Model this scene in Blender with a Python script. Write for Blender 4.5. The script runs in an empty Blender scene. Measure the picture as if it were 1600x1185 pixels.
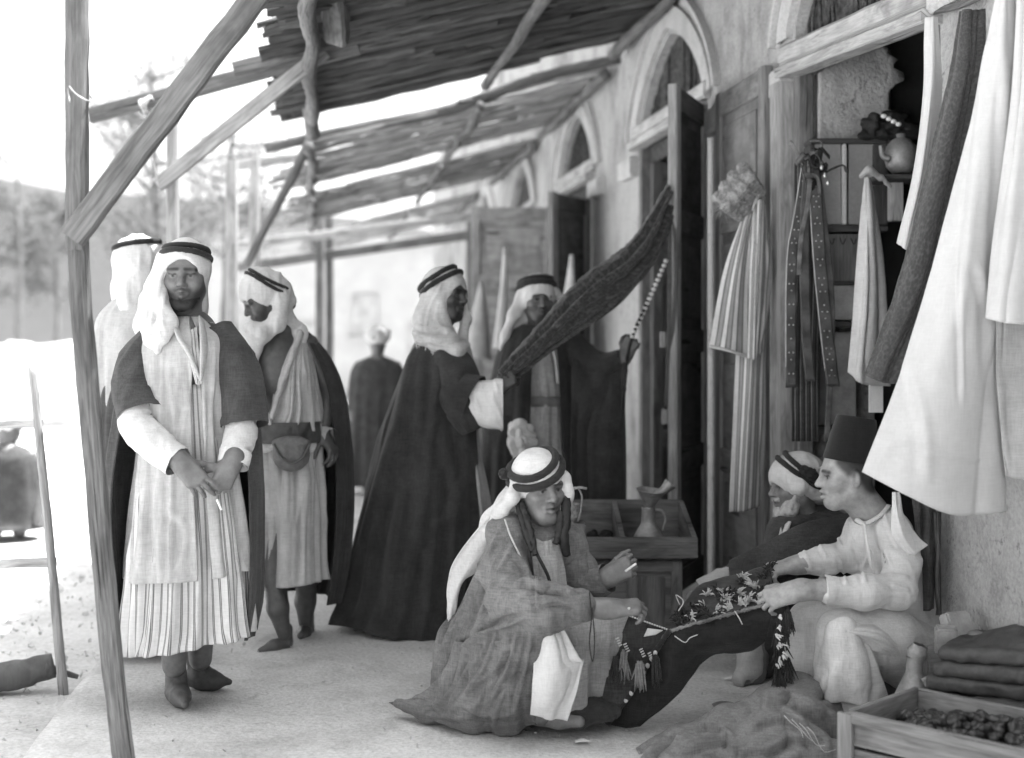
import bpy, bmesh, math, random
import numpy as np
from mathutils import Vector, Matrix

# ------------------------------------------------------------------ camera, sky, sun, exposure
F, HZ, CX = 2100.0, 545.0, 800.0      # focal length, horizon row and centre column, in photograph pixels
EYE = 1.34                            # camera height in metres
scene = bpy.context.scene
COL = scene.collection
cam_d = bpy.data.cameras.new('camera')
cam = bpy.data.objects.new('camera', cam_d); COL.objects.link(cam)
cam.location = (0, 0, EYE); cam.rotation_euler = (math.radians(90), 0, 0)
cam_d.sensor_width = 36.0; cam_d.lens = 36.0 * F / 1600
cam_d.shift_y = (HZ - 592.5) / 1600
cam_d.clip_start = 0.05; cam_d.clip_end = 3000
cam_d.dof.use_dof = True; cam_d.dof.focus_distance = 4.95; cam_d.dof.aperture_fstop = 1.5
scene.camera = cam

SUN_EL, SUN_AZ = 66.0, 74.0           # elevation; azimuth clockwise from +Y (over the shops, to the right)
world = bpy.data.worlds.new('World'); scene.world = world; world.use_nodes = True
wn = world.node_tree.nodes; wl = world.node_tree.links
bg = wn['Background']
sky = wn.new('ShaderNodeTexSky'); sky.sky_type = 'NISHITA'; sky.sun_disc = False
sky.sun_elevation = math.radians(SUN_EL); sky.sun_rotation = math.radians(SUN_AZ)
sky.dust_density = 4.0; sky.air_density = 1.0
bwn = wn.new('ShaderNodeRGBToBW')     # black and white film
wl.new(sky.outputs[0], bwn.inputs[0]); wl.new(bwn.outputs[0], bg.inputs[0])
bg.inputs[1].default_value = 0.15
sun_d = bpy.data.lights.new('sun', 'SUN'); sun_d.energy = 4.2; sun_d.angle = math.radians(0.53)
sun_d.color = (1.0, 1.0, 1.0)
sun = bpy.data.objects.new('sun', sun_d); COL.objects.link(sun)
_e, _a = math.radians(SUN_EL), math.radians(SUN_AZ)
_sd = Vector((math.sin(_a) * math.cos(_e), math.cos(_a) * math.cos(_e), math.sin(_e)))
sun.rotation_euler = _sd.to_track_quat('Z', 'Y').to_euler()
sun.location = _sd * 40
vs = scene.view_settings
vs.view_transform = 'Standard'; vs.look = 'None'; vs.exposure = 2.12; vs.gamma = 1.0
scene.render.engine = 'CYCLES'
scene.cycles.use_denoising = True
scene.cycles.max_bounces = 5; scene.cycles.diffuse_bounces = 4; scene.cycles.glossy_bounces = 2
scene.cycles.use_adaptive_sampling = True; scene.cycles.adaptive_threshold = 0.02
rnd = random.Random(7)

# ------------------------------------------------------------------ helpers: places
def P(px, py, Y):
    return Vector(((px - CX) / F * Y, Y, EYE - (py - HZ) / F * Y))
def G(px, py):                        # a point of the ground (z = 0) seen at a pixel
    return P(px, py, F * EYE / (py - HZ))
SX, SY = -0.1476, 1.0                 # the street's direction
_sl = math.hypot(SX, SY)
DIR = Vector((SX / _sl, SY / _sl, 0)); NRM = Vector((SY / _sl, -SX / _sl, 0))
WALL_X0 = 2.3
STREET_ROT = math.atan2(-SX, SY)
def ST(s, t, z):                      # street frame: s metres right of the camera's own line, t along, z up
    return NRM * s + DIR * t + Vector((0, 0, z))
S_WALL = WALL_X0 / _sl
def on_wall(px, py, off=0.0):         # where a pixel meets the shop front (off metres in front of it)
    Y = F * (WALL_X0 - off * _sl) / (px - 490.0)
    return P(px, py, Y)
def s_of(p): return p.dot(NRM)
def t_of(p): return p.dot(DIR)

# ------------------------------------------------------------------ helpers: materials
MATS = {}
def new_mat(name):
    m = bpy.data.materials.new(name); m.use_nodes = True
    MATS[name] = m
    return m, m.node_tree.nodes, m.node_tree.links, m.node_tree.nodes['Principled BSDF']
def g3(v): return (v, v, v, 1)
def ramp(nodes, stops, interp='LINEAR'):
    r = nodes.new('ShaderNodeValToRGB'); r.color_ramp.interpolation = interp
    el = r.color_ramp.elements
    while len(el) < len(stops): el.new(0.5)
    for e, (p, c) in zip(el, stops):
        e.position = p; e.color = g3(c)
    return r
def noise_node(nodes, links, scale, detail=4, rough=0.55, coord='Object', vec=None, stretch=None):
    n = nodes.new('ShaderNodeTexNoise'); n.inputs['Scale'].default_value = scale
    n.inputs['Detail'].default_value = detail; n.inputs['Roughness'].default_value = rough
    if vec is None:
        tc = nodes.new('ShaderNodeTexCoord'); vec = tc.outputs[coord]
    if stretch:
        mp = nodes.new('ShaderNodeMapping'); mp.inputs['Scale'].default_value = stretch
        links.new(vec, mp.inputs['Vector']); vec = mp.outputs['Vector']
    links.new(vec, n.inputs['Vector'])
    return n
def bump(nodes, links, bsdf, height, strength=0.3, dist=0.01, normal=None):
    b = nodes.new('ShaderNodeBump'); b.inputs['Strength'].default_value = strength
    b.inputs['Distance'].default_value = dist
    links.new(height, b.inputs['Height'])
    if normal is not None: links.new(normal, b.inputs['Normal'])
    links.new(b.outputs[0], bsdf.inputs['Normal'])
    return b.outputs[0]
def plain(name, v, rough=0.85, var=0.25, scale=14, bstr=0.25, bdist=0.006, fine=180, metallic=0.0, spec=0.3, stretch=None, sheen=0.0):
    """mottled grey surface: two scales of noise in colour, fine relief"""
    m, n, l, b = new_mat(name)
    a = noise_node(n, l, scale, 5, 0.6, stretch=stretch)
    r = ramp(n, [(0.28, v * (1 - var)), (0.72, min(1, v * (1 + var)))])
    l.new(a.outputs[0], r.inputs[0])
    f = noise_node(n, l, fine, 2, 0.5, stretch=stretch)
    mx = n.new('ShaderNodeMixRGB'); mx.blend_type = 'MULTIPLY'; mx.inputs[0].default_value = 0.35
    r2 = ramp(n, [(0.3, 0.6), (0.7, 1.0)]); l.new(f.outputs[0], r2.inputs[0])
    l.new(r.outputs[0], mx.inputs[1]); l.new(r2.outputs[0], mx.inputs[2])
    l.new(mx.outputs[0], b.inputs['Base Color'])
    b.inputs['Roughness'].default_value = rough; b.inputs['Metallic'].default_value = metallic
    b.inputs['Specular IOR Level'].default_value = spec
    if sheen: b.inputs['Sheen Weight'].default_value = sheen
    ad = n.new('ShaderNodeMath'); ad.operation = 'MULTIPLY_ADD'
    l.new(f.outputs[0], ad.inputs[0]); ad.inputs[1].default_value = 0.35; l.new(a.outputs[0], ad.inputs[2])
    bump(n, l, b, ad.outputs[0], bstr, bdist)
    return m
def mul(n, l, a, b, fac=1.0):
    m = n.new('ShaderNodeMixRGB'); m.blend_type = 'MULTIPLY'; m.inputs[0].default_value = fac
    l.new(a, m.inputs[1]); l.new(b, m.inputs[2]); return m.outputs[0]
def cloth(name, v, var=0.12, wr=0.35, weave=0.5, stripes=None, sheen=0.15, dirt=0.0, thin=0.0):
    """woven cloth: slubby threads both ways, sharp creases, soiling, optional stripes (position, value) repeated along U"""
    m, n, l, b = new_mat(name)
    tc = n.new('ShaderNodeTexCoord')
    a = noise_node(n, l, 8, 3, 0.65)
    r = ramp(n, [(0.3, 1 - var * 1.4), (0.7, 1 + var * 0.5)]); l.new(a.outputs[0], r.inputs[0])
    if stripes:
        rep, stops = stripes
        sp = n.new('ShaderNodeSeparateXYZ'); l.new(tc.outputs['UV'], sp.inputs[0])
        mu = n.new('ShaderNodeMath'); mu.operation = 'MULTIPLY'; mu.inputs[1].default_value = rep
        l.new(sp.outputs[0], mu.inputs[0])
        fr = n.new('ShaderNodeMath'); fr.operation = 'FRACT'; l.new(mu.outputs[0], fr.inputs[0])
        rp = ramp(n, stops, 'CONSTANT'); l.new(fr.outputs[0], rp.inputs[0])
        src = rp.outputs[0]
    else:
        base = n.new('ShaderNodeRGB'); base.outputs[0].default_value = g3(v); src = base.outputs[0]
    out = mul(n, l, src, r.outputs[0])
    if dirt:
        dn = noise_node(n, l, 3.5, 4, 0.75)
        dr = ramp(n, [(0.45, 1.0), (0.72, 1 - dirt)]); l.new(dn.outputs[0], dr.inputs[0])
        out = mul(n, l, out, dr.outputs[0])
    t1 = noise_node(n, l, 1.0, 2, 0.6, stretch=(190, 190, 22)); t2 = noise_node(n, l, 1.0, 2, 0.6, stretch=(24, 24, 210))
    ad = n.new('ShaderNodeMath'); ad.operation = 'ADD'; l.new(t1.outputs[0], ad.inputs[0]); l.new(t2.outputs[0], ad.inputs[1])
    hf = n.new('ShaderNodeMath'); hf.operation = 'MULTIPLY'; l.new(ad.outputs[0], hf.inputs[0]); hf.inputs[1].default_value = 0.5
    k = (0.10 + 0.26 * weave) * (0.55 if v > 0.4 else 1.0)
    tr_ = ramp(n, [(0.34, 1 - k), (0.62, 1 + k * 0.45)]); l.new(hf.outputs[0], tr_.inputs[0])
    out = mul(n, l, out, tr_.outputs[0])
    l.new(out, b.inputs['Base Color'])
    b.inputs['Roughness'].default_value = 0.95; b.inputs['Specular IOR Level'].default_value = 0.08
    b.inputs['Sheen Weight'].default_value = sheen; b.inputs['Sheen Roughness'].default_value = 0.6
    cr = noise_node(n, l, 6.5, 3, 0.5, stretch=(1, 1, 0.4)); cr.noise_type = 'RIDGED_MULTIFRACTAL'; cr.inputs['Distortion'].default_value = 0.6
    fm = n.new('ShaderNodeMath'); fm.operation = 'MULTIPLY_ADD'
    l.new(hf.outputs[0], fm.inputs[0]); fm.inputs[1].default_value = 0.22 * weave + 0.08
    cm = n.new('ShaderNodeMath'); cm.operation = 'MULTIPLY'; l.new(cr.outputs[0], cm.inputs[0]); cm.inputs[1].default_value = 0.85
    l.new(cm.outputs[0], fm.inputs[2])
    bump(n, l, b, fm.outputs[0], min(1, wr * 1.35), 0.018)
    if thin:
        tr = n.new('ShaderNodeBsdfTranslucent'); l.new(out, tr.inputs[0])
        ms = n.new('ShaderNodeMixShader'); ms.inputs[0].default_value = thin
        mo = n['Material Output']
        l.new(b.outputs[0], ms.inputs[1]); l.new(tr.outputs[0], ms.inputs[2]); l.new(ms.outputs[0], mo.inputs[0])
    return m
def masonry(name, v, stain=0.45, pits=1.0, rough_scale=60, crack=0.6):
    """old plaster or trodden earth: stains, speckle, pits, hairline cracks"""
    m, n, l, b = new_mat(name)
    a = noise_node(n, l, 1.6, 6, 0.72, stretch=(1, 1, 0.55)); ra = ramp(n, [(0.33, 1 - stain), (0.52, 1.0), (0.75, 1.14)]); l.new(a.outputs[0], ra.inputs[0])
    base = n.new('ShaderNodeRGB'); base.outputs[0].default_value = g3(v)
    out = mul(n, l, base.outputs[0], ra.outputs[0])
    g = noise_node(n, l, rough_scale, 4, 0.7); rg = ramp(n, [(0.3, 0.72), (0.6, 1.08)]); l.new(g.outputs[0], rg.inputs[0])
    out = mul(n, l, out, rg.outputs[0], 0.8)
    p = noise_node(n, l, 15, 4, 0.75); rp = ramp(n, [(0.30, 0.45), (0.38, 1.0)]); l.new(p.outputs[0], rp.inputs[0])
    out = mul(n, l, out, rp.outputs[0], 0.75 * pits)
    h = n.new('ShaderNodeMath'); h.operation = 'MULTIPLY_ADD'; l.new(g.outputs[0], h.inputs[0]); h.inputs[1].default_value = 0.35; l.new(p.outputs[0], h.inputs[2])
    if crack:
        vo = n.new('ShaderNodeTexVoronoi'); vo.feature = 'DISTANCE_TO_EDGE'; vo.inputs['Scale'].default_value = 1.7
        tc = n.new('ShaderNodeTexCoord'); wn_ = noise_node(n, l, 3.0, 4, 0.7)
        mx = n.new('ShaderNodeMixRGB'); mx.inputs[0].default_value = 0.35; l.new(tc.outputs['Object'], mx.inputs[1]); l.new(wn_.outputs[1], mx.inputs[2]); l.new(mx.outputs[0], vo.inputs['Vector'])
        rc = ramp(n, [(0.0, 1 - crack), (0.012, 1.0)]); l.new(vo.outputs[0], rc.inputs[0])
        mk = ramp(n, [(0.5, 0.0), (0.62, 1.0)]); l.new(a.outputs[0], mk.inputs[0])
        cm_ = n.new('ShaderNodeMixRGB'); cm_.blend_type = 'MULTIPLY'; l.new(mk.outputs[0], cm_.inputs[0]); l.new(out, cm_.inputs[1]); l.new(rc.outputs[0], cm_.inputs[2]); out = cm_.outputs[0]
    l.new(out, b.inputs['Base Color']); b.inputs['Roughness'].default_value = 0.97; b.inputs['Specular IOR Level'].default_value = 0.1
    bump(n, l, b, h.outputs[0], 0.7, 0.018)
    return m
def wood(name, v, var=0.4, axis=0, rough=0.85, grain=1.0):
    """weathered timber, grain along UV's U, with splits, stains and worn light fibres"""
    m, n, l, b = new_mat(name)
    tc = n.new('ShaderNodeTexCoord')
    g = noise_node(n, l, 1.0, 4, 0.7, vec=tc.outputs['UV'], stretch=(5, 130, 1)); g.inputs['Distortion'].default_value = 0.3
    g2 = noise_node(n, l, 1.0, 3, 0.7, vec=tc.outputs['UV'], stretch=(3.0, 14, 1)); g2.inputs['Distortion'].default_value = 0.8
    r = ramp(n, [(0.28, v * (1 - var)), (0.5, v), (0.7, v * (1 + var * 0.7))]); l.new(g.outputs[0], r.inputs[0])
    r2 = ramp(n, [(0.3, 0.55), (0.6, 1.12)]); l.new(g2.outputs[0], r2.inputs[0])
    out = mul(n, l, r.outputs[0], r2.outputs[0])
    sp = noise_node(n, l, 1.0, 2, 0.5, vec=tc.outputs['UV'], stretch=(1.6, 60, 1)); rs_ = ramp(n, [(0.30, 0.25), (0.345, 1.0)]); l.new(sp.outputs[0], rs_.inputs[0])
    out = mul(n, l, out, rs_.outputs[0], 0.9)
    l.new(out, b.inputs['Base Color'])
    b.inputs['Roughness'].default_value = rough; b.inputs['Specular IOR Level'].default_value = 0.15
    ad = n.new('ShaderNodeMath'); ad.operation = 'ADD'; l.new(g.outputs[0], ad.inputs[0]); l.new(rs_.outputs[0], ad.inputs[1])
    bump(n, l, b, ad.outputs[0], 0.5 * grain, 0.005)
    return m
def skin_mat(name):
    m, n, l, b = new_mat(name)
    at = n.new('ShaderNodeAttribute'); at.attribute_name = 'tone'
    a = noise_node(n, l, 35, 4, 0.6)
    r = ramp(n, [(0.3, 0.72), (0.7, 1.14)]); l.new(a.outputs[0], r.inputs[0])
    mx = n.new('ShaderNodeMixRGB'); mx.blend_type = 'MULTIPLY'; mx.inputs[0].default_value = 1
    l.new(at.outputs['Color'], mx.inputs[1]); l.new(r.outputs[0], mx.inputs[2])
    l.new(mx.outputs[0], b.inputs['Base Color'])
    b.inputs['Roughness'].default_value = 0.42; b.inputs['Specular IOR Level'].default_value = 0.5
    f = noise_node(n, l, 110, 4, 0.7)
    bump(n, l, b, f.outputs[0], 0.3, 0.004)
    return m

# ------------------------------------------------------------------ helpers: objects
def link(name, me, mat=None, parent=None):
    o = bpy.data.objects.new(name, me); COL.objects.link(o)
    if mat is not None and me is not None:
        me.materials.clear(); me.materials.append(MATS[mat] if isinstance(mat, str) else mat)
    if parent is not None:
        o.parent = parent
        o.matrix_parent_inverse = parent_matrix(parent).inverted()
    return o
def parent_matrix(p):
    m = p.matrix_basis.copy()
    if p.parent is not None:
        m = parent_matrix(p.parent) @ p.matrix_parent_inverse @ m
    return m
def tag(o, label=None, cat=None, group=None, kind=None):
    if label: o['label'] = label
    if cat: o['category'] = cat
    if group: o['group'] = group
    if kind: o['kind'] = kind
    return o
def thing(name, loc, label, cat, group=None, rz=0.0):
    o = bpy.data.objects.new(name, None); COL.objects.link(o)
    o.empty_display_size = 0.1
    o.location = loc; o.rotation_euler = (0, 0, rz)
    return tag(o, label, cat, group)
def np_mesh(name, V, Q, uv=None, smooth=True, tone=None):
    """mesh from arrays; Q is (n,4) or (n,3); uv per vertex"""
    V = np.asarray(V, np.float32); Q = np.asarray(Q, np.int32)
    me = bpy.data.meshes.new(name)
    k = Q.shape[1]
    me.vertices.add(len(V)); me.vertices.foreach_set('co', V.ravel())
    me.loops.add(Q.size); me.loops.foreach_set('vertex_index', Q.ravel())
    me.polygons.add(len(Q)); me.polygons.foreach_set('loop_start', np.arange(0, Q.size, k, dtype=np.int32))
    me.polygons.foreach_set('use_smooth', np.full(len(Q), bool(smooth)))
    if uv is not None:
        ul = me.uv_layers.new(name='UVMap')
        ul.data.foreach_set('uv', np.asarray(uv, np.float32)[Q.ravel()].ravel())
    if tone is not None:
        at = me.color_attributes.new('tone', 'FLOAT_COLOR', 'POINT')
        t4 = np.ones((len(V), 4), np.float32); t4[:, :3] = np.asarray(tone, np.float32)[:, None]
        at.data.foreach_set('color', t4.ravel())
    me.update(calc_edges=True); me.validate()
    return me

# ------------------------------------------------------------------ noise in numpy
_perm = np.random.RandomState(3).permutation(1 << 12)
_val = np.random.RandomState(5).rand(1 << 12).astype(np.float32) * 2 - 1
def vnoise(x, y, z=0.0):
    x, y, z = np.broadcast_arrays(np.asarray(x, np.float32), np.asarray(y, np.float32), np.asarray(z, np.float32))
    xi = np.floor(x).astype(np.int64); yi = np.floor(y).astype(np.int64); zi = np.floor(z).astype(np.int64)
    xf, yf, zf = x - xi, y - yi, z - zi
    u, v, w = [t * t * t * (t * (t * 6 - 15) + 10) for t in (xf, yf, zf)]
    M = (1 << 12) - 1
    def h(a, b, c): return _val[_perm[(_perm[(_perm[a & M] + b) & M] + c) & M]]
    r = 0
    for dx in (0, 1):
        for dy in (0, 1):
            for dz in (0, 1):
                r = r + h(xi + dx, yi + dy, zi + dz) * (u if dx else 1 - u) * (v if dy else 1 - v) * (w if dz else 1 - w)
    return r
def fbm(x, y, z=0.0, o=3):
    r, a = 0, 1.0
    for i in range(o):
        r = r + a * vnoise(x * 2 ** i + 17.3 * i, y * 2 ** i + 5.1 * i, np.asarray(z) * 2 ** i)
        a *= 0.5
    return r
def ridge(n): return 1 - 2 * np.abs(n)

# ------------------------------------------------------------------ implicit bodies
def frame(fwd, up=(0, 0, 1)):
    """3x3 with rows = local axes x (fwd), y (left), z (up)"""
    f = np.array(fwd, float); f /= np.linalg.norm(f)
    u = np.array(up, float); u -= f * u.dot(f); u /= np.linalg.norm(u)
    return np.array([f, np.cross(u, f), u])
class Field:
    def __init__(self): self.p = []
    def cone(self, a, b, ra, rb, k=0.02, sub=False):
        self.p.append(('c', np.array(a, float), np.array(b, float), ra, rb, k, sub)); return self
    def chain(self, pts, rad, k=0.02):
        for i in range(len(pts) - 1): self.cone(pts[i], pts[i + 1], rad[i], rad[i + 1], k)
        return self
    def ell(self, c, r, R=None, k=0.02, sub=False):
        self.p.append(('e', np.array(c, float), np.array(r, float), np.eye(3) if R is None else R, 0, k, sub)); return self
    def box(self, c, r, R=None, rd=0.01, k=0.02, sub=False):
        self.p.append(('b', np.array(c, float), np.array(r, float), np.eye(3) if R is None else R, rd, k, sub)); return self
    def bounds(self):
        lo, hi = np.full(3, 1e9), np.full(3, -1e9)
        for q in self.p:
            if q[6]: continue
            l, h = self._bb(q, 0); lo = np.minimum(lo, l); hi = np.maximum(hi, h)
        return lo, hi
    def _bb(self, q, m):
        if q[0] == 'c':
            r = max(q[3], q[4]) + m
            return np.minimum(q[1], q[2]) - r, np.maximum(q[1], q[2]) + r
        e = np.abs(q[3].T @ np.diag(q[2])).sum(1) + q[4] + m
        return q[1] - e, q[1] + e
    def build(self, h=0.006, disp=None, pad=0.02, cut=None):
        lo, hi = self.bounds(); lo = lo - pad; hi = hi + pad
        n = np.ceil((hi - lo) / h).astype(int) + 1
        D = np.full(n, 0.08, np.float32)
        ax = [lo[i] + np.arange(n[i]) * h for i in range(3)]
        for q in self.p:
            k = q[5]; l, u = self._bb(q, k + 0.035)
            i0 = np.clip(np.floor((l - lo) / h).astype(int), 0, n); i1 = np.clip(np.ceil((u - lo) / h).astype(int) + 1, 0, n)
            if np.any(i1 <= i0): continue
            sl = tuple(slice(i0[j], i1[j]) for j in range(3))
            X = ax[0][sl[0]][:, None, None]; Yv = ax[1][sl[1]][None, :, None]; Z = ax[2][sl[2]][None, None, :]
            if q[0] == 'c':
                a, b = q[1], q[2]; ab = b - a; L = ab.dot(ab) + 1e-12
                t = np.clip(((X - a[0]) * ab[0] + (Yv - a[1]) * ab[1] + (Z - a[2]) * ab[2]) / L, 0, 1)
                d = np.sqrt((X - a[0] - t * ab[0]) ** 2 + (Yv - a[1] - t * ab[1]) ** 2 + (Z - a[2] - t * ab[2]) ** 2) - (q[3] + (q[4] - q[3]) * t)
            else:
                R = q[3]; x, y, z = X - q[1][0], Yv - q[1][1], Z - q[1][2]
                lx = R[0, 0] * x + R[0, 1] * y + R[0, 2] * z
                ly = R[1, 0] * x + R[1, 1] * y + R[1, 2] * z
                lz = R[2, 0] * x + R[2, 1] * y + R[2, 2] * z
                if q[0] == 'e':
                    r = q[2]
                    k0 = np.sqrt((lx / r[0]) ** 2 + (ly / r[1]) ** 2 + (lz / r[2]) ** 2)
                    k1 = np.sqrt((lx / r[0] ** 2) ** 2 + (ly / r[1] ** 2) ** 2 + (lz / r[2] ** 2) ** 2) + 1e-9
                    d = k0 * (k0 - 1) / k1
                else:
                    r = q[2]; dx, dy, dz = np.abs(lx) - r[0], np.abs(ly) - r[1], np.abs(lz) - r[2]
                    d = np.sqrt(np.maximum(dx, 0) ** 2 + np.maximum(dy, 0) ** 2 + np.maximum(dz, 0) ** 2) + np.minimum(np.maximum(dx, np.maximum(dy, dz)), 0) - q[4]
            d = d.astype(np.float32); c = D[sl]
            if q[6]:
                hh = np.maximum(k - np.abs(c + d), 0) / k
                D[sl] = np.maximum(c, -d) + hh * hh * k * 0.25
            else:
                hh = np.maximum(k - np.abs(c - d), 0) / k
                D[sl] = np.minimum(c, d) - hh * hh * k * 0.25
        if disp is not None or cut is not None:
            X, Yv, Z = ax[0][:, None, None], ax[1][None, :, None], ax[2][None, None, :]
            if disp is not None:
                band = np.abs(D) < 0.05
                I = np.nonzero(band)
                D[I] -= disp(ax[0][I[0]], ax[1][I[1]], ax[2][I[2]]).astype(np.float32)
            if cut is not None:
                D = np.maximum(D, cut(X, Yv, Z).astype(np.float32))
        return nets(D, lo, h)
def nets(D, lo, h):
    s = D < 0
    nx, ny, nz = D.shape
    cs = np.zeros((nx - 1, ny - 1, nz - 1), np.int8)
    for i in (0, 1):
        for j in (0, 1):
            for k in (0, 1): cs += s[i:nx - 1 + i, j:ny - 1 + j, k:nz - 1 + k]
    I = np.nonzero((cs > 0) & (cs < 8))
    m = len(I[0]); pos = np.zeros((m, 3)); cnt = np.zeros(m)
    corners = [(i, j, k) for i in (0, 1) for j in (0, 1) for k in (0, 1)]
    val = {c: D[I[0] + c[0], I[1] + c[1], I[2] + c[2]] for c in corners}
    for c in corners:
        for a in range(3):
            if c[a] == 0:
                e = list(c); e[a] = 1; e = tuple(e)
                d0, d1 = val[c], val[e]; x = (d0 < 0) != (d1 < 0)
                t = np.where(x, d0 / np.where(x, d0 - d1, 1), 0)
                p = np.tile(np.array(c, float), (m, 1)); p[:, a] += t
                pos += p * x[:, None]; cnt += x
    pos /= cnt[:, None]
    idx = np.full(cs.shape, -1, np.int64); idx[I] = np.arange(m)
    V = lo + (np.stack(I, 1) + pos) * h
    Q = []
    for a in range(3):
        b, c = (a + 1) % 3, (a + 2) % 3
        sl0 = [slice(None)] * 3; sl1 = [slice(None)] * 3
        sl0[a] = slice(0, D.shape[a] - 1); sl1[a] = slice(1, D.shape[a])
        x = s[tuple(sl0)] != s[tuple(sl1)]
        K = list(np.nonzero(x))
        ok = (K[b] > 0) & (K[c] > 0) & (K[b] < D.shape[b] - 1) & (K[c] < D.shape[c] - 1)
        K = [q[ok] for q in K]
        flip = ~s[tuple(K)]
        def at(db, dc):
            k = [q.copy() for q in K]; k[b] = k[b] - db; k[c] = k[c] - dc
            return idx[tuple(k)]
        q = np.stack([at(1, 1), at(0, 1), at(0, 0), at(1, 0)], 1)
        q[flip] = q[flip][:, ::-1]
        Q.append(q)
    return V, np.concatenate(Q)
def join_np(parts):
    V, Q, o = [], [], 0
    for v, q in parts:
        V.append(v); Q.append(q + o); o += len(v)
    return np.concatenate(V), np.concatenate(Q)

# ------------------------------------------------------------------ creases traced along a garment
def vnormals(V, Q):
    n = np.cross(V[Q[:, 2]] - V[Q[:, 0]], V[Q[:, 3 if Q.shape[1] == 4 else 1]] - V[Q[:, 1 if Q.shape[1] == 4 else 0]])
    N = np.zeros_like(V)
    for k in range(Q.shape[1]): np.add.at(N, Q[:, k], n)
    return N / (np.linalg.norm(N, axis=1)[:, None] + 1e-12)
def crease(V, N, folds, two_sided=False):
    """raise soft ridges with a hollow beside them; folds = (places of the line, height m, half width px)"""
    V = V.copy()
    to = np.array([0, 0, EYE]) - V; to /= np.linalg.norm(to, axis=1)[:, None]
    fc = (N * to).sum(1)
    if two_sided: N = N * np.sign(fc)[:, None]; fc = np.abs(fc)
    w0 = np.clip(fc * 3 + 0.4, 0, 1)
    x = CX + V[:, 0] / V[:, 1] * F; y = HZ + (EYE - V[:, 2]) / V[:, 1] * F
    tot = np.zeros(len(V))
    for pts, amp, wd in folds:
        L = spline(pts, 26); lo = L.min(0) - 4 * wd; hi = L.max(0) + 4 * wd
        I = np.nonzero((x > lo[0]) & (x < hi[0]) & (y > lo[1]) & (y < hi[1]) & (w0 > 0))[0]
        if len(I) == 0: continue
        a, b = L[:-1], L[1:]; ab = b - a; q = np.stack([x[I], y[I]], 1)
        t = np.clip(((q[:, None] - a) * ab).sum(2) / ((ab ** 2).sum(1) + 1e-9), 0, 1)
        dv = q[:, None] - (a + t[..., None] * ab); d = np.linalg.norm(dv, axis=2)
        j = d.argmin(1); r = np.arange(len(I)); dd = d[r, j]
        sd = np.sign(ab[j, 0] * dv[r, j, 1] - ab[j, 1] * dv[r, j, 0])
        u = (j + t[r, j]) / 25.0; tp = np.clip(np.minimum(u, 1 - u) * 6, 0, 1) ** 0.7
        g = np.exp(-(dd / wd) ** 2) - 0.75 * np.exp(-((dd * sd - 1.9 * wd) / (1.1 * wd)) ** 2)
        tot[I] += amp * g * tp * w0[I]
    return V + N * tot[:, None]
# ------------------------------------------------------------------ curves, tubes, lofts, sheets
def spline(pts, n):
    """Catmull-Rom through rows of numbers, n samples"""
    A = np.asarray(pts, float); m = len(A)
    if m == 1: return np.repeat(A, n, 0)
    t = np.linspace(0, m - 1, n); i = np.minimum(t.astype(int), m - 2); f = (t - i).reshape((-1,) + (1,) * (A.ndim - 1))
    p1, p2 = A[i], A[i + 1]
    p0 = np.where((i > 0).reshape(f.shape), A[np.maximum(i - 1, 0)], 2 * p1 - p2)
    p3 = np.where((i < m - 2).reshape(f.shape), A[np.minimum(i + 2, m - 1)], 2 * p2 - p1)
    return 0.5 * (2 * p1 + (p2 - p0) * f + (2 * p0 - 5 * p1 + 4 * p2 - p3) * f ** 2 + (3 * p1 - p0 - 3 * p2 + p3) * f ** 3)
def grid_faces(r, c, wrap=False):
    i = np.arange(r - 1)[:, None]; j = np.arange(c if wrap else c - 1)[None, :]; j2 = (j + 1) % c
    return np.stack([(i * c + j), (i * c + j2), ((i + 1) * c + j2), ((i + 1) * c + j)], -1).reshape(-1, 4)
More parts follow.
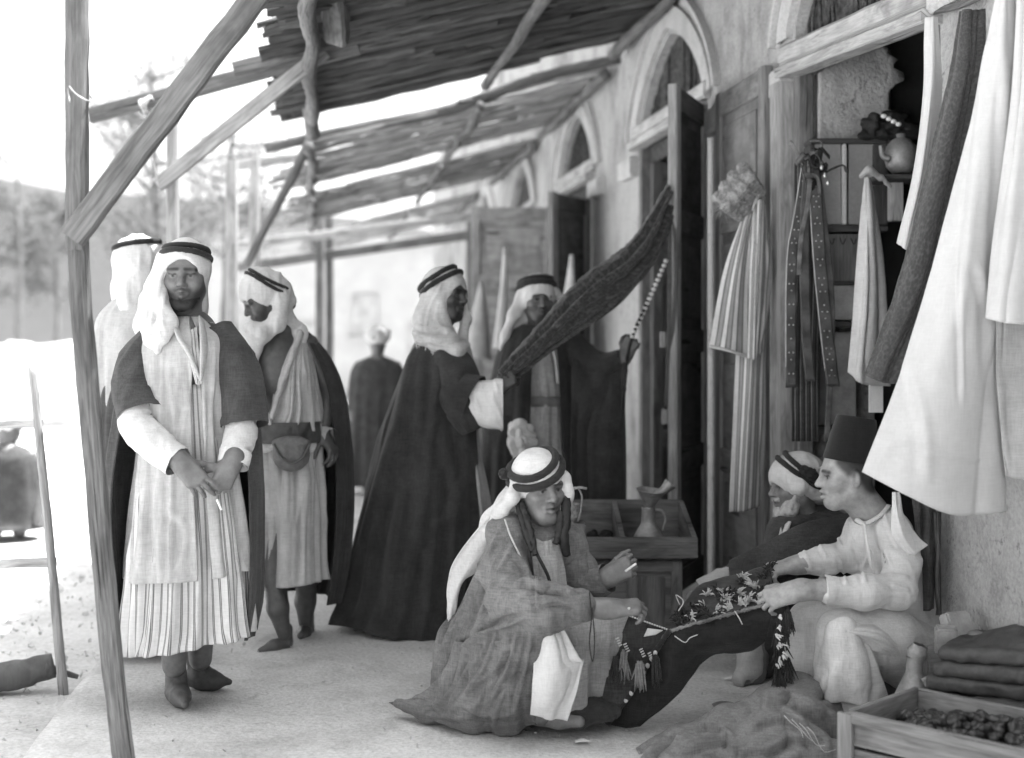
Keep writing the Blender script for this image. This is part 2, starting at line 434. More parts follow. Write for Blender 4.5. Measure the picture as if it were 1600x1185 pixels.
def tube_np(pts, rad, n=24, sides=14, wr=0.0, freq=30, flat=None, cap=True, seed=0, up=None):
    pts = [tuple(p) for p in pts]
    L = spline(pts, n); R = spline([(r,) if np.isscalar(r) else tuple(r) for r in rad], n)
    rx = R[:, 0]; ry = R[:, -1]
    T = np.gradient(L, axis=0); T /= np.linalg.norm(T, axis=1)[:, None] + 1e-9
    u = np.array(up if up is not None else ((0, 0, 1) if abs(T[0][2]) < 0.8 else (1, 0, 0)), float)
    N = np.zeros_like(T)
    for i in range(n):
        u = u - T[i] * u.dot(T[i]); u /= np.linalg.norm(u) + 1e-9; N[i] = u
    B = np.cross(T, N)
    th = np.linspace(0, 2 * np.pi, sides, endpoint=False)
    arc = np.concatenate([[0], np.cumsum(np.linalg.norm(np.diff(L, axis=0), axis=1))])
    ww = 0
    if wr:
        ww = wr * ridge(vnoise(arc[:, None] * freq + 3 * np.cos(th)[None] * 0.5 + seed * 9, np.cos(th)[None] * 1.2 + seed, np.sin(th)[None] * 1.2))
    V = L[:, None] + (rx[:, None] + ww)[..., None] * np.cos(th)[None, :, None] * N[:, None] + (ry[:, None] + ww)[..., None] * np.sin(th)[None, :, None] * B[:, None]
    V = V.reshape(-1, 3); Q = grid_faces(n, sides, True)
    uv = np.stack([np.repeat(arc, sides), np.tile(th / (2 * np.pi) * 0.3, n)], 1)
    if cap:
        V = np.concatenate([V, L[:1], L[-1:]]); uv = np.concatenate([uv, uv[:1], uv[-1:]])
        a, b = len(V) - 2, len(V) - 1
        j = np.arange(sides); j2 = (j + 1) % sides; e = (n - 1) * sides
        # caps as degenerate-free quads: pair triangles
        jj = np.arange(0, sides - 1, 2)
        c1 = np.stack([np.full_like(jj, a), (jj + 2) % sides, jj + 1, jj], 1)
        c2 = np.stack([np.full_like(jj, b), e + jj, e + jj + 1, e + (jj + 2) % sides], 1)
        Q = np.concatenate([Q, c1, c2])
    return V, Q, uv
def tube(name, pts, rad, mat, parent=None, **kw):
    V, Q, uv = tube_np(pts, rad, **kw)
    return link(name, np_mesh(name, V, Q, uv), mat, parent)
def solidify(o, t, off=-1):
    md = o.modifiers.new('thickness', 'SOLIDIFY'); md.thickness = t; md.offset = off
    return o
def loft(name, Y0, levels, mat, parent=None, n=120, rows=60, arc=(0, 360), fold=0.02, nf=5.0, seed=0, thick=0.006, power=1.0, foldtop=0.1, sway=0.35, uvw=1.0, cap=False, fine=0.4, folds=None):
    """a garment as rings round a figure. levels: (py, xl, xr, front depth, back depth, shift in Y, tilt px)
    read in photograph pixels at the figure's own distance Y0; angle -90 faces the camera"""
    Lv = [tuple(l) + (0.0,) * (7 - len(l)) for l in levels]
    A = spline(Lv, rows)
    th = np.radians(np.linspace(arc[0], arc[1], n)); full = abs(arc[1] - arc[0]) >= 359.9
    if full: th = np.radians(np.linspace(arc[0], arc[1], n + 1))[:-1]
    c, s = np.cos(th), np.sin(th)
    pw = lambda v: np.sign(v) * np.abs(v) ** power
    py, xl, xr, df, db, yo, tl = [A[:, i][:, None] for i in range(7)]
    Y = Y0 + yo
    cx = ((xl + xr) / 2 - CX) / F * Y; a = (xr - xl) / 2 / F * Y
    dep = np.where(s[None] < 0, df, db)
    X = cx + a * pw(c)[None]; YY = Y + dep * pw(s)[None]
    Z = EYE - (py + tl * c[None] * 0.5 - HZ) / F * Y
    v = np.linspace(0, 1, rows)[:, None]
    amp = fold * (foldtop + (1 - foldtop) * v ** 1.3)
    nn = vnoise(c[None] * nf + seed * 7.7 + sway * v, s[None] * nf + seed * 3.1, v * 1.3 + seed)
    n2 = vnoise(c[None] * nf * 2.6 + seed * 2.7 + sway * v * 2, s[None] * nf * 2.6, v * 2.5 + seed * 5)
    dsp = amp * (ridge(nn) - 0.35 + fine * ridge(n2))
    nx, ny = c[None] / np.maximum(a, 0.05), s[None] / np.maximum(dep, 0.05)
    ln = np.sqrt(nx ** 2 + ny ** 2); nx, ny = nx / ln, ny / ln
    X = X + dsp * nx; YY = YY + dsp * ny
    V = np.stack([X, YY, np.broadcast_to(Z, X.shape)], -1)
    per = np.max(a) * 2 + np.max(df + db) * 1.3
    U = np.broadcast_to(np.linspace(0, 1, n, endpoint=not full)[None] * per * uvw, X.shape)
    uv = np.stack([U, np.broadcast_to(v, X.shape) * 1.0], -1).reshape(-1, 2)
    V = V.reshape(-1, 3); Q = grid_faces(rows, n, full)
    if folds:
        out = np.stack([nx, ny, 0 * nx], -1).reshape(-1, 3)
        V = crease(V, out, folds)
    if cap:
        V = np.concatenate([V, V[:n].mean(0)[None]]); uv = np.concatenate([uv, uv[:1]])
        jj = np.arange(0, n - 1, 2); Q = np.concatenate([Q, np.stack([np.full_like(jj, len(V) - 1), (jj + 2) % n, jj + 1, jj], 1)])
    o = link(name, np_mesh(name, V, Q[:, ::-1], uv), mat, parent)
    if thick: solidify(o, thick, 0)
    return o
def sheet(name, ctrl, mat, parent=None, nu=60, nv=60, fold=0.0, fu=6.0, fv=1.5, seed=0, thick=0.004, crumple=0.0, cf=14, ragged=0.0, uvs=(1.0, 1.0), fgrow=0.0, folds=None):
    """cloth through a grid of control points (rows x columns of places)"""
    C = np.array([[tuple(p) for p in r] for r in ctrl], float)
    A = spline(C, nv)                      # rows
    A = np.swapaxes(spline(np.swapaxes(A, 0, 1), nu), 0, 1)
    u = np.linspace(0, 1, nu)[None, :]; v = np.linspace(0, 1, nv)[:, None]
    du = np.gradient(A, axis=1); dv = np.gradient(A, axis=0)
    N = np.cross(du, dv); N /= np.linalg.norm(N, axis=2, keepdims=True) + 1e-9
    d = 0
    if fold:
        d = fold * ((1 - fgrow) + fgrow * v) * ridge(vnoise(u * fu + seed * 5.3 + 0.4 * vnoise(u * 2, v * 3, seed), v * fv + seed, seed * 1.7))
    if crumple:
        d = d + crumple * fbm(A[..., 0] * cf + seed, A[..., 1] * cf, A[..., 2] * cf, 3)
    if np.ndim(d): A = A + d[..., None] * N
    if ragged:
        A[-1] += ragged * vnoise(np.arange(nu) * 0.7, seed + 0.0, 0.0)[:, None] * (A[-1] - A[-2]) / (np.linalg.norm(A[-1] - A[-2], axis=1)[:, None] + 1e-9)
    if folds: A = crease(A.reshape(-1, 3), N.reshape(-1, 3), folds, True).reshape(A.shape)
    lu = np.linalg.norm(np.diff(A[nv // 2], axis=0), axis=1).sum(); lv = np.linalg.norm(np.diff(A[:, nu // 2], axis=0), axis=1).sum()
    uv = np.stack(np.broadcast_arrays(u * lu * uvs[0], v * lv * uvs[1]), -1).reshape(-1, 2)
    o = link(name, np_mesh(name, A.reshape(-1, 3), grid_faces(nv, nu), uv), mat, parent)
    if thick: solidify(o, thick, 0)
    return o
def beam_np(a, b, w, t, up=(0, 0, 1), seg=10, jit=0.0, seed=0, bev=0.15, taper=1.0):
    """a sawn timber from a to b: width w across, thickness t along up; chamfered, edges a little uneven"""
    a, b = np.array(a, float), np.array(b, float); d = b - a; L = np.linalg.norm(d); d /= L
    u = np.array(up, float); u -= d * u.dot(d); u /= np.linalg.norm(u); s = np.cross(d, u)
    c = bev * min(w, t)
    prof = [(-w / 2 + c, -t / 2), (w / 2 - c, -t / 2), (w / 2, -t / 2 + c), (w / 2, t / 2 - c), (w / 2 - c, t / 2), (-w / 2 + c, t / 2), (-w / 2, t / 2 - c), (-w / 2, -t / 2 + c)]
    rs = np.random.RandomState(seed + 11)
    rows, uv = [], []
    for i in range(seg + 1):
        f = i / seg; k = 1 + (taper - 1) * f
        off = rs.uniform(-jit, jit, 2)
        for q, (x, y) in enumerate(prof):
            e = rs.uniform(-jit, jit, 2) * 0.4
            rows.append(a + d * L * f + s * (x * k + off[0] * 0.5 + e[0]) + u * (y * k + off[1] * 0.5 + e[1]))
            uv.append((L * f + seed * 1.37, q / 8 * 0.4 + seed * 0.61))
    V = np.array(rows); Q = grid_faces(seg + 1, 8, True)
    e = seg * 8
    caps = np.array([[3, 2, 1, 0], [7, 4, 3, 0], [7, 6, 5, 4], [e, e + 1, e + 2, e + 3], [e, e + 3, e + 4, e + 7], [e + 4, e + 5, e + 6, e + 7]])
    return V, np.concatenate([Q[:, ::-1], caps[:, ::-1]]), np.array(uv)
def beam(name, a, b, w, t, mat, parent=None, **kw):
    V, Q, uv = beam_np(a, b, w, t, **kw)
    me = np_mesh(name, V, Q, uv, smooth=False)
    fix_normals(me)
    return link(name, me, mat, parent)
def fix_normals(me):
    bm = bmesh.new(); bm.from_mesh(me); bmesh.ops.recalc_face_normals(bm, faces=bm.faces); bm.to_mesh(me); bm.free()
def lathe_np(profile, c, n=28, axis=(0, 0, 1)):
    """profile of (radius, height) turned round an axis through c"""
    ax = np.array(axis, float); ax /= np.linalg.norm(ax)
    x = np.cross(ax, (0.3, 1, 0.2)); x /= np.linalg.norm(x); y = np.cross(ax, x)
    th = np.linspace(0, 2 * np.pi, n, endpoint=False)
    V = np.concatenate([np.array(c, float) + h * ax + r * (np.cos(th)[:, None] * x + np.sin(th)[:, None] * y) for r, h in profile])
    Q = grid_faces(len(profile), n, True)
    return V, Q
def lathe(name, profile, c, mat, parent=None, n=28, axis=(0, 0, 1), smooth=True):
    V, Q = lathe_np(profile, c, n, axis)
    me = np_mesh(name, V, Q, V[:, :2], smooth=smooth); fix_normals(me)
    return link(name, me, mat, parent)
# ------------------------------------------------------------------ materials
masonry('dust', 0.55, 0.22, 0.7, 45, 0)
masonry('paving', 0.60, 0.30, 0.5, 55, 0.25)
masonry('plaster', 0.41, 0.6, 1.0, 60, 0.5)
masonry('stucco', 0.36, 0.3, 1.0, 90, 0)
masonry('trim', 0.50, 0.35, 0.8, 70, 0.3)
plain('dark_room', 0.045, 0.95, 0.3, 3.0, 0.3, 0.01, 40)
plain('thatch_infill', 0.085, 0.95, 0.75, 26.0, 1.0, 0.03, 130)
plain('hill', 0.055, 1.0, 0.12, 0.03, 0.2, 0.5, 0.4)
plain('whitewash', 0.36, 0.9, 0.12, 1.5, 0.3, 0.01, 30)
plain('shadow_window', 0.30, 0.6, 0.3, 3.0, 0.2, 0.01, 30)
plain('tent_cloth', 0.7, 0.95, 0.1, 1.5, 0.3, 0.02, 60)
wood('roof_plank', 0.075, 0.6, grain=1.4)
wood('roof_plank_lit', 0.36, 0.5, grain=1.2)  # far planks: sun through the gaps and haze put into a lighter colour
wood('roof_plank_mid', 0.20, 0.5, grain=1.3)
wood('roof_plank_grey', 0.12, 0.6, grain=1.4)
wood('pole_bark', 0.15, 0.5, grain=1.3)
wood('timber', 0.15, 0.4, grain=1.2)
wood('timber_pale', 0.33, 0.35)
wood('door_wood', 0.20, 0.3)
wood('door_dark', 0.075, 0.35)
wood('lintel_wood', 0.42, 0.25)
plain('rope', 0.38, 0.95, 0.4, 60, 0.8, 0.004, 300)
plain('foliage', 0.12, 0.8, 0.5, 3.0, 0.2, 0.01, 30)
plain('bark', 0.13, 0.9, 0.4, 8.0, 0.6, 0.02, 60, stretch=(1, 1, 0.2))

# ------------------------------------------------------------------ ground
KERB_S = -0.93
def ground_sheet(name, s0, s1, t0, t1, z, mat, n=(60, 90), amp=0.01, edge=0.0):
    u = np.linspace(0, 1, n[0])[None]; v = np.linspace(0, 1, n[1])[:, None]
    S = s0 + (s1 - s0) * u + 0 * v; T = t0 + (t1 - t0) * v + 0 * u
    if edge: S = np.where(u == 0, S + edge * fbm(T * 1.7, 3.0, 0.0), S)
    Z = z + amp * fbm(S * 1.3, T * 1.3, 0.0, 3)
    V = S[..., None] * np.array(NRM) + T[..., None] * np.array(DIR); V[..., 2] = Z
    uv = np.stack([S, T], -1).reshape(-1, 2)
    me = np_mesh(name, V.reshape(-1, 3), grid_faces(n[1], n[0]), uv); fix_normals(me)
    return me
o = link('ground', ground_sheet('ground', -900, 900, -300, 1500, -0.13, 'dust', (40, 40), 0.0), 'dust'); tag(o, kind='structure')
me = ground_sheet('street_near', -16, KERB_S + 0.3, 1.0, 40, -0.115, 'dust', (90, 160), 0.012)
o = link('street', me, 'dust'); tag(o, kind='structure')
me = ground_sheet('pavement', KERB_S, 2.6, 0.5, 34, 0.0, 'paving', (90, 300), 0.004, edge=0.02)
bm = bmesh.new(); bm.from_mesh(me)           # a worn kerb face along the street side
ed = [e for e in bm.edges if e.is_boundary]
r = bmesh.ops.extrude_edge_only(bm, edges=ed)
for v in [g for g in r['geom'] if isinstance(g, bmesh.types.BMVert)]: v.co.z = -0.2; v.co -= NRM * 0.03
bmesh.ops.recalc_face_normals(bm, faces=bm.faces); bm.to_mesh(me); bm.free()
o = link('pavement', me, 'paving'); tag(o, kind='structure')
# scattered grit and paper scraps on the pavement and street edge: too small to count
rs = np.random.RandomState(12)
GV, GQ = [], []
for i in range(2600):
    if i < 700: p = ST(rs.uniform(-0.8, 1.9), rs.uniform(4.2, 8.5), 0.004); r0 = rs.uniform(0.0015, 0.005)
    else: p = ST(rs.uniform(-3.2, KERB_S - 0.03), rs.uniform(4.0, 9.0), -0.108); r0 = rs.uniform(0.002, 0.009) * (1 if rs.rand() < 0.95 else 2.0)
    q = rs.normal(size=(3, 3)) * r0
    c = np.array(p) + [0, 0, r0 * 0.3]
    pts = np.concatenate([c + q, c - q * rs.uniform(0.6, 1.1, (3, 1))])
    b0 = len(GV) * 6
    GV.append(pts); GQ.append(np.array([[0, 1, 2], [0, 1, 5], [1, 2, 3], [2, 0, 4], [3, 4, 5], [0, 5, 4], [1, 3, 5], [2, 4, 3]]) + b0)
o = link('gravel', np_mesh('gravel', np.concatenate(GV), np.concatenate(GQ), smooth=False), 'dust'); tag(o, 'loose grit and small stones along the pavement edge', 'gravel', kind='stuff')

# ------------------------------------------------------------------ the shop building
OPEN = [(1.6, 3.2), (4.93, 6.42), (7.87, 9.47), (11.0, 12.5), (14.05, 15.6), (17.1, 18.7)]   # (near, far) depth of each doorway
SPR, APX, WTOP, WEND, WBEG = 2.83, 3.37, 4.9, 26.0, -3.0
WO = Vector((WALL_X0, 0, 0))
def B(x, Y, z): return WO + NRM * x + DIR * (Y * _sl) + Vector((0, 0, z))   # x into the wall, Y = depth of that place on the wall
shop = thing('shop_building', WO, 'long plastered shop row with pointed arches and tall double doors', 'building', rz=STREET_ROT)
def arch_z(e): return SPR + (APX - SPR) * np.maximum(0, 1 - np.abs(e) ** 1.35) ** 0.62
cols = [WBEG]
spans = []
for a, b in OPEN:
    ys = a + (b - a) * (0.5 - 0.5 * np.cos(np.linspace(0, np.pi, 27)))
    spans.append(ys)
V, Q = [], []
def quad(p): 
    V.extend(p); Q.append([len(V) - 4, len(V) - 3, len(V) - 2, len(V) - 1])
def jit(Y, z): return 0.006 * float(vnoise(Y * 9, z * 9, 1.0))
prev = WBEG
for (a, b), ys in zip(OPEN, spans):
    nz = 14; zs = np.linspace(-0.2, WTOP, nz)
    nn = max(2, int((a - prev) / 0.25)); yy = np.linspace(prev, a, nn)
    for i in range(nn - 1):
        for j in range(nz - 1):
            quad([B(jit(y, z), y, z) for y, z in ((yy[i], zs[j]), (yy[i + 1], zs[j]), (yy[i + 1], zs[j + 1]), (yy[i], zs[j + 1]))])
    e = (ys - (a + b) / 2) / ((b - a) / 2); az = arch_z(e)
    for i in range(len(ys) - 1):
        for j in range(3):
            f0, f1 = j / 3, (j + 1) / 3
            z = lambda k, f: az[k] + (WTOP - az[k]) * f
            quad([B(jit(ys[k], z(k, f)) if f > 0 else 0, ys[k], z(k, f)) for k, f in ((i, f0), (i + 1, f0), (i + 1, f1), (i, f1))])
        quad([B(0, ys[i], az[i]), B(0, ys[i + 1], az[i + 1]), B(0.4, ys[i + 1], az[i + 1]), B(0.4, ys[i], az[i])])
    for y in (a, b):
        for j in range(10):
            z0, z1 = -0.2 + (SPR + 0.2) * j / 10, -0.2 + (SPR + 0.2) * (j + 1) / 10
            quad([B(jit(y, z0) if j else 0, y, z0), B(0.4, y, z0), B(0.4, y, z1), B(jit(y, z1) if j < 9 else 0, y, z1)])
    prev = b
nn = 20; yy = np.linspace(prev, WEND, nn)
for i in range(nn - 1): quad([B(0, yy[i], -0.2), B(0, yy[i + 1], -0.2), B(0, yy[i + 1], WTOP), B(0, yy[i], WTOP)])
quad([B(0, WEND, -0.2), B(5, WEND, -0.2), B(5, WEND, WTOP), B(0, WEND, WTOP)])
quad([B(0, WBEG, -0.2), B(5, WBEG, -0.2), B(5, WBEG, WTOP), B(0, WBEG, WTOP)])
quad([B(0, WBEG, WTOP), B(5, WBEG, WTOP), B(5, WEND, WTOP), B(0, WEND, WTOP)])
me = np_mesh('wall', np.array([tuple(v) for v in V]), np.array(Q), smooth=False)
bm = bmesh.new(); bm.from_mesh(me); bmesh.ops.remove_doubles(bm, verts=bm.verts, dist=0.0005); bmesh.ops.recalc_face_normals(bm, faces=bm.faces); bm.to_mesh(me); bm.free()
link('wall', me, 'plaster', shop)
# rooms behind the doorways
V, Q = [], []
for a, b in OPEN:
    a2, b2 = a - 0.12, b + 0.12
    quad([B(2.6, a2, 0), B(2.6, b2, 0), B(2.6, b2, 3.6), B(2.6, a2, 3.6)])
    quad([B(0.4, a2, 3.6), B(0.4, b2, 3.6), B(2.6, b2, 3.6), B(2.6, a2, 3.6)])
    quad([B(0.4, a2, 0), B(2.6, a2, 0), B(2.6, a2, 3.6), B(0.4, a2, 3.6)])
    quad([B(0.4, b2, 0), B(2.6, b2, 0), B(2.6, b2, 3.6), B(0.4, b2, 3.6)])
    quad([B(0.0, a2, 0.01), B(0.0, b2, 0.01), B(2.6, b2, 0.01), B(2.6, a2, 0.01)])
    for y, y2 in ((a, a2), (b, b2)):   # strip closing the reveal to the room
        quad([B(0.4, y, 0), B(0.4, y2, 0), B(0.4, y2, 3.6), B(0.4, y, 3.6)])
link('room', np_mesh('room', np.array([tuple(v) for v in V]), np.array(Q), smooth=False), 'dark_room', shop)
# hood moulding, infill, lintel and frames of each doorway
for k, (a, b) in enumerate(OPEN):
    if k == 0: continue
    c, hw = (a + b) / 2, (b - a) / 2
    es = np.sin(np.linspace(-np.pi / 2, np.pi / 2, 41))
    V2 = []
    def ring(off_in, off_out, x0):
        out = []
        yin = c + es * (hw + off_in); zin = SPR + (APX + off_in * 1.1 - SPR) * np.maximum(0, 1 - np.abs(es) ** 1.35) ** 0.62
        return yin, zin
    y0, z0 = ring(0.03, 0, 0); y1, z1 = ring(0.17, 0, 0); y2, z2 = ring(0.235, 0, 0); y3, z3 = ring(0.27, 0, 0)
    prof = [(y0, z0, 0.004), (y0, z0, -0.035), (y1, z1, -0.035), (y1, z1, -0.012), (y2, z2, -0.012), (y2, z2, -0.045), (y3, z3, -0.045), (y3, z3, 0.004)]
    Vm = np.array([[tuple(B(x, yy_[i], zz_[i])) for i in range(41)] for yy_, zz_, x in prof]).reshape(-1, 3)
    me = np_mesh('arch_moulding', Vm, grid_faces(8, 41), smooth=False); fix_normals(me)
    link('arch_moulding', me, 'trim', shop)
    # infill of the arch above the lintel: woven sticks
    es2 = np.linspace(-1, 1, 37); az = arch_z(es2)
    Vm = np.array([[tuple(B(0.06 + 0.012 * vnoise(i * 3.1, j * 2.3, k), c + es2[i] * hw, SPR - 0.2 + (az[i] - SPR + 0.2) * j / 12)) for i in range(37)] for j in range(13)]).reshape(-1, 3)
    inf = link('arch_infill', np_mesh('arch_infill', Vm, grid_faces(13, 37)), 'thatch_infill', shop)
    if k in (1, 2, 3):
        for i in range(26):
            e0 = rs.uniform(-0.93, 0.93); zt = float(arch_z(np.array([e0]))[0]) - 0.04
            zb = SPR - 0.05
            if zt - zb < 0.08: continue
            link('infill_stick', np_mesh('infill_stick', *tube_np([B(0.045, c + e0 * hw, zb), B(0.04, c + (e0 + rs.uniform(-.05, .05)) * hw, (zb + zt) / 2), B(0.045, c + (e0 * 0.95) * hw, zt)], [0.009, 0.008, 0.006], n=5, sides=6)[:2]), 'thatch_infill', inf)
    # lintel: two stacked timbers
    zl = SPR - 0.03; zn = zl - 0.10
    if k == 1: zl, zn = 2.70, 2.60
    beam('lintel', B(0.02, a - 0.10, (zn if k == 1 else zl) + 0.045), B(0.02, b + 0.10, zl + 0.055), 0.14, 0.10, 'lintel_wood', shop, jit=0.004, seed=k)
    beam('lintel', B(-0.035, a - 0.02, (zn if k == 1 else zl) - 0.045), B(-0.035, b + 0.06, zl - 0.035), 0.10, 0.055, 'lintel_wood', shop, jit=0.003, seed=k + 9)
    # jamb posts and impost blocks
    for y, sg in ((a, -1), (b, 1)):
        beam('door_jamb', B(0.03, y - sg * 0.035, 0), B(0.03, y - sg * 0.035, (zn if y == a and k == 1 else zl) - 0.02), 0.085, 0.066, 'door_wood', shop, up=tuple(DIR), jit=0.002, seed=k * 3 + int(y))
        V8, Q8, uv8 = beam_np(B(-0.02, y + sg * 0.03, SPR - 0.2), B(-0.02, y + sg * 0.4, SPR - 0.2), 0.1, 0.14, jit=0.004, seed=k + 40)
        me = np_mesh('impost', V8, Q8, uv8, smooth=False); fix_normals(me); link('impost', me, 'trim', shop)
# pale pilaster strip and rendered patch inside the first doorway's far reveal
def wallpatch(name, a, b, x0, x1, z0, z1, mat, seed=0, n=26, ragged=0.03):
    """rendered patch on a cross wall at depth a, from x0 to x1 into the shop"""
    V3 = []
    for j in range(n):
        for i in range(n):
            u, v = i / (n - 1), j / (n - 1)
            x = x0 + (x1 - x0) * u; z = z0 + (z1 - z0) * v
            if i == n - 1: x += ragged * 3 * float(fbm(v * 6.0, seed + 0.3, 0.0))
            if j == 0: z += ragged * float(fbm(u * 6.0, seed + 9.3, 0.0))
            V3.append(tuple(B(x, a + 0.008 * float(fbm(x * 8, z * 8, seed)), z)))
    o = link(name, np_mesh(name, np.array(V3), grid_faces(n, n)), mat, shop)
    solidify(o, 0.02, 0)
    return o
wallpatch('render_patch', 6.36, 0, 0.09, 0.46, 2.28, 2.78, 'plaster', 1)
beam('pilaster_board', B(-0.03, 6.50, 0.0), B(-0.03, 6.50, 2.62), 0.13, 0.10, 'timber_pale', shop, up=tuple(NRM), jit=0.003, seed=71)

# ------------------------------------------------------------------ doors: leaves of stiles, rails and panels
def door_leaf(hx, hy, ang, width, z0, z1, mat, edge_mat, seed=0, panels=4, parent=shop):
    """leaf hinged at wall place (hx, hy); ang = heading of the leaf from the hinge, degrees, 0 = into the wall, 90 = up the street, -90 = towards the camera, 180 = out"""
    d = NRM * math.cos(math.radians(ang)) + DIR * math.sin(math.radians(ang))
    nrm = Vector((-d.y, d.x, 0))
    h0 = B(hx, hy, 0)
    root = beam('door_leaf', h0 + d * 0.045 + Vector((0, 0, z0)), h0 + d * 0.045 + Vector((0, 0, z1)), 0.09, 0.05, edge_mat, parent, up=tuple(nrm), seed=seed)
    beam('stile', h0 + d * (width - 0.045) + Vector((0, 0, z0)), h0 + d * (width - 0.045) + Vector((0, 0, z1)), 0.09, 0.052, edge_mat, root, up=tuple(nrm), seed=seed + 1)
    zs = [z0 + 0.07 + (z1 - z0 - 0.14) * i / panels for i in range(panels + 1)]
    for i, z in enumerate(zs):
        beam('rail', h0 + d * 0.085 + Vector((0, 0, z)), h0 + d * (width - 0.085) + Vector((0, 0, z)), 0.045, 0.13, mat, root, seed=seed + 2 + i)
    for i in range(panels):
        c = h0 + d * width / 2 + Vector((0, 0, (zs[i] + zs[i + 1]) / 2))
        hh = (zs[i + 1] - zs[i]) / 2 - 0.055
        beam('panel', c - d * (width / 2 - 0.08), c + d * (width / 2 - 0.08), 0.016, hh * 2, mat, root, seed=seed + 12 + i, bev=0.02)
        beam('panel_field', c - d * (width / 2 - 0.14), c + d * (width / 2 - 0.14), 0.034, hh * 2 - 0.12, mat, root, seed=seed + 22 + i, bev=0.3)
    return root
# heading that matches the near leaf of the second doorway: towards the camera and out into the street
door_leaf(-0.05, 7.76, 240.0, 0.70, 0.03, 2.74, 'door_dark', 'timber_pale', 1)
door_leaf(-0.07, 6.60, 90.0, 0.80, 0.03, 2.73, 'door_wood', 'door_wood', 40)
door_leaf(0.06, 9.40, 14.0, 0.72, 0.03, 2.66, 'door_wood', 'door_wood', 80)
door_leaf(-0.05, 11.02, 232.0, 0.66, 0.03, 2.56, 'door_dark', 'door_wood', 120)
door_leaf(-0.05, 12.55, 172.0, 0.78, 0.03, 2.66, 'timber_pale', 'timber_pale', 160)

# ------------------------------------------------------------------ awnings
def roof_z(s, off=0.0): return 2.93 + 0.272 * (s + 0.15) + off
def awning(label, t0, t1, off, mats, seed, gap=0.02, s0=-0.16, s1=2.2, wmin=0.06, wmax=0.15, missing=0.0, purl='pole_bark', pr=0.038, pieces=2, layers=1, skew=0.03, rag=0.05, thick=0.016):
    root = thing('market_awning', ST(0, t0, 0), label, 'awning', 'plank awnings along the shop row', rz=STREET_ROT)
    r = np.random.RandomState(seed)
    for ly in range(layers):
        t = t0 - 0.03 * ly; i = 0
        while t < t1:
            w = r.uniform(wmin, wmax)
            if r.rand() >= missing:
                cuts = [s0 + r.uniform(-rag, rag)] + sorted(r.uniform(s0 + 0.5, s1 - 0.4, pieces - 1)) + [s1 + r.uniform(-0.02, 0.05)]
                for a, b in zip(cuts[:-1], cuts[1:]):
                    z = off + r.uniform(0, 0.025) + ly * 0.04; tw = r.uniform(-skew, skew)
                    beam('plank', ST(a - 0.04, t + w / 2 + tw, roof_z(a, z)), ST(b + 0.03, t + w / 2 - tw, roof_z(b, z) + r.uniform(-0.01, 0.01)), w, thick, mats[r.randint(len(mats))], root, jit=0.012, seed=int(r.randint(9999)), seg=11, up=(0.0, 0.0, 1.0), bev=0.1)
            t += w + r.uniform(min(-0.012, gap * 2), gap); i += 1
    for s, w in ((-0.02, 1.0), (1.24, 0.85), (2.17, 1.0)):
        n = 9
        pts = [ST(s + r.uniform(-0.018, 0.018), t0 - 0.15 + (t1 - t0 + 0.3) * q / (n - 1), roof_z(s, off - 0.065) + r.uniform(-0.008, 0.008)) for q in range(n)]
        tube('purlin', pts, [pr * w * r.uniform(0.85, 1.15) for _ in pts], purl, root, n=60, sides=12, wr=0.006, freq=11, seed=seed + s)
    return root
aw1 = awning('dark plank awning over the men in front, on square posts', 4.5, 9.5, 0.0, ['roof_plank', 'roof_plank', 'roof_plank_grey'], 4, -0.02, layers=2, rag=0.09, skew=0.02)
aw2 = awning('paler gappy plank awning behind the dark one', 10.05, 12.75, -0.10, ['roof_plank_lit', 'roof_plank_mid', 'roof_plank_lit'], 8, 0.03, missing=0.05, skew=0.05, rag=0.2)
aw3 = awning('far plank awning before the board screen', 13.4, 16.2, -0.12, ['roof_plank_lit', 'roof_plank_mid'], 14, 0.012, skew=0.04, rag=0.15)
aw4 = awning('farthest pale awning at the end of the shop row', 18.2, 22.0, -0.10, ['timber_pale', 'roof_plank_lit'], 19, 0.08, missing=0.15, skew=0.05)
# front posts, braces and bearers of the dark awning
Y1 = 4.22
beam('post', P(120, -120, Y1), P(121, 392, Y1), 0.062, 0.06, 'timber', aw1, up=(0, 1, 0), jit=0.003, seed=3, seg=14)
V1, Q1, U1 = tube_np([P(122, 372, Y1 + 0.004), P(127, 480, Y1), P(141, 650, Y1), P(163, 900, Y1), P(184, 1110, Y1), P(197, 1216, Y1)], [(0.034, 0.036)] * 6, n=24, sides=8, wr=0.003, freq=9, up=(1, 1, 0))
link('post', np_mesh('post', V1, Q1, U1, smooth=False), 'roof_plank_grey', aw1)
beam('brace', P(112, 372, Y1 - 0.062), P(452, -74, Y1 - 0.04), 0.078, 0.045, 'timber', aw1, up=(0, 1, 0), jit=0.004, seed=5, seg=16)
beam('bearer', P(20, -85, Y1 + 0.07), P(470, -190, Y1 + 0.12), 0.05, 0.10, 'timber', aw1, jit=0.004, seed=25)
Y2 = 7.5
beam('post', P(270, 150, Y2), P(271, 922, Y2), 0.062, 0.06, 'timber_pale', aw1, up=(0, 1, 0), jit=0.003, seed=6, seg=14)
beam('bearer', P(140, 181, Y2 - 0.07), P(560, 74, Y2 - 0.04), 0.045, 0.085, 'timber', aw1, jit=0.005, seed=7, seg=12)
beam('bearer', P(365, 108, Y2 - 0.12), P(700, 22, Y2 - 0.09), 0.04, 0.07, 'timber', aw1, jit=0.006, seed=8, seg=12)
beam('brace', P(246, 290, Y2 - 0.06), P(508, 80, Y2 - 0.10), 0.082, 0.03, 'timber_pale', aw1, up=(0, 1, 0), jit=0.002, seed=9, seg=10)
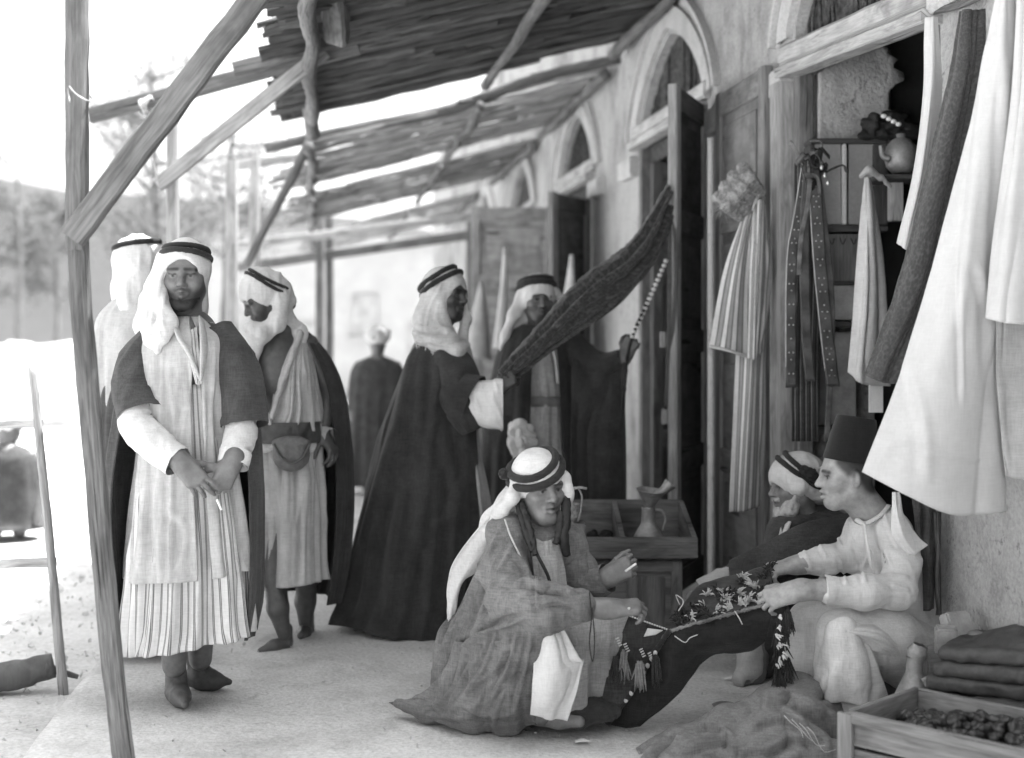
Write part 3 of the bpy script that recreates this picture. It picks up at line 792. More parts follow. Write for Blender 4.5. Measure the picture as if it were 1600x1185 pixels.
# rope lashing where the bearer meets the outer pole, and a loose tie on the near post
lash = [P(221, 168 + 3 * math.sin(i * 0.9), Y2 - 0.10 + 0.055 * math.cos(i * 1.1)) + Vector((0.02 * math.sin(i * 2.1) + i * 0.002, 0, 0.055 * math.sin(i * 1.1))) for i in range(26)]
tube('lashing', lash, [0.006] * 26, 'rope', aw1, n=110, sides=6)
tube('lashing', [P(228, 180, Y2 - 0.1), P(236, 230, Y2 - 0.08), P(243, 268, Y2 - 0.1), P(247, 290, Y2 - 0.09)], [0.005, 0.004, 0.005, 0.003], 'rope', aw1, n=16, sides=6)
tie = [P(108, 135, Y1 - 0.05), P(120, 148, Y1 - 0.045), P(139, 158, Y1 - 0.04), P(140, 150, Y1 + 0.05), P(110, 138, Y1 + 0.045), P(106, 136, Y1 - 0.02), P(109, 160, Y1 - 0.045)]
tube('lashing', tie, [0.0025] * 7, 'rope', aw1, n=40, sides=6)
# lashed pole and hanging stub at the outer corner of the dark awning
tube('purlin', [P(466, 55, 8.6), P(478, 130, 8.9), P(489, 212, 9.35)], [0.035, 0.04, 0.05], 'pole_bark', aw1, n=16, sides=10, wr=0.004)
beam('rafter', P(520, -30, 6.4), P(527, 58, 6.9), 0.12, 0.10, 'timber', aw1, up=(0, 1, 0), jit=0.006, seed=31)
# the paler awning's cross bearer, brace and posts
tube('bearer', [P(415, 232, 10.1), P(560, 200, 10.1), P(700, 172, 10.12), P(830, 125, 10.1), P(968, 92, 10.05)], [0.034, 0.036, 0.04, 0.04, 0.034], 'roof_plank_grey', aw2, n=40, sides=12, wr=0.008, freq=9)
tube('brace', [P(492, 205, 10.0), P(455, 280, 10.0), P(420, 345, 10.05), P(385, 415, 10.1)], [0.035, 0.035, 0.03, 0.03], 'pole_bark', aw2, n=16, sides=10, wr=0.003)
for px in (362, 398): beam('post', P(px, 250, 11.0 + (px - 362) * 0.05), G(px, 801) if px == 362 else P(px, 545 + F * EYE / 12.8, 12.8), 0.09, 0.08, 'timber_pale', aw2, up=(0, 1, 0), jit=0.004, seed=px)
beam('bearer', P(345, 262, 12.9), P(760, 208, 12.9), 0.06, 0.09, 'timber_pale', aw2, jit=0.005, seed=77)
for px, Y in ((500, 17.0), (515, 17.3), (735, 18.0)):
    beam('post', P(px, 340, Y), P(px, HZ + F * EYE / Y, Y), 0.10, 0.10, 'timber', aw4, up=(0, 1, 0), jit=0.005, seed=px)
beam('bearer', P(372, 418, 17.2), P(745, 366, 17.2), 0.08, 0.12, 'timber', aw4, jit=0.005, seed=91)
beam('bearer', P(372, 384, 16.8), P(745, 338, 16.8), 0.08, 0.10, 'timber_pale', aw4, jit=0.005, seed=92)

# ------------------------------------------------------------------ beyond the street: hill, trees, houses, tents
nx, ny = 90, 24
hx = np.linspace(-900, 700, nx)[None]; hy = np.linspace(0, 1, ny)[:, None]
prof = np.clip(45.5 - 0.11 * (hx + 135), 24, 60) + 2.5 * fbm(hx * 0.02 + 3, 0.5, 0.0, 3)
Zh = prof * np.sin(hy * np.pi * 0.5) ** 1.2 + 1.5 * fbm(hx * 0.03, hy * 7, 0.0, 3) * hy - 0.3
Vh = np.stack([hx + 0 * hy, 215 + 140 * hy + 0 * hx, Zh], -1).reshape(-1, 3)
me = np_mesh('hill', Vh, grid_faces(ny, nx)); fix_normals(me)
o = link('hill', me, 'hill'); tag(o, kind='structure')

def tree(label, base, h, crown_r, n_leaf, leaf, seed, lean=(0, 0), low=0.35, cat='tree'):
    r = np.random.RandomState(seed); base = Vector(base)
    root = thing('tree', base, label, cat, 'trees beyond the street')
    V, Q, o = [], [], 0
    trunk = [base + Vector((lean[0] * f, lean[1] * f, h * f)) + Vector((r.uniform(-.1, .1), r.uniform(-.1, .1), 0)) * h * 0.06 for f in (0, .25, .5, .75, .95)]
    parts = [tube_np(trunk, [0.016 * h, 0.013 * h, 0.01 * h, 0.007 * h, 0.003 * h], n=16, sides=9, wr=0.004 * h, freq=3)[:2]]
    tips = []
    for i in range(16):
        f = r.uniform(low, 0.95); p = base + Vector((lean[0] * f, lean[1] * f, h * f)); a = r.uniform(0, 6.28); L = crown_r * r.uniform(0.5, 1.05) * (1.15 - 0.5 * abs(f - 0.6))
        q = p + Vector((math.cos(a) * L, math.sin(a) * L, L * r.uniform(0.1, 0.7)))
        m = (p + q) / 2 + Vector((0, 0, -0.05 * L))
        parts.append(tube_np([p, m, q], [0.008 * h, 0.005 * h, 0.002 * h], n=7, sides=6)[:2]); tips += [m, q, (m + q) / 2]
    V, Q = join_np(parts); link('trunk', np_mesh('trunk', V, Q), 'bark', root)
    tp = np.array([tuple(t) for t in tips]); k = r.randint(len(tp), size=n_leaf)
    c = tp[k] + r.normal(size=(n_leaf, 3)) * crown_r * 0.17
    d1 = r.normal(size=(n_leaf, 3)); d1 /= np.linalg.norm(d1, axis=1)[:, None]; d2 = np.cross(d1, r.normal(size=(n_leaf, 3))); d2 /= np.linalg.norm(d2, axis=1)[:, None]
    s = leaf * r.uniform(0.6, 1.4, (n_leaf, 1))
    Vl = np.stack([c - d1 * s, c + d2 * s * 0.35, c + d1 * s, c - d2 * s * 0.35], 1).reshape(-1, 3)
    link('crown', np_mesh('crown', Vl, np.arange(n_leaf * 4).reshape(-1, 4), smooth=False), 'foliage', root)
    return root
tree('feathery tree standing beyond the near brace', P(262, 600, 26), 6.6, 1.6, 6000, 0.05, 1, (-0.35, 0))
tree('thin tree behind the lashed bearer', P(345, 600, 30), 6.2, 1.4, 4000, 0.05, 2, (0.3, 0))
tree('low pale tree at the left edge before the hill', P(30, 590, 62), 10.0, 2.2, 4500, 0.11, 3)
tree('slender tree left of the near post, before the hill', P(88, 590, 66), 9.6, 1.6, 3500, 0.11, 4)

def house(name, label, c, w, d, h, mat, wins, rz=0.0):
    root = thing(name, c, label, 'building', rz=rz)
    M = Matrix.Translation(c) @ Matrix.Rotation(rz, 4, 'Z')
    bm = bmesh.new(); bmesh.ops.create_cube(bm, size=1, matrix=M @ Matrix.Translation((0, d / 2, h / 2)) @ Matrix.Diagonal((w, d, h, 1)))
    me = bpy.data.meshes.new('wall'); bm.to_mesh(me); bm.free(); link('wall', me, mat, root)
    bm = bmesh.new(); bmesh.ops.create_cube(bm, size=1, matrix=M @ Matrix.Translation((0, d / 2, h + 0.15)) @ Matrix.Diagonal((w + 0.3, d + 0.3, 0.3, 1)))
    me = bpy.data.meshes.new('roof'); bm.to_mesh(me); bm.free(); link('roof', me, mat, root)
    for (x, z, ww, hh) in wins:
        bm = bmesh.new(); bmesh.ops.create_cube(bm, size=1, matrix=M @ Matrix.Translation((x, -0.01, z)) @ Matrix.Diagonal((ww, 0.12, hh, 1)))
        me = bpy.data.meshes.new('window'); bm.to_mesh(me); bm.free(); wdw = link('window', me, 'shadow_window', root)
        bm = bmesh.new(); bmesh.ops.create_cube(bm, size=1, matrix=M @ Matrix.Translation((x, -0.05, z - hh / 2 - 0.05)) @ Matrix.Diagonal((ww + 0.2, 0.2, 0.08, 1)))
        me = bpy.data.meshes.new('sill'); bm.to_mesh(me); bm.free(); link('sill', me, mat, wdw)
    return root
house('plaster_house', 'pale flat roofed house closing the end of the street', P(560, HZ + F * 1.47 / 38, 38), 8.5, 6, 4.3, 'whitewash',
      [(-3.2, 2.4, 0.7, 1.2), (-1.6, 1.1, 0.9, 2.2), (0.2, 2.4, 0.7, 1.2), (1.9, 1.1, 0.9, 2.2), (3.3, 2.4, 0.7, 1.2)])
house('plaster_house', 'small pale house behind the awning posts', P(405, HZ + F * 1.47 / 46, 46), 4.0, 6, 5.2, 'whitewash',
      [(-1.2, 3.6, 0.7, 1.0), (0.4, 3.6, 0.7, 1.0), (-1.2, 1.4, 0.7, 1.4), (1.2, 1.4, 0.9, 2.0)])

def tent(label, c, w, d, h, eave):
    root = thing('tent', c, label, 'tent', 'white tents across the street')
    c = Vector(c); rows = []
    for f, z in ((0, 0.06), (0.2, eave * 0.8), (0.5, h), (0.8, eave * 0.8), (1, 0.06)):
        rows.append([c + Vector((x * w, (f - 0.5) * d, z - 0.12 * h * math.sin((x + 0.5) * math.pi) * (1 if f == 0.5 else 0.5))) for x in (-0.5, -0.17, 0.17, 0.5)])
    sheet('canopy', rows, 'tent_cloth', root, 24, 24, fold=0.04, fu=5, seed=3)
    for sx in (-0.46, 0.46): beam('pole', c + Vector((sx * w, 0, 0)), c + Vector((sx * w, 0, h - 0.03)), 0.06, 0.06, 'timber', root, up=(0, 1, 0))
    return root
tent('low white tent across the street at the left edge', P(10, HZ + F * 1.46 / 27, 27), 4.2, 4.0, 1.75, 1.3)
tent('white tent beyond the near post, behind the stake fence', P(118, HZ + F * 1.46 / 31, 31), 3.0, 3.6, 1.65, 1.2)

# ------------------------------------------------------------------ stake fence and log at the street edge
sp = G(99, 1086); Yf = F * (EYE + 0.12) / (1086 - HZ)
fence = thing('stake_fence', P(99, 1086, Yf), 'leaning stake with two rails at the pavement edge', 'fence')
tube('stake', [P(50, 570, Yf), P(62, 690, Yf), P(76, 830, Yf), P(100, 1092, Yf)], [0.016, 0.018, 0.019, 0.022], 'timber_pale', fence, n=24, sides=8, wr=0.002)
beam('rail', P(62, 661, Yf + 0.02), P(-170, 668, Yf + 0.9), 0.03, 0.035, 'timber_pale', fence, jit=0.004, seed=2)
beam('rail', P(84, 879, Yf + 0.02), P(-170, 886, Yf + 0.9), 0.03, 0.04, 'timber_pale', fence, jit=0.004, seed=3)
beam('stake', P(-165, 600, Yf + 0.88), P(-160, HZ + F * 1.46 / (Yf + 0.88), Yf + 0.88), 0.035, 0.03, 'timber_pale', fence, up=(0, 1, 0), seed=4)
lg = thing('log', P(40, 1062, Yf - 0.05), 'short dark log lying at the foot of the stake', 'log')
tube('trunk', [P(-70, 1076, Yf - 0.1), P(0, 1060, Yf - 0.02), P(45, 1050, Yf + 0.02), P(84, 1040, Yf + 0.06)], [0.062, 0.06, 0.058, 0.05], 'bark', lg, n=24, sides=14, wr=0.006, freq=20)
tube('branch_stub', [P(70, 1042, Yf), P(95, 1050, Yf + 0.05), P(122, 1058, Yf + 0.08)], [0.02, 0.015, 0.01], 'bark', lg, n=10, sides=8)
# ------------------------------------------------------------------ materials for people
skin_mat('skin')
cloth('white_cotton', 0.62, 0.10, 0.5, 0.5, dirt=0.15)
cloth('white_bright', 0.66, 0.06, 0.4, 0.4)
cloth('cream_cotton', 0.46, 0.14, 0.5, 0.6, dirt=0.2)
cloth('beige_cotton', 0.38, 0.16, 0.5, 0.6, dirt=0.2)
cloth('gauze', 0.55, 0.22, 0.6, 1.0, dirt=0.1)
cloth('dark_wool', 0.043, 0.25, 0.35, 0.9, sheen=0.12, dirt=0.2)
cloth('brown_wool', 0.068, 0.25, 0.4, 0.9, sheen=0.12, dirt=0.3)
cloth('grey_wool', 0.185, 0.25, 0.5, 0.9, sheen=0.1, dirt=0.35)
cloth('black_cord', 0.03, 0.2, 0.3, 1.0, sheen=0.1)
cloth('trouser_cotton', 0.68, 0.12, 0.5, 0.6, dirt=0.2)
cloth('felt', 0.016, 0.1, 0.15, 0.7, sheen=0.15)
cloth('striped_gown', 0.6, 0.08, 0.3, 0.4, stripes=(62, [(0.0, 0.60), (0.55, 0.14), (0.66, 0.42), (0.74, 0.14), (0.85, 0.60)]))
plain('leather', 0.06, 0.55, 0.4, 30, 0.4, 0.004, 160, spec=0.5)
plain('leather_tan', 0.13, 0.6, 0.35, 30, 0.4, 0.004, 160, spec=0.4)
plain('hair', 0.02, 0.6, 0.4, 40, 0.8, 0.006, 300, spec=0.4)
plain('grey_hair', 0.42, 0.8, 0.35, 50, 1.0, 0.006, 300, spec=0.2)
plain('paper_white', 0.8, 0.8, 0.05, 30, 0.1, 0.002, 200)
plain('metal_ring', 0.6, 0.35, 0.1, 30, 0.1, 0.002, 200, metallic=0.9)

# ------------------------------------------------------------------ anatomy
class Fig:
    def __init__(self, Y0): self.Y = Y0
    def __call__(self, px, py, dy=0.0): return np.array(P(px, py, self.Y + dy))
def A(v): return np.array(v, float)
def head(f, c, fwd, up=(0, 0, 1), s=1.0, paint=None, tone=0.14, neck=None, beard=0.0, ears=True, open_mouth=0.0):
    R = frame(fwd, up)
    L = lambda x, y, z: c + s * (A((x, y, z)) @ R)
    e = lambda x, y, z, rx, ry, rz, k=0.02, sub=False: f.ell(L(x, y, z), A((rx, ry, rz)) * s, R, k * s, sub)
    cn = lambda a, b, ra, rb, k=0.012, sub=False: f.cone(L(*a), L(*b), ra * s, rb * s, k * s, sub)
    e(-0.012, 0, 0.032, 0.097, 0.077, 0.092)
    e(0.028, 0, -0.03, 0.064, 0.062, 0.085, 0.03)
    cn((0.058, -0.012, -0.097), (0.058, 0.012, -0.097), 0.021, 0.021, 0.025)
    for y in (-1, 1):
        cn((-0.002, y * 0.052, -0.055), (0.05, y * 0.018, -0.097), 0.017, 0.017, 0.03)
        e(0.056, y * 0.042, -0.022, 0.026, 0.022, 0.02, 0.025)
        e(0.094, y * 0.032, 0.002, 0.014, 0.02, 0.013, 0.016, True)
    cn((0.077, -0.04, 0.021), (0.083, 0, 0.018), 0.013, 0.011, 0.014); cn((0.077, 0.04, 0.021), (0.083, 0, 0.018), 0.013, 0.011, 0.014)
    cn((0.086, 0, 0.012), (0.108, 0, -0.026), 0.0085, 0.0125, 0.012)
    for y in (-1, 1):
        cn((0.098, y * 0.012, -0.031), (0.09, y * 0.014, -0.032), 0.0085, 0.007, 0.006)
        e(0.0715, y * 0.031, 0.001, 0.0125, 0.0125, 0.0125, 0.002)
        cn((0.074, y * 0.045, 0.007), (0.083, y * 0.031, 0.0085), 0.0052, 0.0052, 0.004); cn((0.083, y * 0.031, 0.0085), (0.08, y * 0.017, 0.006), 0.0045, 0.004, 0.004)
        cn((0.075, y * 0.043, -0.005), (0.08, y * 0.019, -0.007), 0.004, 0.004, 0.006)
        if ears:
            e(-0.008, y * 0.078, -0.004, 0.02, 0.009, 0.033, 0.008)
            e(-0.004, y * 0.087, 0.0, 0.011, 0.006, 0.02, 0.005, True)
    cn((0.084, -0.021, -0.058), (0.094, 0, -0.054), 0.006, 0.008, 0.006); cn((0.084, 0.021, -0.058), (0.094, 0, -0.054), 0.006, 0.008, 0.006)
    cn((0.083, -0.017, -0.069), (0.09, 0, -0.071 - open_mouth), 0.006, 0.009, 0.006); cn((0.083, 0.017, -0.069), (0.09, 0, -0.071 - open_mouth), 0.006, 0.009, 0.006)
    cn((0.1, -0.02, -0.0625), (0.1, 0.02, -0.0625), 0.003 + open_mouth, 0.003 + open_mouth, 0.004, True)
    if neck is not None:
        f.cone(L(-0.02, 0, -0.06), neck, 0.052 * s, 0.062, 0.04)
    if paint is not None:
        pt = lambda a, b, r, v, sft=0.006: paint.append((L(*a), L(*b), r * s, v, sft * s))
        d = tone
        for y in (-1, 1):
            pt((0.08, y * 0.046, 0.004), (0.088, y * 0.018, 0.003), 0.014, d * 0.72, 0.01)
            pt((0.083, y * 0.05, 0.021), (0.095, y * 0.014, 0.024), 0.0065, 0.02, 0.005)
            pt((0.083, y * 0.031, 0.001), (0.084, y * 0.031, 0.001), 0.0085, 0.24, 0.003)
            pt((0.086, y * 0.031, 0.001), (0.085, y * 0.031, 0.001), 0.0066, 0.012, 0.003)
            pt((0.083, y * 0.045, 0.0085), (0.086, y * 0.02, 0.0075), 0.0036, 0.015, 0.003)
        pt((0.093, -0.02, -0.06), (0.093, 0.02, -0.06), 0.008, d * 0.6, 0.006)
        pt((0.1, -0.02, -0.0625), (0.1, 0.02, -0.0625), 0.005, 0.02, 0.003)
        pt((0.1, -0.012, -0.038), (0.1, 0.012, -0.038), 0.005, d * 0.5, 0.004)
        if beard:
            pt((0.085, -0.026, -0.049), (0.085, 0.026, -0.049), 0.009, d * (1 - beard), 0.008)
            pt((0.07, -0.03, -0.095), (0.07, 0.03, -0.095), 0.034, d * (1 - beard), 0.02)
            for y in (-1, 1): pt((0.02, y * 0.065, -0.03), (0.06, y * 0.035, -0.09), 0.026, d * (1 - beard), 0.02)
    return L
def hand(f, wrist, d, back, side=1, curl=(0.3, 0.4, 0.45, 0.5, 0.3), s=1.0, spread=0.10, thumb=(0.62, 0.68, -0.38), arm=None, armr=0.036):
    """wrist place, direction of the fingers, direction of the back of the hand; side +1 = thumb along back x d"""
    R = frame(d, back); w = A(wrist)
    L = lambda p: w + s * (A(p) @ R)
    kx, ky = [0.088, 0.092, 0.087, 0.078], [0.030, 0.010, -0.011, -0.030]
    lens = [0.072, 0.080, 0.074, 0.058]; rad = [0.0090, 0.0094, 0.0088, 0.0078]
    f.cone(L((-0.03, 0.006, 0)), L((0.01, 0.010 * side, 0)), 0.026 * s, 0.024 * s, 0.03)
    f.cone(L((-0.03, -0.006, 0)), L((0.01, -0.012 * side, 0)), 0.025 * s, 0.023 * s, 0.03)
    for i in range(4):
        k = L((kx[i], ky[i] * side, 0.002))
        f.cone(L((0.012, ky[i] * 0.75 * side, 0)), k, 0.0165 * s, 0.0125 * s, 0.016)
        a = 0.0; p = A((kx[i], ky[i] * side, 0.002)); sp = (1.5 - i) * spread * side
        for j, fr in enumerate((0.45, 0.31, 0.24)):
            a += curl[i] * (0.85, 1.15, 0.8)[j]
            q = p + lens[i] * fr * A((math.cos(a) * math.cos(sp), math.sin(sp), -math.sin(a)))
            r0, r1 = rad[i] * (1.08, 0.98, 0.92)[j], rad[i] * (1.0, 0.94, 0.72)[j]
            f.cone(L(p), L(q), r0 * s, r1 * s, 0.0025); p = q
    t = A(thumb); t = t / np.linalg.norm(t); t[1] *= side
    p = A((0.018, 0.022 * side, -0.006)); a2 = curl[4]
    for j, ln in enumerate((0.045, 0.034, 0.028)):
        q = p + t * ln
        f.cone(L(p), L(q), (0.0165, 0.0118, 0.0108)[j] * s, (0.012, 0.0108, 0.0078)[j] * s, (0.014, 0.005, 0.004)[j]); p = q
        t = t + A((0.25, -0.55 * side, -0.25)) * a2; t = t / np.linalg.norm(t)
    if arm is not None: f.cone(L((-0.02, 0, 0)), arm, 0.029 * s, armr, 0.03)
    return L
def tones(V, base, paint):
    t = np.full(len(V), base, float)
    for a, b, r, v, sft in paint:
        ab = b - a; q = np.clip(((V - a) @ ab) / (ab @ ab + 1e-12), 0, 1)
        d = np.linalg.norm(V - a - q[:, None] * ab, axis=1) - r
        w = np.clip(0.5 - d / (2 * sft), 0, 1); w = w * w * (3 - 2 * w)
        t = t * (1 - w) + v * w
    return t
def body(label, base, fields, tone, paint, group=None):
    """one mesh for the whole figure; fields = [(Field, cell size, displacement)]"""
    V, Q = join_np([f.build(h) for f, h in fields])
    tn = tones(V, tone, paint)
    me = np_mesh('person', V - A(base), Q, tone=tn)
    o = link('person', me, 'skin'); o.location = tuple(base)
    return tag(o, label, 'person', group)
def drape(name, f, mat, parent, h=0.010, amp=0.01, fr=(14, 14, 4), seed=0, warp=0.15, cut=None, fine=0.3, folds=None):
    def d(x, y, z):
        wx = warp * vnoise(x * 3 + seed, y * 3, z * 3) * fr[0] * 0.2
        n = ridge(vnoise(x * fr[0] + wx + seed * 3.7, y * fr[1] + wx, z * fr[2] + seed)) - 0.3
        if fine: n = n + fine * ridge(vnoise(x * fr[0] * 2.7 + wx, y * fr[1] * 2.7 + seed, z * fr[2] * 2.7))
        return amp * n
    V, Q = f.build(h, d if amp else None, cut=cut)
    if folds: V = crease(V, vnormals(V, Q), folds)
    return link(name, np_mesh(name, V, Q, V[:, :2]), mat, parent)
def agal(parent, hc, fwd, up, n, offs, r=0.013, s=1.0, dome=(0.112, 0.092, 0.104), mat='black_cord'):
    """head rope: each ring lies on the crown of the kerchief, in a plane with normal n, offs metres above its middle"""
    R = frame(fwd, up); c0 = hc + s * (A((-0.014, 0, 0.036)) @ R); n = A(n) / np.linalg.norm(n)
    u = np.cross(n, (0.2, 1, 0.1)); u /= np.linalg.norm(u); v = np.cross(n, u); rad = (A(dome) + 0.35 * r) * s
    for i, of in enumerate(offs):
        c = c0 + n * of; pts = []
        for t in np.linspace(0, 2 * np.pi, 41):
            d = u * math.cos(t) + v * math.sin(t); p, q = (R @ (c - c0)) / rad, (R @ d) / rad
            b, a2, cc = p @ q, q @ q, p @ p - 1
            pts.append(c + d * ((-b + math.sqrt(max(b * b - a2 * cc, 1e-6))) / a2) + n * 0.004 * math.sin(2 * t + i))
        V, Q, uv = tube_np(pts, [r] * 41, n=100, sides=12, wr=0.0012, freq=260, cap=False)
        link('head_rope', np_mesh('head_rope', V, Q, uv), mat, parent)

def headcloth(parent, c, fwd, up, falls, mat='white_cotton', s=1.0, opening=(0.105, 0, -0.03, 0.085, 0.062, 0.098), h=0.006, amp=0.006, fr=(22, 22, 7), seed=0, dome=(0.112, 0.092, 0.104), hole2=None, name='headcloth', folds=None):
    """kerchief over the crown with falls (chains of places and radii) and an opening for the face"""
    f = Field(); R = frame(fwd, up); L = lambda x, y, z: c + s * (A((x, y, z)) @ R)
    f.ell(L(-0.014, 0, 0.036), A(dome) * s, R, 0.03)
    for pts, rad in falls: f.chain(pts, rad, 0.035)
    if opening:
        ox, oy, oz, rx, ry, rz = opening
        f.ell(L(ox, oy, oz), A((rx, ry, rz)) * s, R, 0.012, True)
    if hole2: f.cone(hole2[0], hole2[1], hole2[2], hole2[3], 0.012, True)
    return drape(name, f, mat, parent, h, amp, fr, seed, folds=folds)
def shoe(f, heel, toe, ankle, r=0.042, k=0.02):
    heel, toe, ankle = A(heel), A(toe), A(ankle); m = heel * 0.42 + toe * 0.58
    f.cone(heel, m, r * 0.92, r, k); f.cone(m, toe, r, r * 0.34, k); f.cone(ankle, heel * 0.7 + toe * 0.3, r * 1.05, r * 1.1, 0.03)

# ================================================================== man standing at the left, hands crossed
W = Fig(5.0)
hc = W(289, 432, 0.0); fw = (0.10, -1.0, -0.04)
paint = []; fh = Field()
Lh = head(fh, hc, fw, s=1.04, paint=paint, tone=0.15, neck=W(293, 520, 0.04), beard=0.7, ears=False)
fa = Field(); hand(fa, W(284, 724, -0.235), W(334, 782, -0.245) - W(284, 724, -0.235), (0.1, -1, 0.25), 1, (0.28, 0.34, 0.42, 0.5, 0.2), 1.0, arm=W(232, 672, -0.17), armr=.03)
hand(fa, W(361, 726, -0.185), W(336, 775, -0.20) - W(361, 726, -0.185), (0.6, -1, 0.1), -1, (0.8, 0.85, 0.9, 0.95, 0.4), 0.98, arm=W(372, 690, -0.12), armr=.03)
ft = Field(); ft.chain([W(292, 530, 0.05), W(290, 640, 0.02), W(288, 760, 0.02)], [0.12, 0.13, 0.14]); ft.chain([W(275, 780, 0.02), W(272, 1040, 0.06)], [0.085, 0.045]); ft.chain([W(315, 780, 0.04), W(313, 1030, 0.24)], [0.085, 0.045])
ft.chain([W(240, 540, 0.04), W(214, 625, -0.05), W(232, 672, -0.17)], [0.05, 0.034, 0.03]); ft.chain([W(345, 538, 0.04), W(378, 620, 0.0), W(374, 668, -0.1)], [0.05, 0.034, 0.03])
m1 = body('man in white headcloth and light coat standing with crossed hands beside the near post', W(290, 1118, 0.05), [(fh, 0.004), (fa, 0.0035), (ft, 0.012)], 0.145, paint)
f = Field(); shoe(f, W(272, 1072, 0.14), W(289, 1102, -0.05), W(273, 1030, 0.13), 0.037); drape('boot', f, 'leather_tan', m1, 0.006, 0.002, (30, 30, 30))
f = Field(); shoe(f, W(300, 1060, 0.28), W(358, 1066, 0.26), W(303, 1020, 0.27), 0.036); drape('boot', f, 'leather', m1, 0.006, 0.002, (30, 30, 30))
loft('gown', W.Y, [(600, 238, 345, .12, .12), (700, 222, 358, .12, .12), (800, 214, 370, .125, .13), (890, 207, 380, .135, .14), (960, 200, 386, .145, .15), (1006, 194, 389, .15, .16, 0, -34)], 'striped_gown', m1, fold=0.042, nf=2.6, seed=2, foldtop=0.2, n=220)
loft('coat', W.Y, [(496, 268, 318, .065, .07, .02), (512, 247, 336, .10, .10, .02), (535, 226, 356, .125, .12), (580, 221, 360, .14, .13), (650, 222, 358, .145, .13), (720, 216, 364, .145, .135), (790, 208, 374, .15, .14), (850, 204, 381, .155, .145), (898, 202, 386, .16, .15, 0, -15)], 'cream_cotton', m1, arc=(-58, 289), fold=0.032, nf=2.6, seed=5, n=190, rows=110, foldtop=0.25, folds=[(p, a, w) for p,a,w in [([(262,560),(268,620),(276,668)],.010,5),([(290,640),(284,690),(280,730)],.010,5),([(316,610),(318,680),(314,730)],.012,4),([(245,600),(250,660),(262,700)],.009,5),([(228,760),(224,840),(216,898)],.010,6),([(262,790),(290,830),(280,896)],.010,6),([(250,740),(245,800),(250,890)],.010,6),([(350,770),(360,830),(368,885)],.010,6),([(340,600),(346,660),(352,720)],.010,5),([(300,560),(304,600),(312,640)],.009,4)]])
loft('cloak', W.Y, [(503, 262, 325, .08, .09, .03), (518, 232, 352, .12, .12, .03), (545, 206, 374, .15, .15, .03), (600, 192, 388, .16, .17, .04), (660, 180, 398, .17, .18, .05), (750, 170, 404, .18, .2, .06), (850, 172, 406, .19, .2, .06), (930, 178, 404, .19, .2, .06), (988, 184, 396, .19, .2, .06, 10)], 'brown_wool', m1, arc=(-28, 216), fold=0.035, nf=2.2, seed=3, n=150, rows=80)
tube('cloak_sleeve', [W(250, 522, .03), W(222, 560, .0), W(213, 605, -.05), W(222, 652, -.11)], [(.065, .075), (.075, .085), (.082, .09), (.086, .092)], 'brown_wool', m1, n=50, sides=30, wr=0.010, freq=9, seed=1, cap=False)
tube('cloak_sleeve', [W(338, 520, .03), W(362, 555, .0), W(376, 605, -.02), W(382, 665, -.05)], [(.06, .07), (.07, .08), (.078, .085), (.082, .088)], 'brown_wool', m1, n=50, sides=30, wr=0.010, freq=9, seed=2, cap=False)
tube('shirt_sleeve', [W(216, 620, -.08), W(214, 662, -.13), W(240, 692, -.18), W(279, 722, -.225)], [(.055, .06), (.062, .065), (.06, .06), (.056, .058)], 'white_cotton', m1, n=60, sides=30, wr=0.006, freq=26, seed=3, cap=False)
tube('shirt_sleeve', [W(380, 640, -.03), W(376, 680, -.09), W(367, 706, -.14), W(363, 730, -.165)], [(.05, .05), (.056, .052), (.052, .05), (.05, .048)], 'white_cotton', m1, n=60, sides=30, wr=0.006, freq=26, seed=4, cap=False)
tube('shirt_cuff', [W(369, 707, -.14), W(364, 728, -.165)], [(.056, .054), (.058, .055)], 'white_bright', m1, n=12, sides=24, wr=0.002, cap=False)
# open collar folded over the coat
for pts in ([W(272, 505, -.06), W(282, 530, -.145), W(297, 555, -.165), W(312, 592, -.165)], [W(314, 500, -.06), W(318, 525, -.135), W(318, 555, -.16), W(314, 596, -.165)]):
    tube('collar', pts, [(.02, .008), (.03, .009), (.028, .008), (.008, .005)], 'cream_cotton', m1, n=30, sides=14, wr=0.002, up=(0, -1, 0.2))
sheet('undershirt', [[W(284, 512, -.075), W(297, 516, -.095), W(308, 510, -.075)], [W(294, 555, -.135), W(303, 557, -.145), W(312, 553, -.135)], [W(306, 600, -.15), W(310, 602, -.152), W(316, 600, -.15)]], 'striped_gown', m1, 24, 24, fold=0.003, fu=8)
headcloth(m1, hc, fw, (0, 0, 1), [
    ([hc + A((-.07, .0, .06)), W(246, 452, -.02), W(235, 500, -.03), W(242, 530, -.10), W(246, 548, -.13)], [.04, .042, .044, .034, .012]),
    ([hc + A((-.075, .03, .0)), W(240, 470, .04), W(230, 510, .05), W(234, 540, .03)], [.035, .045, .045, .025]),
    ([W(258, 420, -.055), W(256, 470, -.08), W(262, 505, -.115), W(255, 528, -.14)], [.02, .026, .03, .02]),
    ([hc + A((0, .07, .03)), W(290, 480, .09), W(290, 530, .12)], [.075, .08, .06])], 'white_cotton', 1.04, h=0.0045, amp=0.003, fr=(20, 20, 6), seed=3,
    opening=(0.118, 0.0, -0.032, 0.112, 0.069, 0.098), dome=(.108, .086, .102), hole2=(Lh(.135, -.024, .012), Lh(.135, .024, .012), .064, .064), folds=[([(100 + x / 2.96, 350 + y / 2.96) for x, y in p], a, w) for p, a, w in [([(450,185),(420,350),(385,560)],.006,3.5),([(490,200),(455,400),(470,520)],.006,3),([(400,250),(350,420),(325,485)],.006,3.5),([(425,220),(385,400),(350,540)],.005,3),([(470,420),(440,520),(425,620)],.005,3)]])
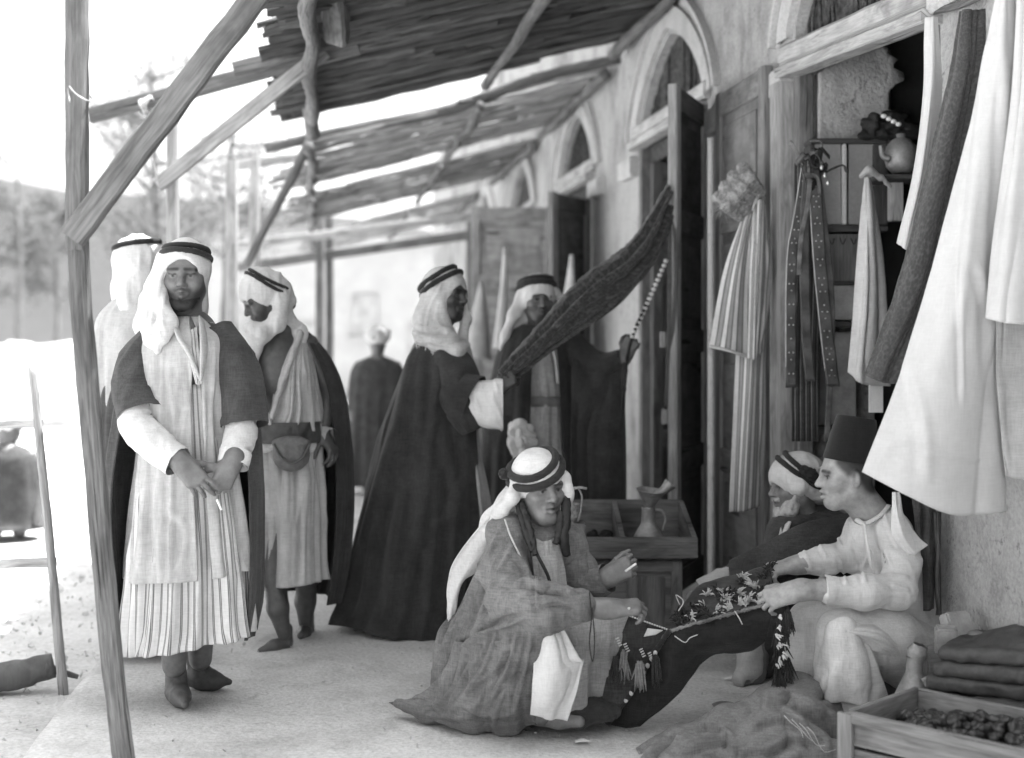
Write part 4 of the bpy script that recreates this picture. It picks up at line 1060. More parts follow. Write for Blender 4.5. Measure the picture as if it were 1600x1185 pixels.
agal(m1, hc, fw, (0, 0, 1), (0, .25, 1), (.032, .056), .0105, 1.04, dome=(.108, .086, .102))
o = tube('beard', [Lh(0.03, -.045, -.075), Lh(0.068, -.022, -.1), Lh(0.072, 0.02, -.1), Lh(0.035, .045, -.075)], [.012, .02, .02, .012], 'hair', m1, n=26, sides=12, wr=0.005, freq=70)
cg = tube('cigarette', [W(339, 781, -.262), W(346, 797, -.272)], [0.0042, 0.0042], 'paper_white', n=4, sides=10); tag(cg, 'white cigarette between the fingers of the man by the post', 'cigarette')

# ================================================================== man half hidden behind him
W = Fig(5.9)
hc = W(222, 415, .0); fw = (0.75, 0.5, -0.1); paint = []
fh = Field(); Lh = head(fh, hc, fw, s=0.98, paint=paint, tone=0.2, neck=W(215, 480, .03), ears=False)
ft = Field(); ft.chain([W(218, 500, .04), W(225, 700, .05), W(225, 860, .05)], [.13, .14, .12]); ft.chain([W(215, 860, .05), W(213, 1006, .05)], [.07, .045]); ft.chain([W(240, 860, .05), W(240, 1006, .05)], [.07, .045])
m1b = body('man in pale robe half hidden behind the standing man by the post', W(225, 1020, 0), [(fh, .006), (ft, .014)], 0.2, paint)
f = Field(); shoe(f, W(213, 1010, .1), W(225, 1012, -.08), W(213, 985, .08)); drape('shoe', f, 'leather', m1b, .009, 0)
f = Field(); shoe(f, W(240, 1010, .1), W(258, 1012, -.08), W(240, 985, .08)); drape('shoe', f, 'leather', m1b, .009, 0)
loft('robe', W.Y, [(462, 192, 240, .06, .07), (476, 172, 268, .1, .1), (505, 154, 290, .14, .14), (570, 147, 300, .16, .16), (680, 150, 300, .16, .16), (850, 160, 300, .17, .17), (985, 168, 296, .18, .18)], 'cream_cotton', m1b, fold=0.03, nf=2.6, seed=8, n=120)
loft('cloak', W.Y, [(575, 175, 300, .17, .17), (620, 160, 304, .19, .19), (700, 153, 306, .2, .2), (850, 160, 306, .2, .2), (980, 172, 300, .2, .2)], 'brown_wool', m1b, fold=0.03, nf=2.6, seed=9, n=110, arc=(-80, 255))
headcloth(m1b, hc, fw, (0.0, 0.05, 1), [([hc + A((-.05, -.02, .03)), W(210, 440, -.05), W(205, 480, -.06)], [.06, .07, .06]), ([hc + A((-.07, 0, .0)), W(195, 450, .02), W(190, 485, .03)], [.05, .05, .04])], 'white_cotton', .98, opening=(0.12, 0, -0.05, 0.08, 0.07, 0.1), h=.008, seed=4)
agal(m1b, hc, fw, (0.0, 0.05, 1), (-.25, .1, 1), (.05,), .012, .98)

# ================================================================== man walking, bare chested under a loose gown
W = Fig(6.15)
hc = W(413, 466, .0); fw = (-0.82, -0.42, -0.5); paint = []
fh = Field(); Lh = head(fh, hc, fw, s=1.0, paint=paint, tone=0.075, neck=W(440, 535, .06), beard=0.5, ears=False)
ft = Field()
ft.chain([W(436, 530, .03), W(445, 600, .02), W(445, 680, .03), W(447, 760, .03)], [.085, .115, .12, .13], 0.05)
ft.ell(W(432, 575, -.03), (.085, .09, .12), k=0.06)
ft.chain([W(408, 545, .0), W(398, 610, -.03), W(402, 665, -.12)], [.055, .045, .035]); ft.chain([W(480, 540, .08), W(515, 610, .1), W(505, 675, .04)], [.055, .045, .035])
ft.chain([W(437, 780, 0), W(428, 885, -.08), W(434, 950, -.15), W(444, 992, -.14)], [.085, .055, .048, .03]); ft.chain([W(466, 780, .05), W(482, 880, .08), W(477, 940, .14), W(478, 978, .16)], [.085, .055, .048, .032])
ff = Field()
for hl, to in ((W(447, 1004, -.12), W(408, 1018, -.2)), (W(481, 983, .2), W(470, 993, .04))):
    ff.cone(hl, hl * .5 + to * .5, .027, .030, .02); ff.cone(hl * .5 + to * .5, to, .030, .018, .02); ff.cone(hl + A((0, 0, .06)), hl, .03, .028, .02)
fa = Field(); hand(fa, W(506, 682, .0), W(518, 702, -.03) - W(506, 682, .0), (1, -.5, .3), -1, (.6, .6, .6, .6, .3))
m2 = body('barefoot walking man in loose gown with belt pouch, face turned away', W(445, 1000, .02), [(fh, .005), (ft, .009), (ff, .006), (fa, .005)], 0.085, paint)
loft('gown_skirt', W.Y, [(660, 396, 497, .13, .14), (690, 394, 499, .135, .14), (760, 391, 505, .14, .15), (840, 389, 508, .15, .16), (908, 389, 506, .155, .165, 0, -10)], 'cream_cotton', m2, fold=0.045, nf=3.4, seed=12, n=160, foldtop=.35)
loft('gown_top', W.Y, [(530, 462, 480, .075, .08, .05), (560, 442, 486, .12, .1, .02), (600, 430, 492, .145, .12), (640, 420, 499, .15, .13), (672, 398, 500, .145, .14)], 'cream_cotton', m2, fold=0.02, nf=3.5, seed=14, arc=(-140, 60), n=110, foldtop=.5)
loft('gown_back', W.Y, [(530, 415, 478, .05, .1, .04), (570, 402, 490, .08, .13, .03), (620, 398, 497, .1, .14, .02), (668, 396, 499, .1, .14)], 'cream_cotton', m2, fold=0.015, nf=3.5, seed=15, arc=(-10, 190), n=90)
loft('belt', W.Y, [(658, 390, 502, .165, .16), (672, 389, 503, .17, .165), (690, 390, 503, .165, .16)], 'leather', m2, fold=0.006, nf=5, seed=16, n=90, rows=16, foldtop=1)
loft('sash', W.Y, [(687, 394, 500, .15, .148), (696, 393, 501, .154, .15), (704, 394, 500, .15, .148)], 'gauze', m2, fold=0.008, nf=6, seed=17, n=90, rows=12, foldtop=1)
f = Field(); f.ell(W(455, 712, -.19), (.082, .045, .07), k=.02); f.ell(W(455, 692, -.185), (.085, .04, .03), k=.03); po = drape('pouch', f, 'leather_tan', m2, .006, .003, (18, 18, 18))
tube('pouch_flap', [W(428, 694, -.215), W(440, 716, -.24), W(457, 724, -.245), W(474, 714, -.24), W(485, 692, -.215)], [(.006, .004)] * 5, 'leather', m2, n=24, sides=8)
loft('cloak', W.Y, [(512, 420, 472, .04, .1, .08), (530, 400, 492, .06, .14, .08), (570, 388, 520, .1, .18, .08), (640, 380, 541, .12, .2, .08), (760, 374, 552, .13, .2, .08), (870, 376, 546, .13, .2, .08), (936, 388, 531, .12, .18, .08, 12)], 'dark_wool', m2, arc=(-42, 172), fold=0.02, nf=2.6, seed=18, n=130, rows=70)
tube('gown_sleeve', [W(488, 655, .06), W(500, 676, .02), W(517, 683, -.02)], [.045, .04, .036], 'cream_cotton', m2, n=20, sides=18, wr=.005, cap=False)
tube('gown_tail', [W(396, 530, -.06), W(399, 580, -.13), W(408, 630, -.15), W(423, 664, -.15)], [(.03, .012), (.034, .014), (.03, .012), (.02, .01)], 'white_cotton', m2, n=36, sides=14, wr=.004, up=(0, -1, 0))
tube('gown_fold', [W(470, 520, -.03), W(452, 570, -.12), W(436, 615, -.16), (W(424, 655, -.16))], [(.026, .016), (.022, .014), (.02, .012), (.016, .01)], 'cream_cotton', m2, n=36, sides=14, wr=.004, up=(0, -1, 0))
headcloth(m2, hc, fw, (-.25, 0, 1), [
    ([W(440, 470, -.02), W(432, 505, -.08), W(410, 522, -.12), W(392, 512, -.12)], [.035, .034, .034, .026]),
    ([W(430, 480, .05), W(448, 505, .05), W(466, 520, .02), W(472, 530, -.02)], [.05, .04, .034, .022]),
    ([W(398, 515, -.08), W(398, 545, -.1), W(396, 580, -.12)], [.03, .026, .016]),
    ([W(440, 455, .04), W(452, 470, .05)], [.05, .03])], 'white_cotton', 1.0, h=.006, amp=.006, seed=6, opening=(0.125, 0.0, -0.034, 0.12, 0.082, 0.066))
agal(m2, hc, fw, (-.25, 0, 1), (.5, .1, 1), (.03, .05), .008)
f = Field(); f.ell(W(455, 472, .06), (.022, .022, .035), k=.01); drape('hair_knot', f, 'hair', m2, .006, .006, (60, 60, 60))

# ================================================================== man in the long dark cloak, seen from the side
W = Fig(6.45)
hc = W(697, 462, .0); fw = (0.84, -0.52, -0.02); paint = []
fh = Field(); Lh = head(fh, hc, fw, s=1.02, paint=paint, tone=0.05, neck=W(686, 545, .03), beard=.5, ears=False)
ft = Field(); ft.chain([W(682, 560, .03), W(680, 700, .03), W(670, 800, .03)], [.13, .14, .14]); ft.chain([W(660, 800, 0), W(655, 960, 0)], [.08, .05]); ft.chain([W(690, 800, .05), W(690, 955, .05)], [.08, .05])
ft.chain([W(715, 570, -.1), W(728, 625, -.16), W(765, 625, -.2)], [.055, .045, .038])
fa = Field(); hand(fa, W(778, 606, -.22), W(800, 590, -.22) - W(778, 606, -.22), (-.3, -1, .2), 1, (.9, .9, .95, 1, .4), .95, arm=W(760, 624, -.2)); 
m3 = body('man in long dark cloak seen from the side, holding the patterned cloth', W(665, 982, 0), [(fh, .004), (fa, .005), (ft, .014)], .05, paint)
f = Field(); shoe(f, W(650, 968, .0), W(690, 972, -.05), W(655, 945, 0)); drape('shoe', f, 'leather', m3, .009, 0)
f = Field(); shoe(f, W(690, 965, .08), W(730, 968, .04), W(692, 945, .06)); drape('shoe', f, 'leather', m3, .009, 0)
loft('tunic', W.Y, [(530, 680, 728, .07, .07, -.02), (560, 672, 738, .11, .1, -.02), (640, 660, 742, .13, .13), (700, 655, 748, .14, .13), (780, 640, 764, .15, .15), (880, 620, 775, .16, .16), (972, 600, 780, .17, .17)], 'cream_cotton', m3, fold=.022, nf=3.4, seed=21, n=140)
loft('cloak', W.Y, [(528, 668, 706, .06, .07, .02), (540, 650, 722, .10, .11, .02), (562, 636, 738, .14, .15, .02), (610, 618, 744, .18, .18, .02), (670, 600, 748, .2, .2, .02), (740, 580, 750, .22, .22, .02), (800, 564, 752, .24, .23, .02), (870, 547, 752, .26, .24, .02), (930, 535, 746, .27, .25, .02), (978, 525, 735, .27, .26, .0, 26)], 'dark_wool', m3, arc=(22, 338), fold=.055, nf=1.7, seed=23, n=190, rows=100, power=.92, sway=.15, foldtop=.06, folds=[([(500+x/1.88, 380+y/1.88) for x,y in p], a, w) for p,a,w in [([(280,265),(240,480),(180,720),(110,1010)],.018,9),([(305,300),(295,600),(280,1020)],.016,9),([(350,300),(345,420),(330,560),(310,760),(300,950)],.018,8),([(385,420),(420,560),(450,660)],.02,9),([(352,540),(395,690),(385,800),(330,840)],.016,8),([(440,650),(400,770),(390,900),(395,1080)],.016,8),([(215,540),(140,800),(70,1080)],.016,9),([(255,700),(215,900),(200,1120)],.014,8),([(330,880),(320,1000),(330,1130)],.014,8)]])
tube('cloak_sleeve', [W(700, 555, -.06), W(716, 590, -.13), W(728, 640, -.17), W(742, 672, -.18)], [(.07, .08), (.09, .09), (.085, .085), (.05, .06)], 'dark_wool', m3, n=40, sides=28, wr=.012, freq=8, seed=5)
tube('cloak_sleeve', [W(706, 612, -.13), W(724, 622, -.18), W(740, 630, -.2)], [(.09, .08), (.118, .085), (.135, .085)], 'dark_wool', m3, n=24, sides=32, wr=.004, freq=8, seed=6, cap=False, up=(0, 0, 1))
tube('tunic_sleeve', [W(734, 624, -.19), W(750, 628, -.21), W(768, 632, -.22), W(786, 632, -.22)], [(.085, .055), (.10, .058), (.112, .056), (.12, .05)], 'white_bright', m3, n=70, sides=44, wr=.008, freq=26, seed=7, cap=False, up=(0, 0, 1))
headcloth(m3, hc, fw, (-.12, .05, 1), [
    ([Lh(-.03, 0, .02), W(672, 500, .0), W(668, 530, -.02)], [.085, .07, .06]),
    ([Lh(.02, -.075, .0), W(690, 505, -.06), W(700, 530, -.09), W(712, 545, -.11)], [.028, .036, .04, .03]),
    ([W(655, 520, -.04), W(680, 535, -.1), W(712, 548, -.12), W(728, 540, -.08)], [.03, .036, .034, .02]),
    ([Lh(.05, .075, .0), W(728, 500, .04), W(722, 535, .0)], [.018, .022, .03])], 'gauze', 1.02, h=.0045, amp=.0025, fr=(24, 24, 9), seed=9, opening=(0.11, -0.01, -0.035, 0.09, 0.06, 0.085), folds=[([(500 + x / 1.88, 380 + y / 1.88) for x, y in p], a, w) for p, a, w in [([(330,95),(290,180),(268,255)],.008,3.5),([(360,110),(322,200),(312,260)],.008,3),([(270,262),(350,285),(425,272)],.009,3.5),([(275,240),(340,252),(405,250)],.008,3),([(300,120),(268,200),(256,250)],.007,3),([(345,180),(345,230),(380,262)],.008,3),([(300,285),(370,300),(430,290)],.008,3)]])
agal(m3, hc, fw, (-.12, .05, 1), (-.62, .25, 1), (.018, .052), .013, 1.02)
for i in range(12):
    a = W(650 + i * 5.6, 533 + (i % 3) * 4 + max(0, i - 6) * 2, -.11 + .05 * (i < 3)); tube('fringe', [a, a + A((.003 * (-1) ** i, -.006, -.02)), a + A((.006 * (-1) ** i, -.004, -.045))], [.0035, .003, .002], 'gauze', m3, n=6, sides=6)

# ================================================================== man facing the camera, arm raised to the straps
W = Fig(7.2)
hc = W(840, 469, .0); fw = (0.28, -1, -0.05); paint = []
fh = Field(); Lh = head(fh, hc, fw, s=1.02, paint=paint, tone=.115, neck=W(842, 540, .04), beard=.45, ears=False)
ft = Field(); ft.chain([W(845, 560, .04), W(850, 700, .03), W(852, 780, .03)], [.13, .13, .13]); ft.chain([W(838, 780, .02), W(838, 920, .02)], [.08, .05]); ft.chain([W(868, 780, .04), W(868, 920, .04)], [.08, .05])
ft.chain([W(893, 540, .02), W(935, 580, -.08), W(978, 556, -.16)], [.055, .046, .036])
fa = Field(); hand(fa, W(977, 556, -.16), W(990, 530, -.17) - W(977, 556, -.16), (-.2, -1, 0), 1, (1.4, 1.45, 1.5, 1.5, .9), 1.0, arm=W(955, 568, -.12))
m4 = body('man in dark cloak and pale gown facing out, arm raised to the hanging straps', W(855, 936, 0), [(fh, .0045), (fa, .005), (ft, .014)], .11, paint)
f = Field(); shoe(f, W(838, 925, .06), W(842, 930, -.1), W(838, 905, .05)); drape('shoe', f, 'leather', m4, .009, 0)
f = Field(); shoe(f, W(868, 925, .08), W(875, 930, -.08), W(868, 905, .06)); drape('shoe', f, 'leather', m4, .009, 0)
loft('gown', W.Y, [(520, 815, 868, .06, .07, .02), (540, 803, 880, .1, .1, .02), (600, 805, 892, .13, .12), (625, 810, 892, .125, .12), (660, 806, 896, .135, .12), (780, 798, 905, .15, .14), (915, 790, 915, .16, .16)], 'beige_cotton', m4, fold=.022, nf=4.2, seed=31, n=150, foldtop=.4)
loft('belt', W.Y, [(619, 806, 896, .137, .13), (626, 805, 897, .142, .133), (634, 806, 896, .137, .13)], 'leather_tan', m4, fold=.003, n=60, rows=8)
loft('cloak', W.Y, [(508, 815, 872, .06, .08, .03), (520, 797, 890, .1, .12, .03), (545, 782, 904, .14, .15, .03), (600, 768, 915, .17, .17, .03), (680, 758, 925, .18, .18, .03), (780, 752, 940, .19, .19, .03), (912, 748, 955, .2, .2, .03)], 'dark_wool', m4, arc=(-68, 262), fold=.035, nf=2.2, seed=33, n=150, rows=80, power=.9)
sheet('cloak_wing', [[W(896, 520, -.02), W(925, 545, -.1), W(955, 556, -.16), W(975, 556, -.18)],
                     [W(893, 600, -.18), W(925, 605, -.2), W(958, 600, -.2), W(978, 590, -.19)],
                     [W(892, 700, -.2), W(925, 705, -.21), W(960, 700, -.2), W(979, 690, -.18)],
                     [W(895, 860, -.2), W(930, 870, -.19), W(962, 860, -.17), W(980, 840, -.14)]], 'dark_wool', m4, 60, 80, fold=.022, fu=5, fv=1.2, seed=3, thick=.008)
tube('cloak_sleeve', [W(888, 530, .02), W(915, 562, -.06), W(945, 570, -.12), W(972, 560, -.16)], [(.075, .08), (.075, .09), (.06, .08), (.045, .06)], 'dark_wool', m4, n=40, sides=24, wr=.008, freq=10, seed=7, cap=False)
sheet('gown_sleeve', [[W(790, 664, -.16), W(802, 656, -.2), W(816, 655, -.21), W(834, 664, -.18)], [W(792, 682, -.18), W(804, 684, -.23), W(820, 680, -.24), W(840, 684, -.2)], [W(796, 702, -.18), W(808, 706, -.22), W(822, 702, -.23), W(834, 700, -.2)], [W(800, 720, -.18), W(808, 724, -.2), W(818, 718, -.21), W(826, 710, -.19)]], 'white_cotton', m4, 50, 50, fold=.02, fu=5, fv=4, seed=8, crumple=.008, thick=.005)
tube('gown_fold', [W(852, 505, -.09), W(858, 530, -.13), W(868, 560, -.15), W(872, 600, -.15)], [(.02, .01), (.018, .01), (.014, .008), (.01, .008)], 'cream_cotton', m4, n=24, sides=12, up=(0, -1, 0))
headcloth(m4, hc, fw, (-.05, .1, 1), [
    ([Lh(-.02, .0, .03), W(815, 495, .06), W(795, 525, .05), W(785, 548, .03)], [.07, .06, .035, .012]),
    ([W(815, 462, .0), W(803, 492, -.02), W(790, 525, -.03), W(782, 545, -.02)], [.026, .026, .022, .01]),
    ([W(870, 455, .02), W(879, 480, .02), W(880, 500, .03)], [.02, .016, .012])], 'white_cotton', 1.02, h=.006, amp=.005, seed=12, opening=(0.115, -0.012, -0.05, 0.1, 0.066, 0.09))
agal(m4, hc, fw, (-.05, .1, 1), (-.1, .3, 1), (.03, .058), .016, 1.02)
# ================================================================== young man squatting over the textile
W = Fig(4.75)
hc = W(843, 763, .0); fw = (0.44, -0.9, -0.03); paint = []
fh = Field(); Lh = head(fh, hc, fw, (-.06, 0, 1), s=1.0, paint=paint, tone=.17, ears=False, neck=W(846, 846, .05))
fa = Field()
hand(fa, W(958, 951, -.27), W(992, 949, -.26) - W(958, 951, -.27), (.05, -.45, .9), 1, (.75, .85, .9, .95, .5), .95, arm=W(912, 948, -.28), armr=.038)
hand(fa, W(950, 902, .02), W(985, 884, .0) - W(950, 902, .02), (.0, -1, .3), 1, (1.0, 1.1, 1.15, 1.15, .35), .95, thumb=(.75, .5, -.45), arm=W(925, 912, .04), armr=.036)
ft = Field(); ft.chain([W(845, 850, .05), W(820, 930, .12), W(790, 1030, .2)], [.10, .12, .14]); ft.chain([W(785, 1050, .15), W(840, 1010, -.15), W(845, 1110, -.12)], [.1, .07, .05]); ft.chain([W(800, 1050, .25), W(940, 990, .05), W(935, 1085, .1)], [.1, .07, .05])
ft.chain([W(795, 845, .0), W(805, 935, -.18), W(912, 948, -.28)], [.05, .045, .038]); ft.chain([W(890, 855, .08), W(905, 915, .08), W(928, 912, .04)], [.05, .045, .036])
ff = Field()
for hl, to in ((W(842, 1122, -.1), W(905, 1128, -.17)), (W(925, 1095, .12), W(985, 1105, .05))):
    ff.cone(hl, hl * .5 + to * .5, .028, .03, .02); ff.cone(hl * .5 + to * .5, to, .03, .02, .02)
sq = body('young man in white headcloth and grey robe squatting, looking at the camera', W(800, 1137, 0), [(fh, .0035), (fa, .0035), (ft, .012), (ff, .007)], .17, paint)
# robe: one continuous drape over back, arm, thigh and floor
f = Field()
f.chain([W(842, 858, .07), W(815, 930, .13), W(775, 1020, .2)], [.13, .165, .2], .06)
f.cone(W(792, 838, .0), W(882, 852, .1), .07, .06, .06)
f.chain([W(792, 838, -.02), W(786, 890, -.1), W(806, 940, -.2), W(850, 950, -.27), W(905, 946, -.285)], [.068, .078, .088, .078, .058], .04)
f.chain([W(770, 1040, .18), W(800, 1010, -.1), W(822, 1005, -.2)], [.16, .13, .1], .06)
f.chain([W(822, 1000, -.18), W(812, 1060, -.13), W(797, 1112, -.06)], [.075, .078, .055], .05)
f.ell(W(765, 1085, .08), (.18, .19, .11), k=.07)
f.chain([W(725, 1120, .05), W(670, 1112, .05), W(622, 1100, .12)], [.045, .032, .014], .05)
f.chain([W(730, 1122, .0), W(780, 1126, -.02), W(820, 1120, -.04)], [.03, .03, .025], .05)
f.chain([W(885, 850, .08), W(902, 900, .1), W(915, 920, .08)], [.066, .07, .06], .04)
f.chain([W(720, 1000, .2), W(700, 1070, .15)], [.08, .06], .06)
# open front
f.cone(W(850, 838, -.13), W(856, 935, -.16), .05, .06, .02, True)
drape('robe', f, 'grey_wool', sq, .005, .006, (11, 11, 8), 3, 1.2, fine=.35, folds=[([(600 + x / 2.47, 680 + y / 2.47) for x, y in p], a, w) for p, a, w in [([(520, 565), (640, 590), (755, 612)], 0.014850000000000002, 3.72), ([(500, 575), (565, 565), (620, 600)], 0.013049999999999999, 3.1), ([(530, 625), (600, 590), (700, 602)], 0.0111, 3.1), ([(560, 665), (660, 645), (745, 655)], 0.0111, 3.1), ([(460, 350), (335, 600), (225, 850)], 0.013049999999999999, 4.96), ([(500, 420), (430, 560), (350, 760)], 0.013049999999999999, 4.34), ([(560, 700), (440, 742), (335, 800), (270, 880), (212, 1005)], 0.024149999999999998, 3.72), ([(440, 760), (385, 900), (300, 1010)], 0.014850000000000002, 3.72), ([(520, 740), (475, 900), (420, 1010)], 0.014850000000000002, 3.72), ([(572, 760), (545, 900), (505, 1060)], 0.014850000000000002, 3.72), ([(330, 965), (430, 905), (485, 800)], 0.013049999999999999, 3.72), ([(240, 870), (235, 960), (220, 1040)], 0.013049999999999999, 3.72), ([(380, 1010), (470, 1040), (540, 1010)], 0.0111, 3.72), ([(280, 640), (250, 760), (215, 850)], 0.0111, 3.72), ([(620, 520), (590, 600), (600, 680)], 0.0111, 3.1), ([(480, 440), (540, 500), (560, 560)], 0.0111, 3.1)]])
tube('robe_sleeve', [W(890, 870, .06), W(902, 905, .07), W(922, 914, .05), W(949, 904, .02)], [(.06, .065), (.06, .065), (.056, .06), (.05, .055)], 'grey_wool', sq, n=40, sides=26, wr=.006, freq=20, seed=11, cap=False)
tube('robe_seam', [W(789, 812, -.055), W(797, 836, -.105), W(812, 868, -.155), W(826, 895, -.17)], [.0035] * 4, 'gauze', sq, n=24, sides=8)
sheet('robe_hem', [[W(708, 1000, .04), W(742, 1008, -.15), W(786, 998, -.25), W(828, 985, -.28)], [W(684, 1058, .06), W(726, 1076, -.13), W(780, 1076, -.22), W(832, 1062, -.27)], [W(650, 1090, .1), W(700, 1112, -.1), W(770, 1122, -.18), W(834, 1108, -.22)], [W(608, 1098, .16), W(688, 1136, -.05), W(768, 1149, -.10), W(838, 1138, -.14)]], 'grey_wool', sq, 110, 70, fold=.020, fu=9, fv=1.2, seed=5, thick=.006, crumple=.004, folds=[([(600 + x / 2.47, 680 + y / 2.47) for x, y in p], a, w) for p, a, w in [([(440, 760), (385, 900), (310, 1010)], 0.012, 4), ([(520, 740), (475, 900), (420, 1020)], 0.014, 4), ([(572, 760), (545, 900), (505, 1070)], 0.012, 4), ([(330, 965), (430, 905), (485, 800)], 0.01, 4), ([(240, 900), (232, 970), (200, 1060)], 0.012, 4), ([(60, 1030), (160, 1075), (330, 1095)], 0.01, 4), ([(300, 1040), (400, 1080), (520, 1070)], 0.01, 4), ([(350, 860), (300, 960), (250, 1060)], 0.012, 4), ([(110, 1010), (180, 1030), (240, 1090)], 0.01, 4), ([(480, 960), (440, 1050), (420, 1120)], 0.01, 4)]])
sheet('shirt', [[W(826, 835, -.045), W(850, 846, -.075), W(872, 838, -.05)], [W(832, 880, -.09), W(856, 888, -.115), W(882, 882, -.06)], [W(838, 945, -.12), W(862, 950, -.14), W(890, 945, -.06)]], 'beige_cotton', sq, 40, 50, fold=.007, fu=6, fv=2, seed=2)
tube('cord', [W(826, 832, -.085), W(840, 868, -.135), W(856, 900, -.16), W(864, 930, -.17)], [.006, .006, .006, .005], 'black_cord', sq, n=20, sides=8)
# white gown falling from the knee, and its darker lap
sheet('gown_front', [[W(836, 972, -.27), W(858, 972, -.29), W(880, 982, -.27)], [W(834, 1020, -.29), W(868, 1020, -.315), W(903, 1028, -.27)], [W(832, 1075, -.28), W(866, 1080, -.30), W(912, 1040, -.25)], [W(828, 1118, -.25), W(860, 1124, -.26), W(886, 1126, -.24)]], 'white_bright', sq, 50, 60, fold=.012, fu=4, fv=1.4, seed=6, thick=.006, crumple=.004)
f = Field(); f.chain([W(850, 985, -.1), W(920, 985, -.05), W(960, 985, -.02)], [.08, .085, .075], .05); f.chain([W(960, 990, -.02), W(935, 1050, .02), W(920, 1100, .05)], [.08, .075, .06], .05); f.chain([W(890, 1000, -.1), W(885, 1100, -.08)], [.08, .07], .05)
drape('gown_lap', f, 'beige_cotton', sq, .009, .010, (10, 10, 6), 8, 1.0)
f = Field(); f.ell(W(900, 1105, .0), (.16, .16, .05), k=.04); drape('knee_shade', f, 'dark_wool', sq, .010, .012, (14, 14, 10), 9)  # dark lump added to stand in for the shadow beneath the knee
tube('shirt_cuff', [W(905, 946, -.285), W(917, 946, -.285)], [(.05, .05), (.046, .044)], 'white_cotton', sq, n=8, sides=20, cap=False)
tube('cord', [W(921, 925, -.335), W(924, 965, -.338), W(921, 1005, -.335), W(926, 1034, -.335), W(929, 1000, -.336), W(925, 950, -.336)], [.0022] * 6, 'black_cord', sq, n=40, sides=6)
headcloth(sq, hc, fw, (-.1, .06, 1), [
    ([Lh(-.05, .02, .03), W(800, 785, .06), W(770, 815, .10), W(740, 870, .10)], [.06, .045, .035, .024]),
    ([Lh(-.02, -.082, .02), W(800, 778, -.06), W(782, 800, -.02), W(764, 830, .04)], [.018, .016, .018, .02]),
    ([Lh(-.06, .0, -.02), W(822, 815, .08), W(826, 845, .1)], [.06, .06, .05]),
    ([Lh(.055, .078, .035), W(888, 772, -.02), W(891, 795, .0)], [.016, .013, .008])], 'white_cotton', 1.0, h=.0045, amp=.004, fr=(18, 18, 8), seed=21, opening=(0.115, 0.0, -0.078, 0.11, 0.073, 0.098))
sheet('headcloth_tail', [[W(800, 772, -.01), W(812, 788, .01), W(806, 800, .05)], [W(752, 820, .03), W(772, 830, .03), W(783, 842, .07)], [W(708, 880, .10), W(732, 885, .08), W(748, 892, .12)], [W(697, 930, .16), W(712, 925, .13), W(722, 915, .16)], [W(699, 978, .2), W(704, 965, .18), W(710, 950, .2)]], 'white_cotton', sq, 40, 60, fold=.012, fu=4, fv=2.0, seed=4, thick=.005, crumple=.003)
agal(sq, hc, fw, (-.1, .06, 1), (-.40, -.36, .85), (.022, .055), .0135)
f = Field(); f.ell(W(788, 741, -.01), (.018, .018, .02), k=.01); drape('rope_tuft', f, 'black_cord', sq, .004, .006, (80, 80, 80))
for pts, r in (([W(808, 783, -.035), W(815, 810, -.07), W(823, 835, -.10), W(832, 862, -.135)], .011), ([W(815, 785, -.05), W(824, 812, -.08), W(831, 838, -.11), W(836, 868, -.14)], .010), ([W(884, 775, -.03), W(884, 810, -.06), W(880, 840, -.09), W(886, 868, -.07)], .017), ([W(876, 800, -.06), W(874, 830, -.09), W(868, 850, -.11)], .013)):
    tube('braid', pts, [r * .8, r, r, r * .7], 'hair', sq, n=50, sides=12, wr=.004, freq=60, seed=r * 900)
cg = tube('cigarette', [W(977, 893, -.05), W(994, 881, -.06)], [.0042, .0042], 'paper_white', n=4, sides=10); tag(cg, 'white cigarette held up by the squatting man', 'cigarette')
f = Field(); f.ell(W(983, 951, -.31), (.006, .004, .005), k=.002); V, Q = f.build(.002); link('finger_ring', np_mesh('finger_ring', V, Q), 'metal_ring', sq)

# ================================================================== bearded old man at the doorway
W = Fig(5.6)
hc = W(1242, 758, .0); fw = (-1.0, -0.22, -0.10); paint = []
fh = Field(); Lh = head(fh, hc, fw, s=1.0, paint=paint, tone=.19, neck=W(1262, 830, .03))
fa = Field(); hand(fa, W(1108, 922, -.1), W(1085, 935, -.1) - W(1108, 922, -.1), (0, -.5, 1), 1, (.5, .6, .6, .7, .3), arm=W(1160, 895, -.08))
ft = Field(); ft.chain([W(1268, 850, .04), W(1290, 960, .05), W(1300, 1030, .05)], [.12, .14, .15]); ft.chain([W(1290, 1030, .0), W(1180, 985, -.15), W(1178, 1052, -.2)], [.1, .075, .05]); ft.chain([W(1245, 850, -.05), W(1205, 905, -.1), W(1160, 895, -.08)], [.055, .045, .038])
ft.chain([W(1178, 1052, -.2), W(1160, 1064, -.26)], [.035, .025])
om = body('white bearded old man in dark cloak sitting in profile beside the doorway', W(1290, 1058, 0), [(fh, .004), (fa, .006), (ft, .012)], .18, paint)
f = Field(); f.chain([W(1272, 845, .05), W(1290, 940, .06), W(1295, 1020, .06)], [.15, .19, .2], .06); f.cone(W(1228, 832, -.03), W(1325, 830, .12), .07, .08, .06)
f.chain([W(1232, 842, -.06), W(1205, 900, -.1), W(1160, 900, -.1)], [.08, .085, .07], .05); f.chain([W(1290, 1010, .0), W(1200, 985, -.12), W(1190, 1030, -.12)], [.13, .1, .08], .05)
f.cone(W(1235, 815, -.16), W(1222, 880, -.2), .04, .05, .02, True)
drape('robe', f, 'brown_wool', om, .009, .010, (11, 11, 6), 4, 1.0)
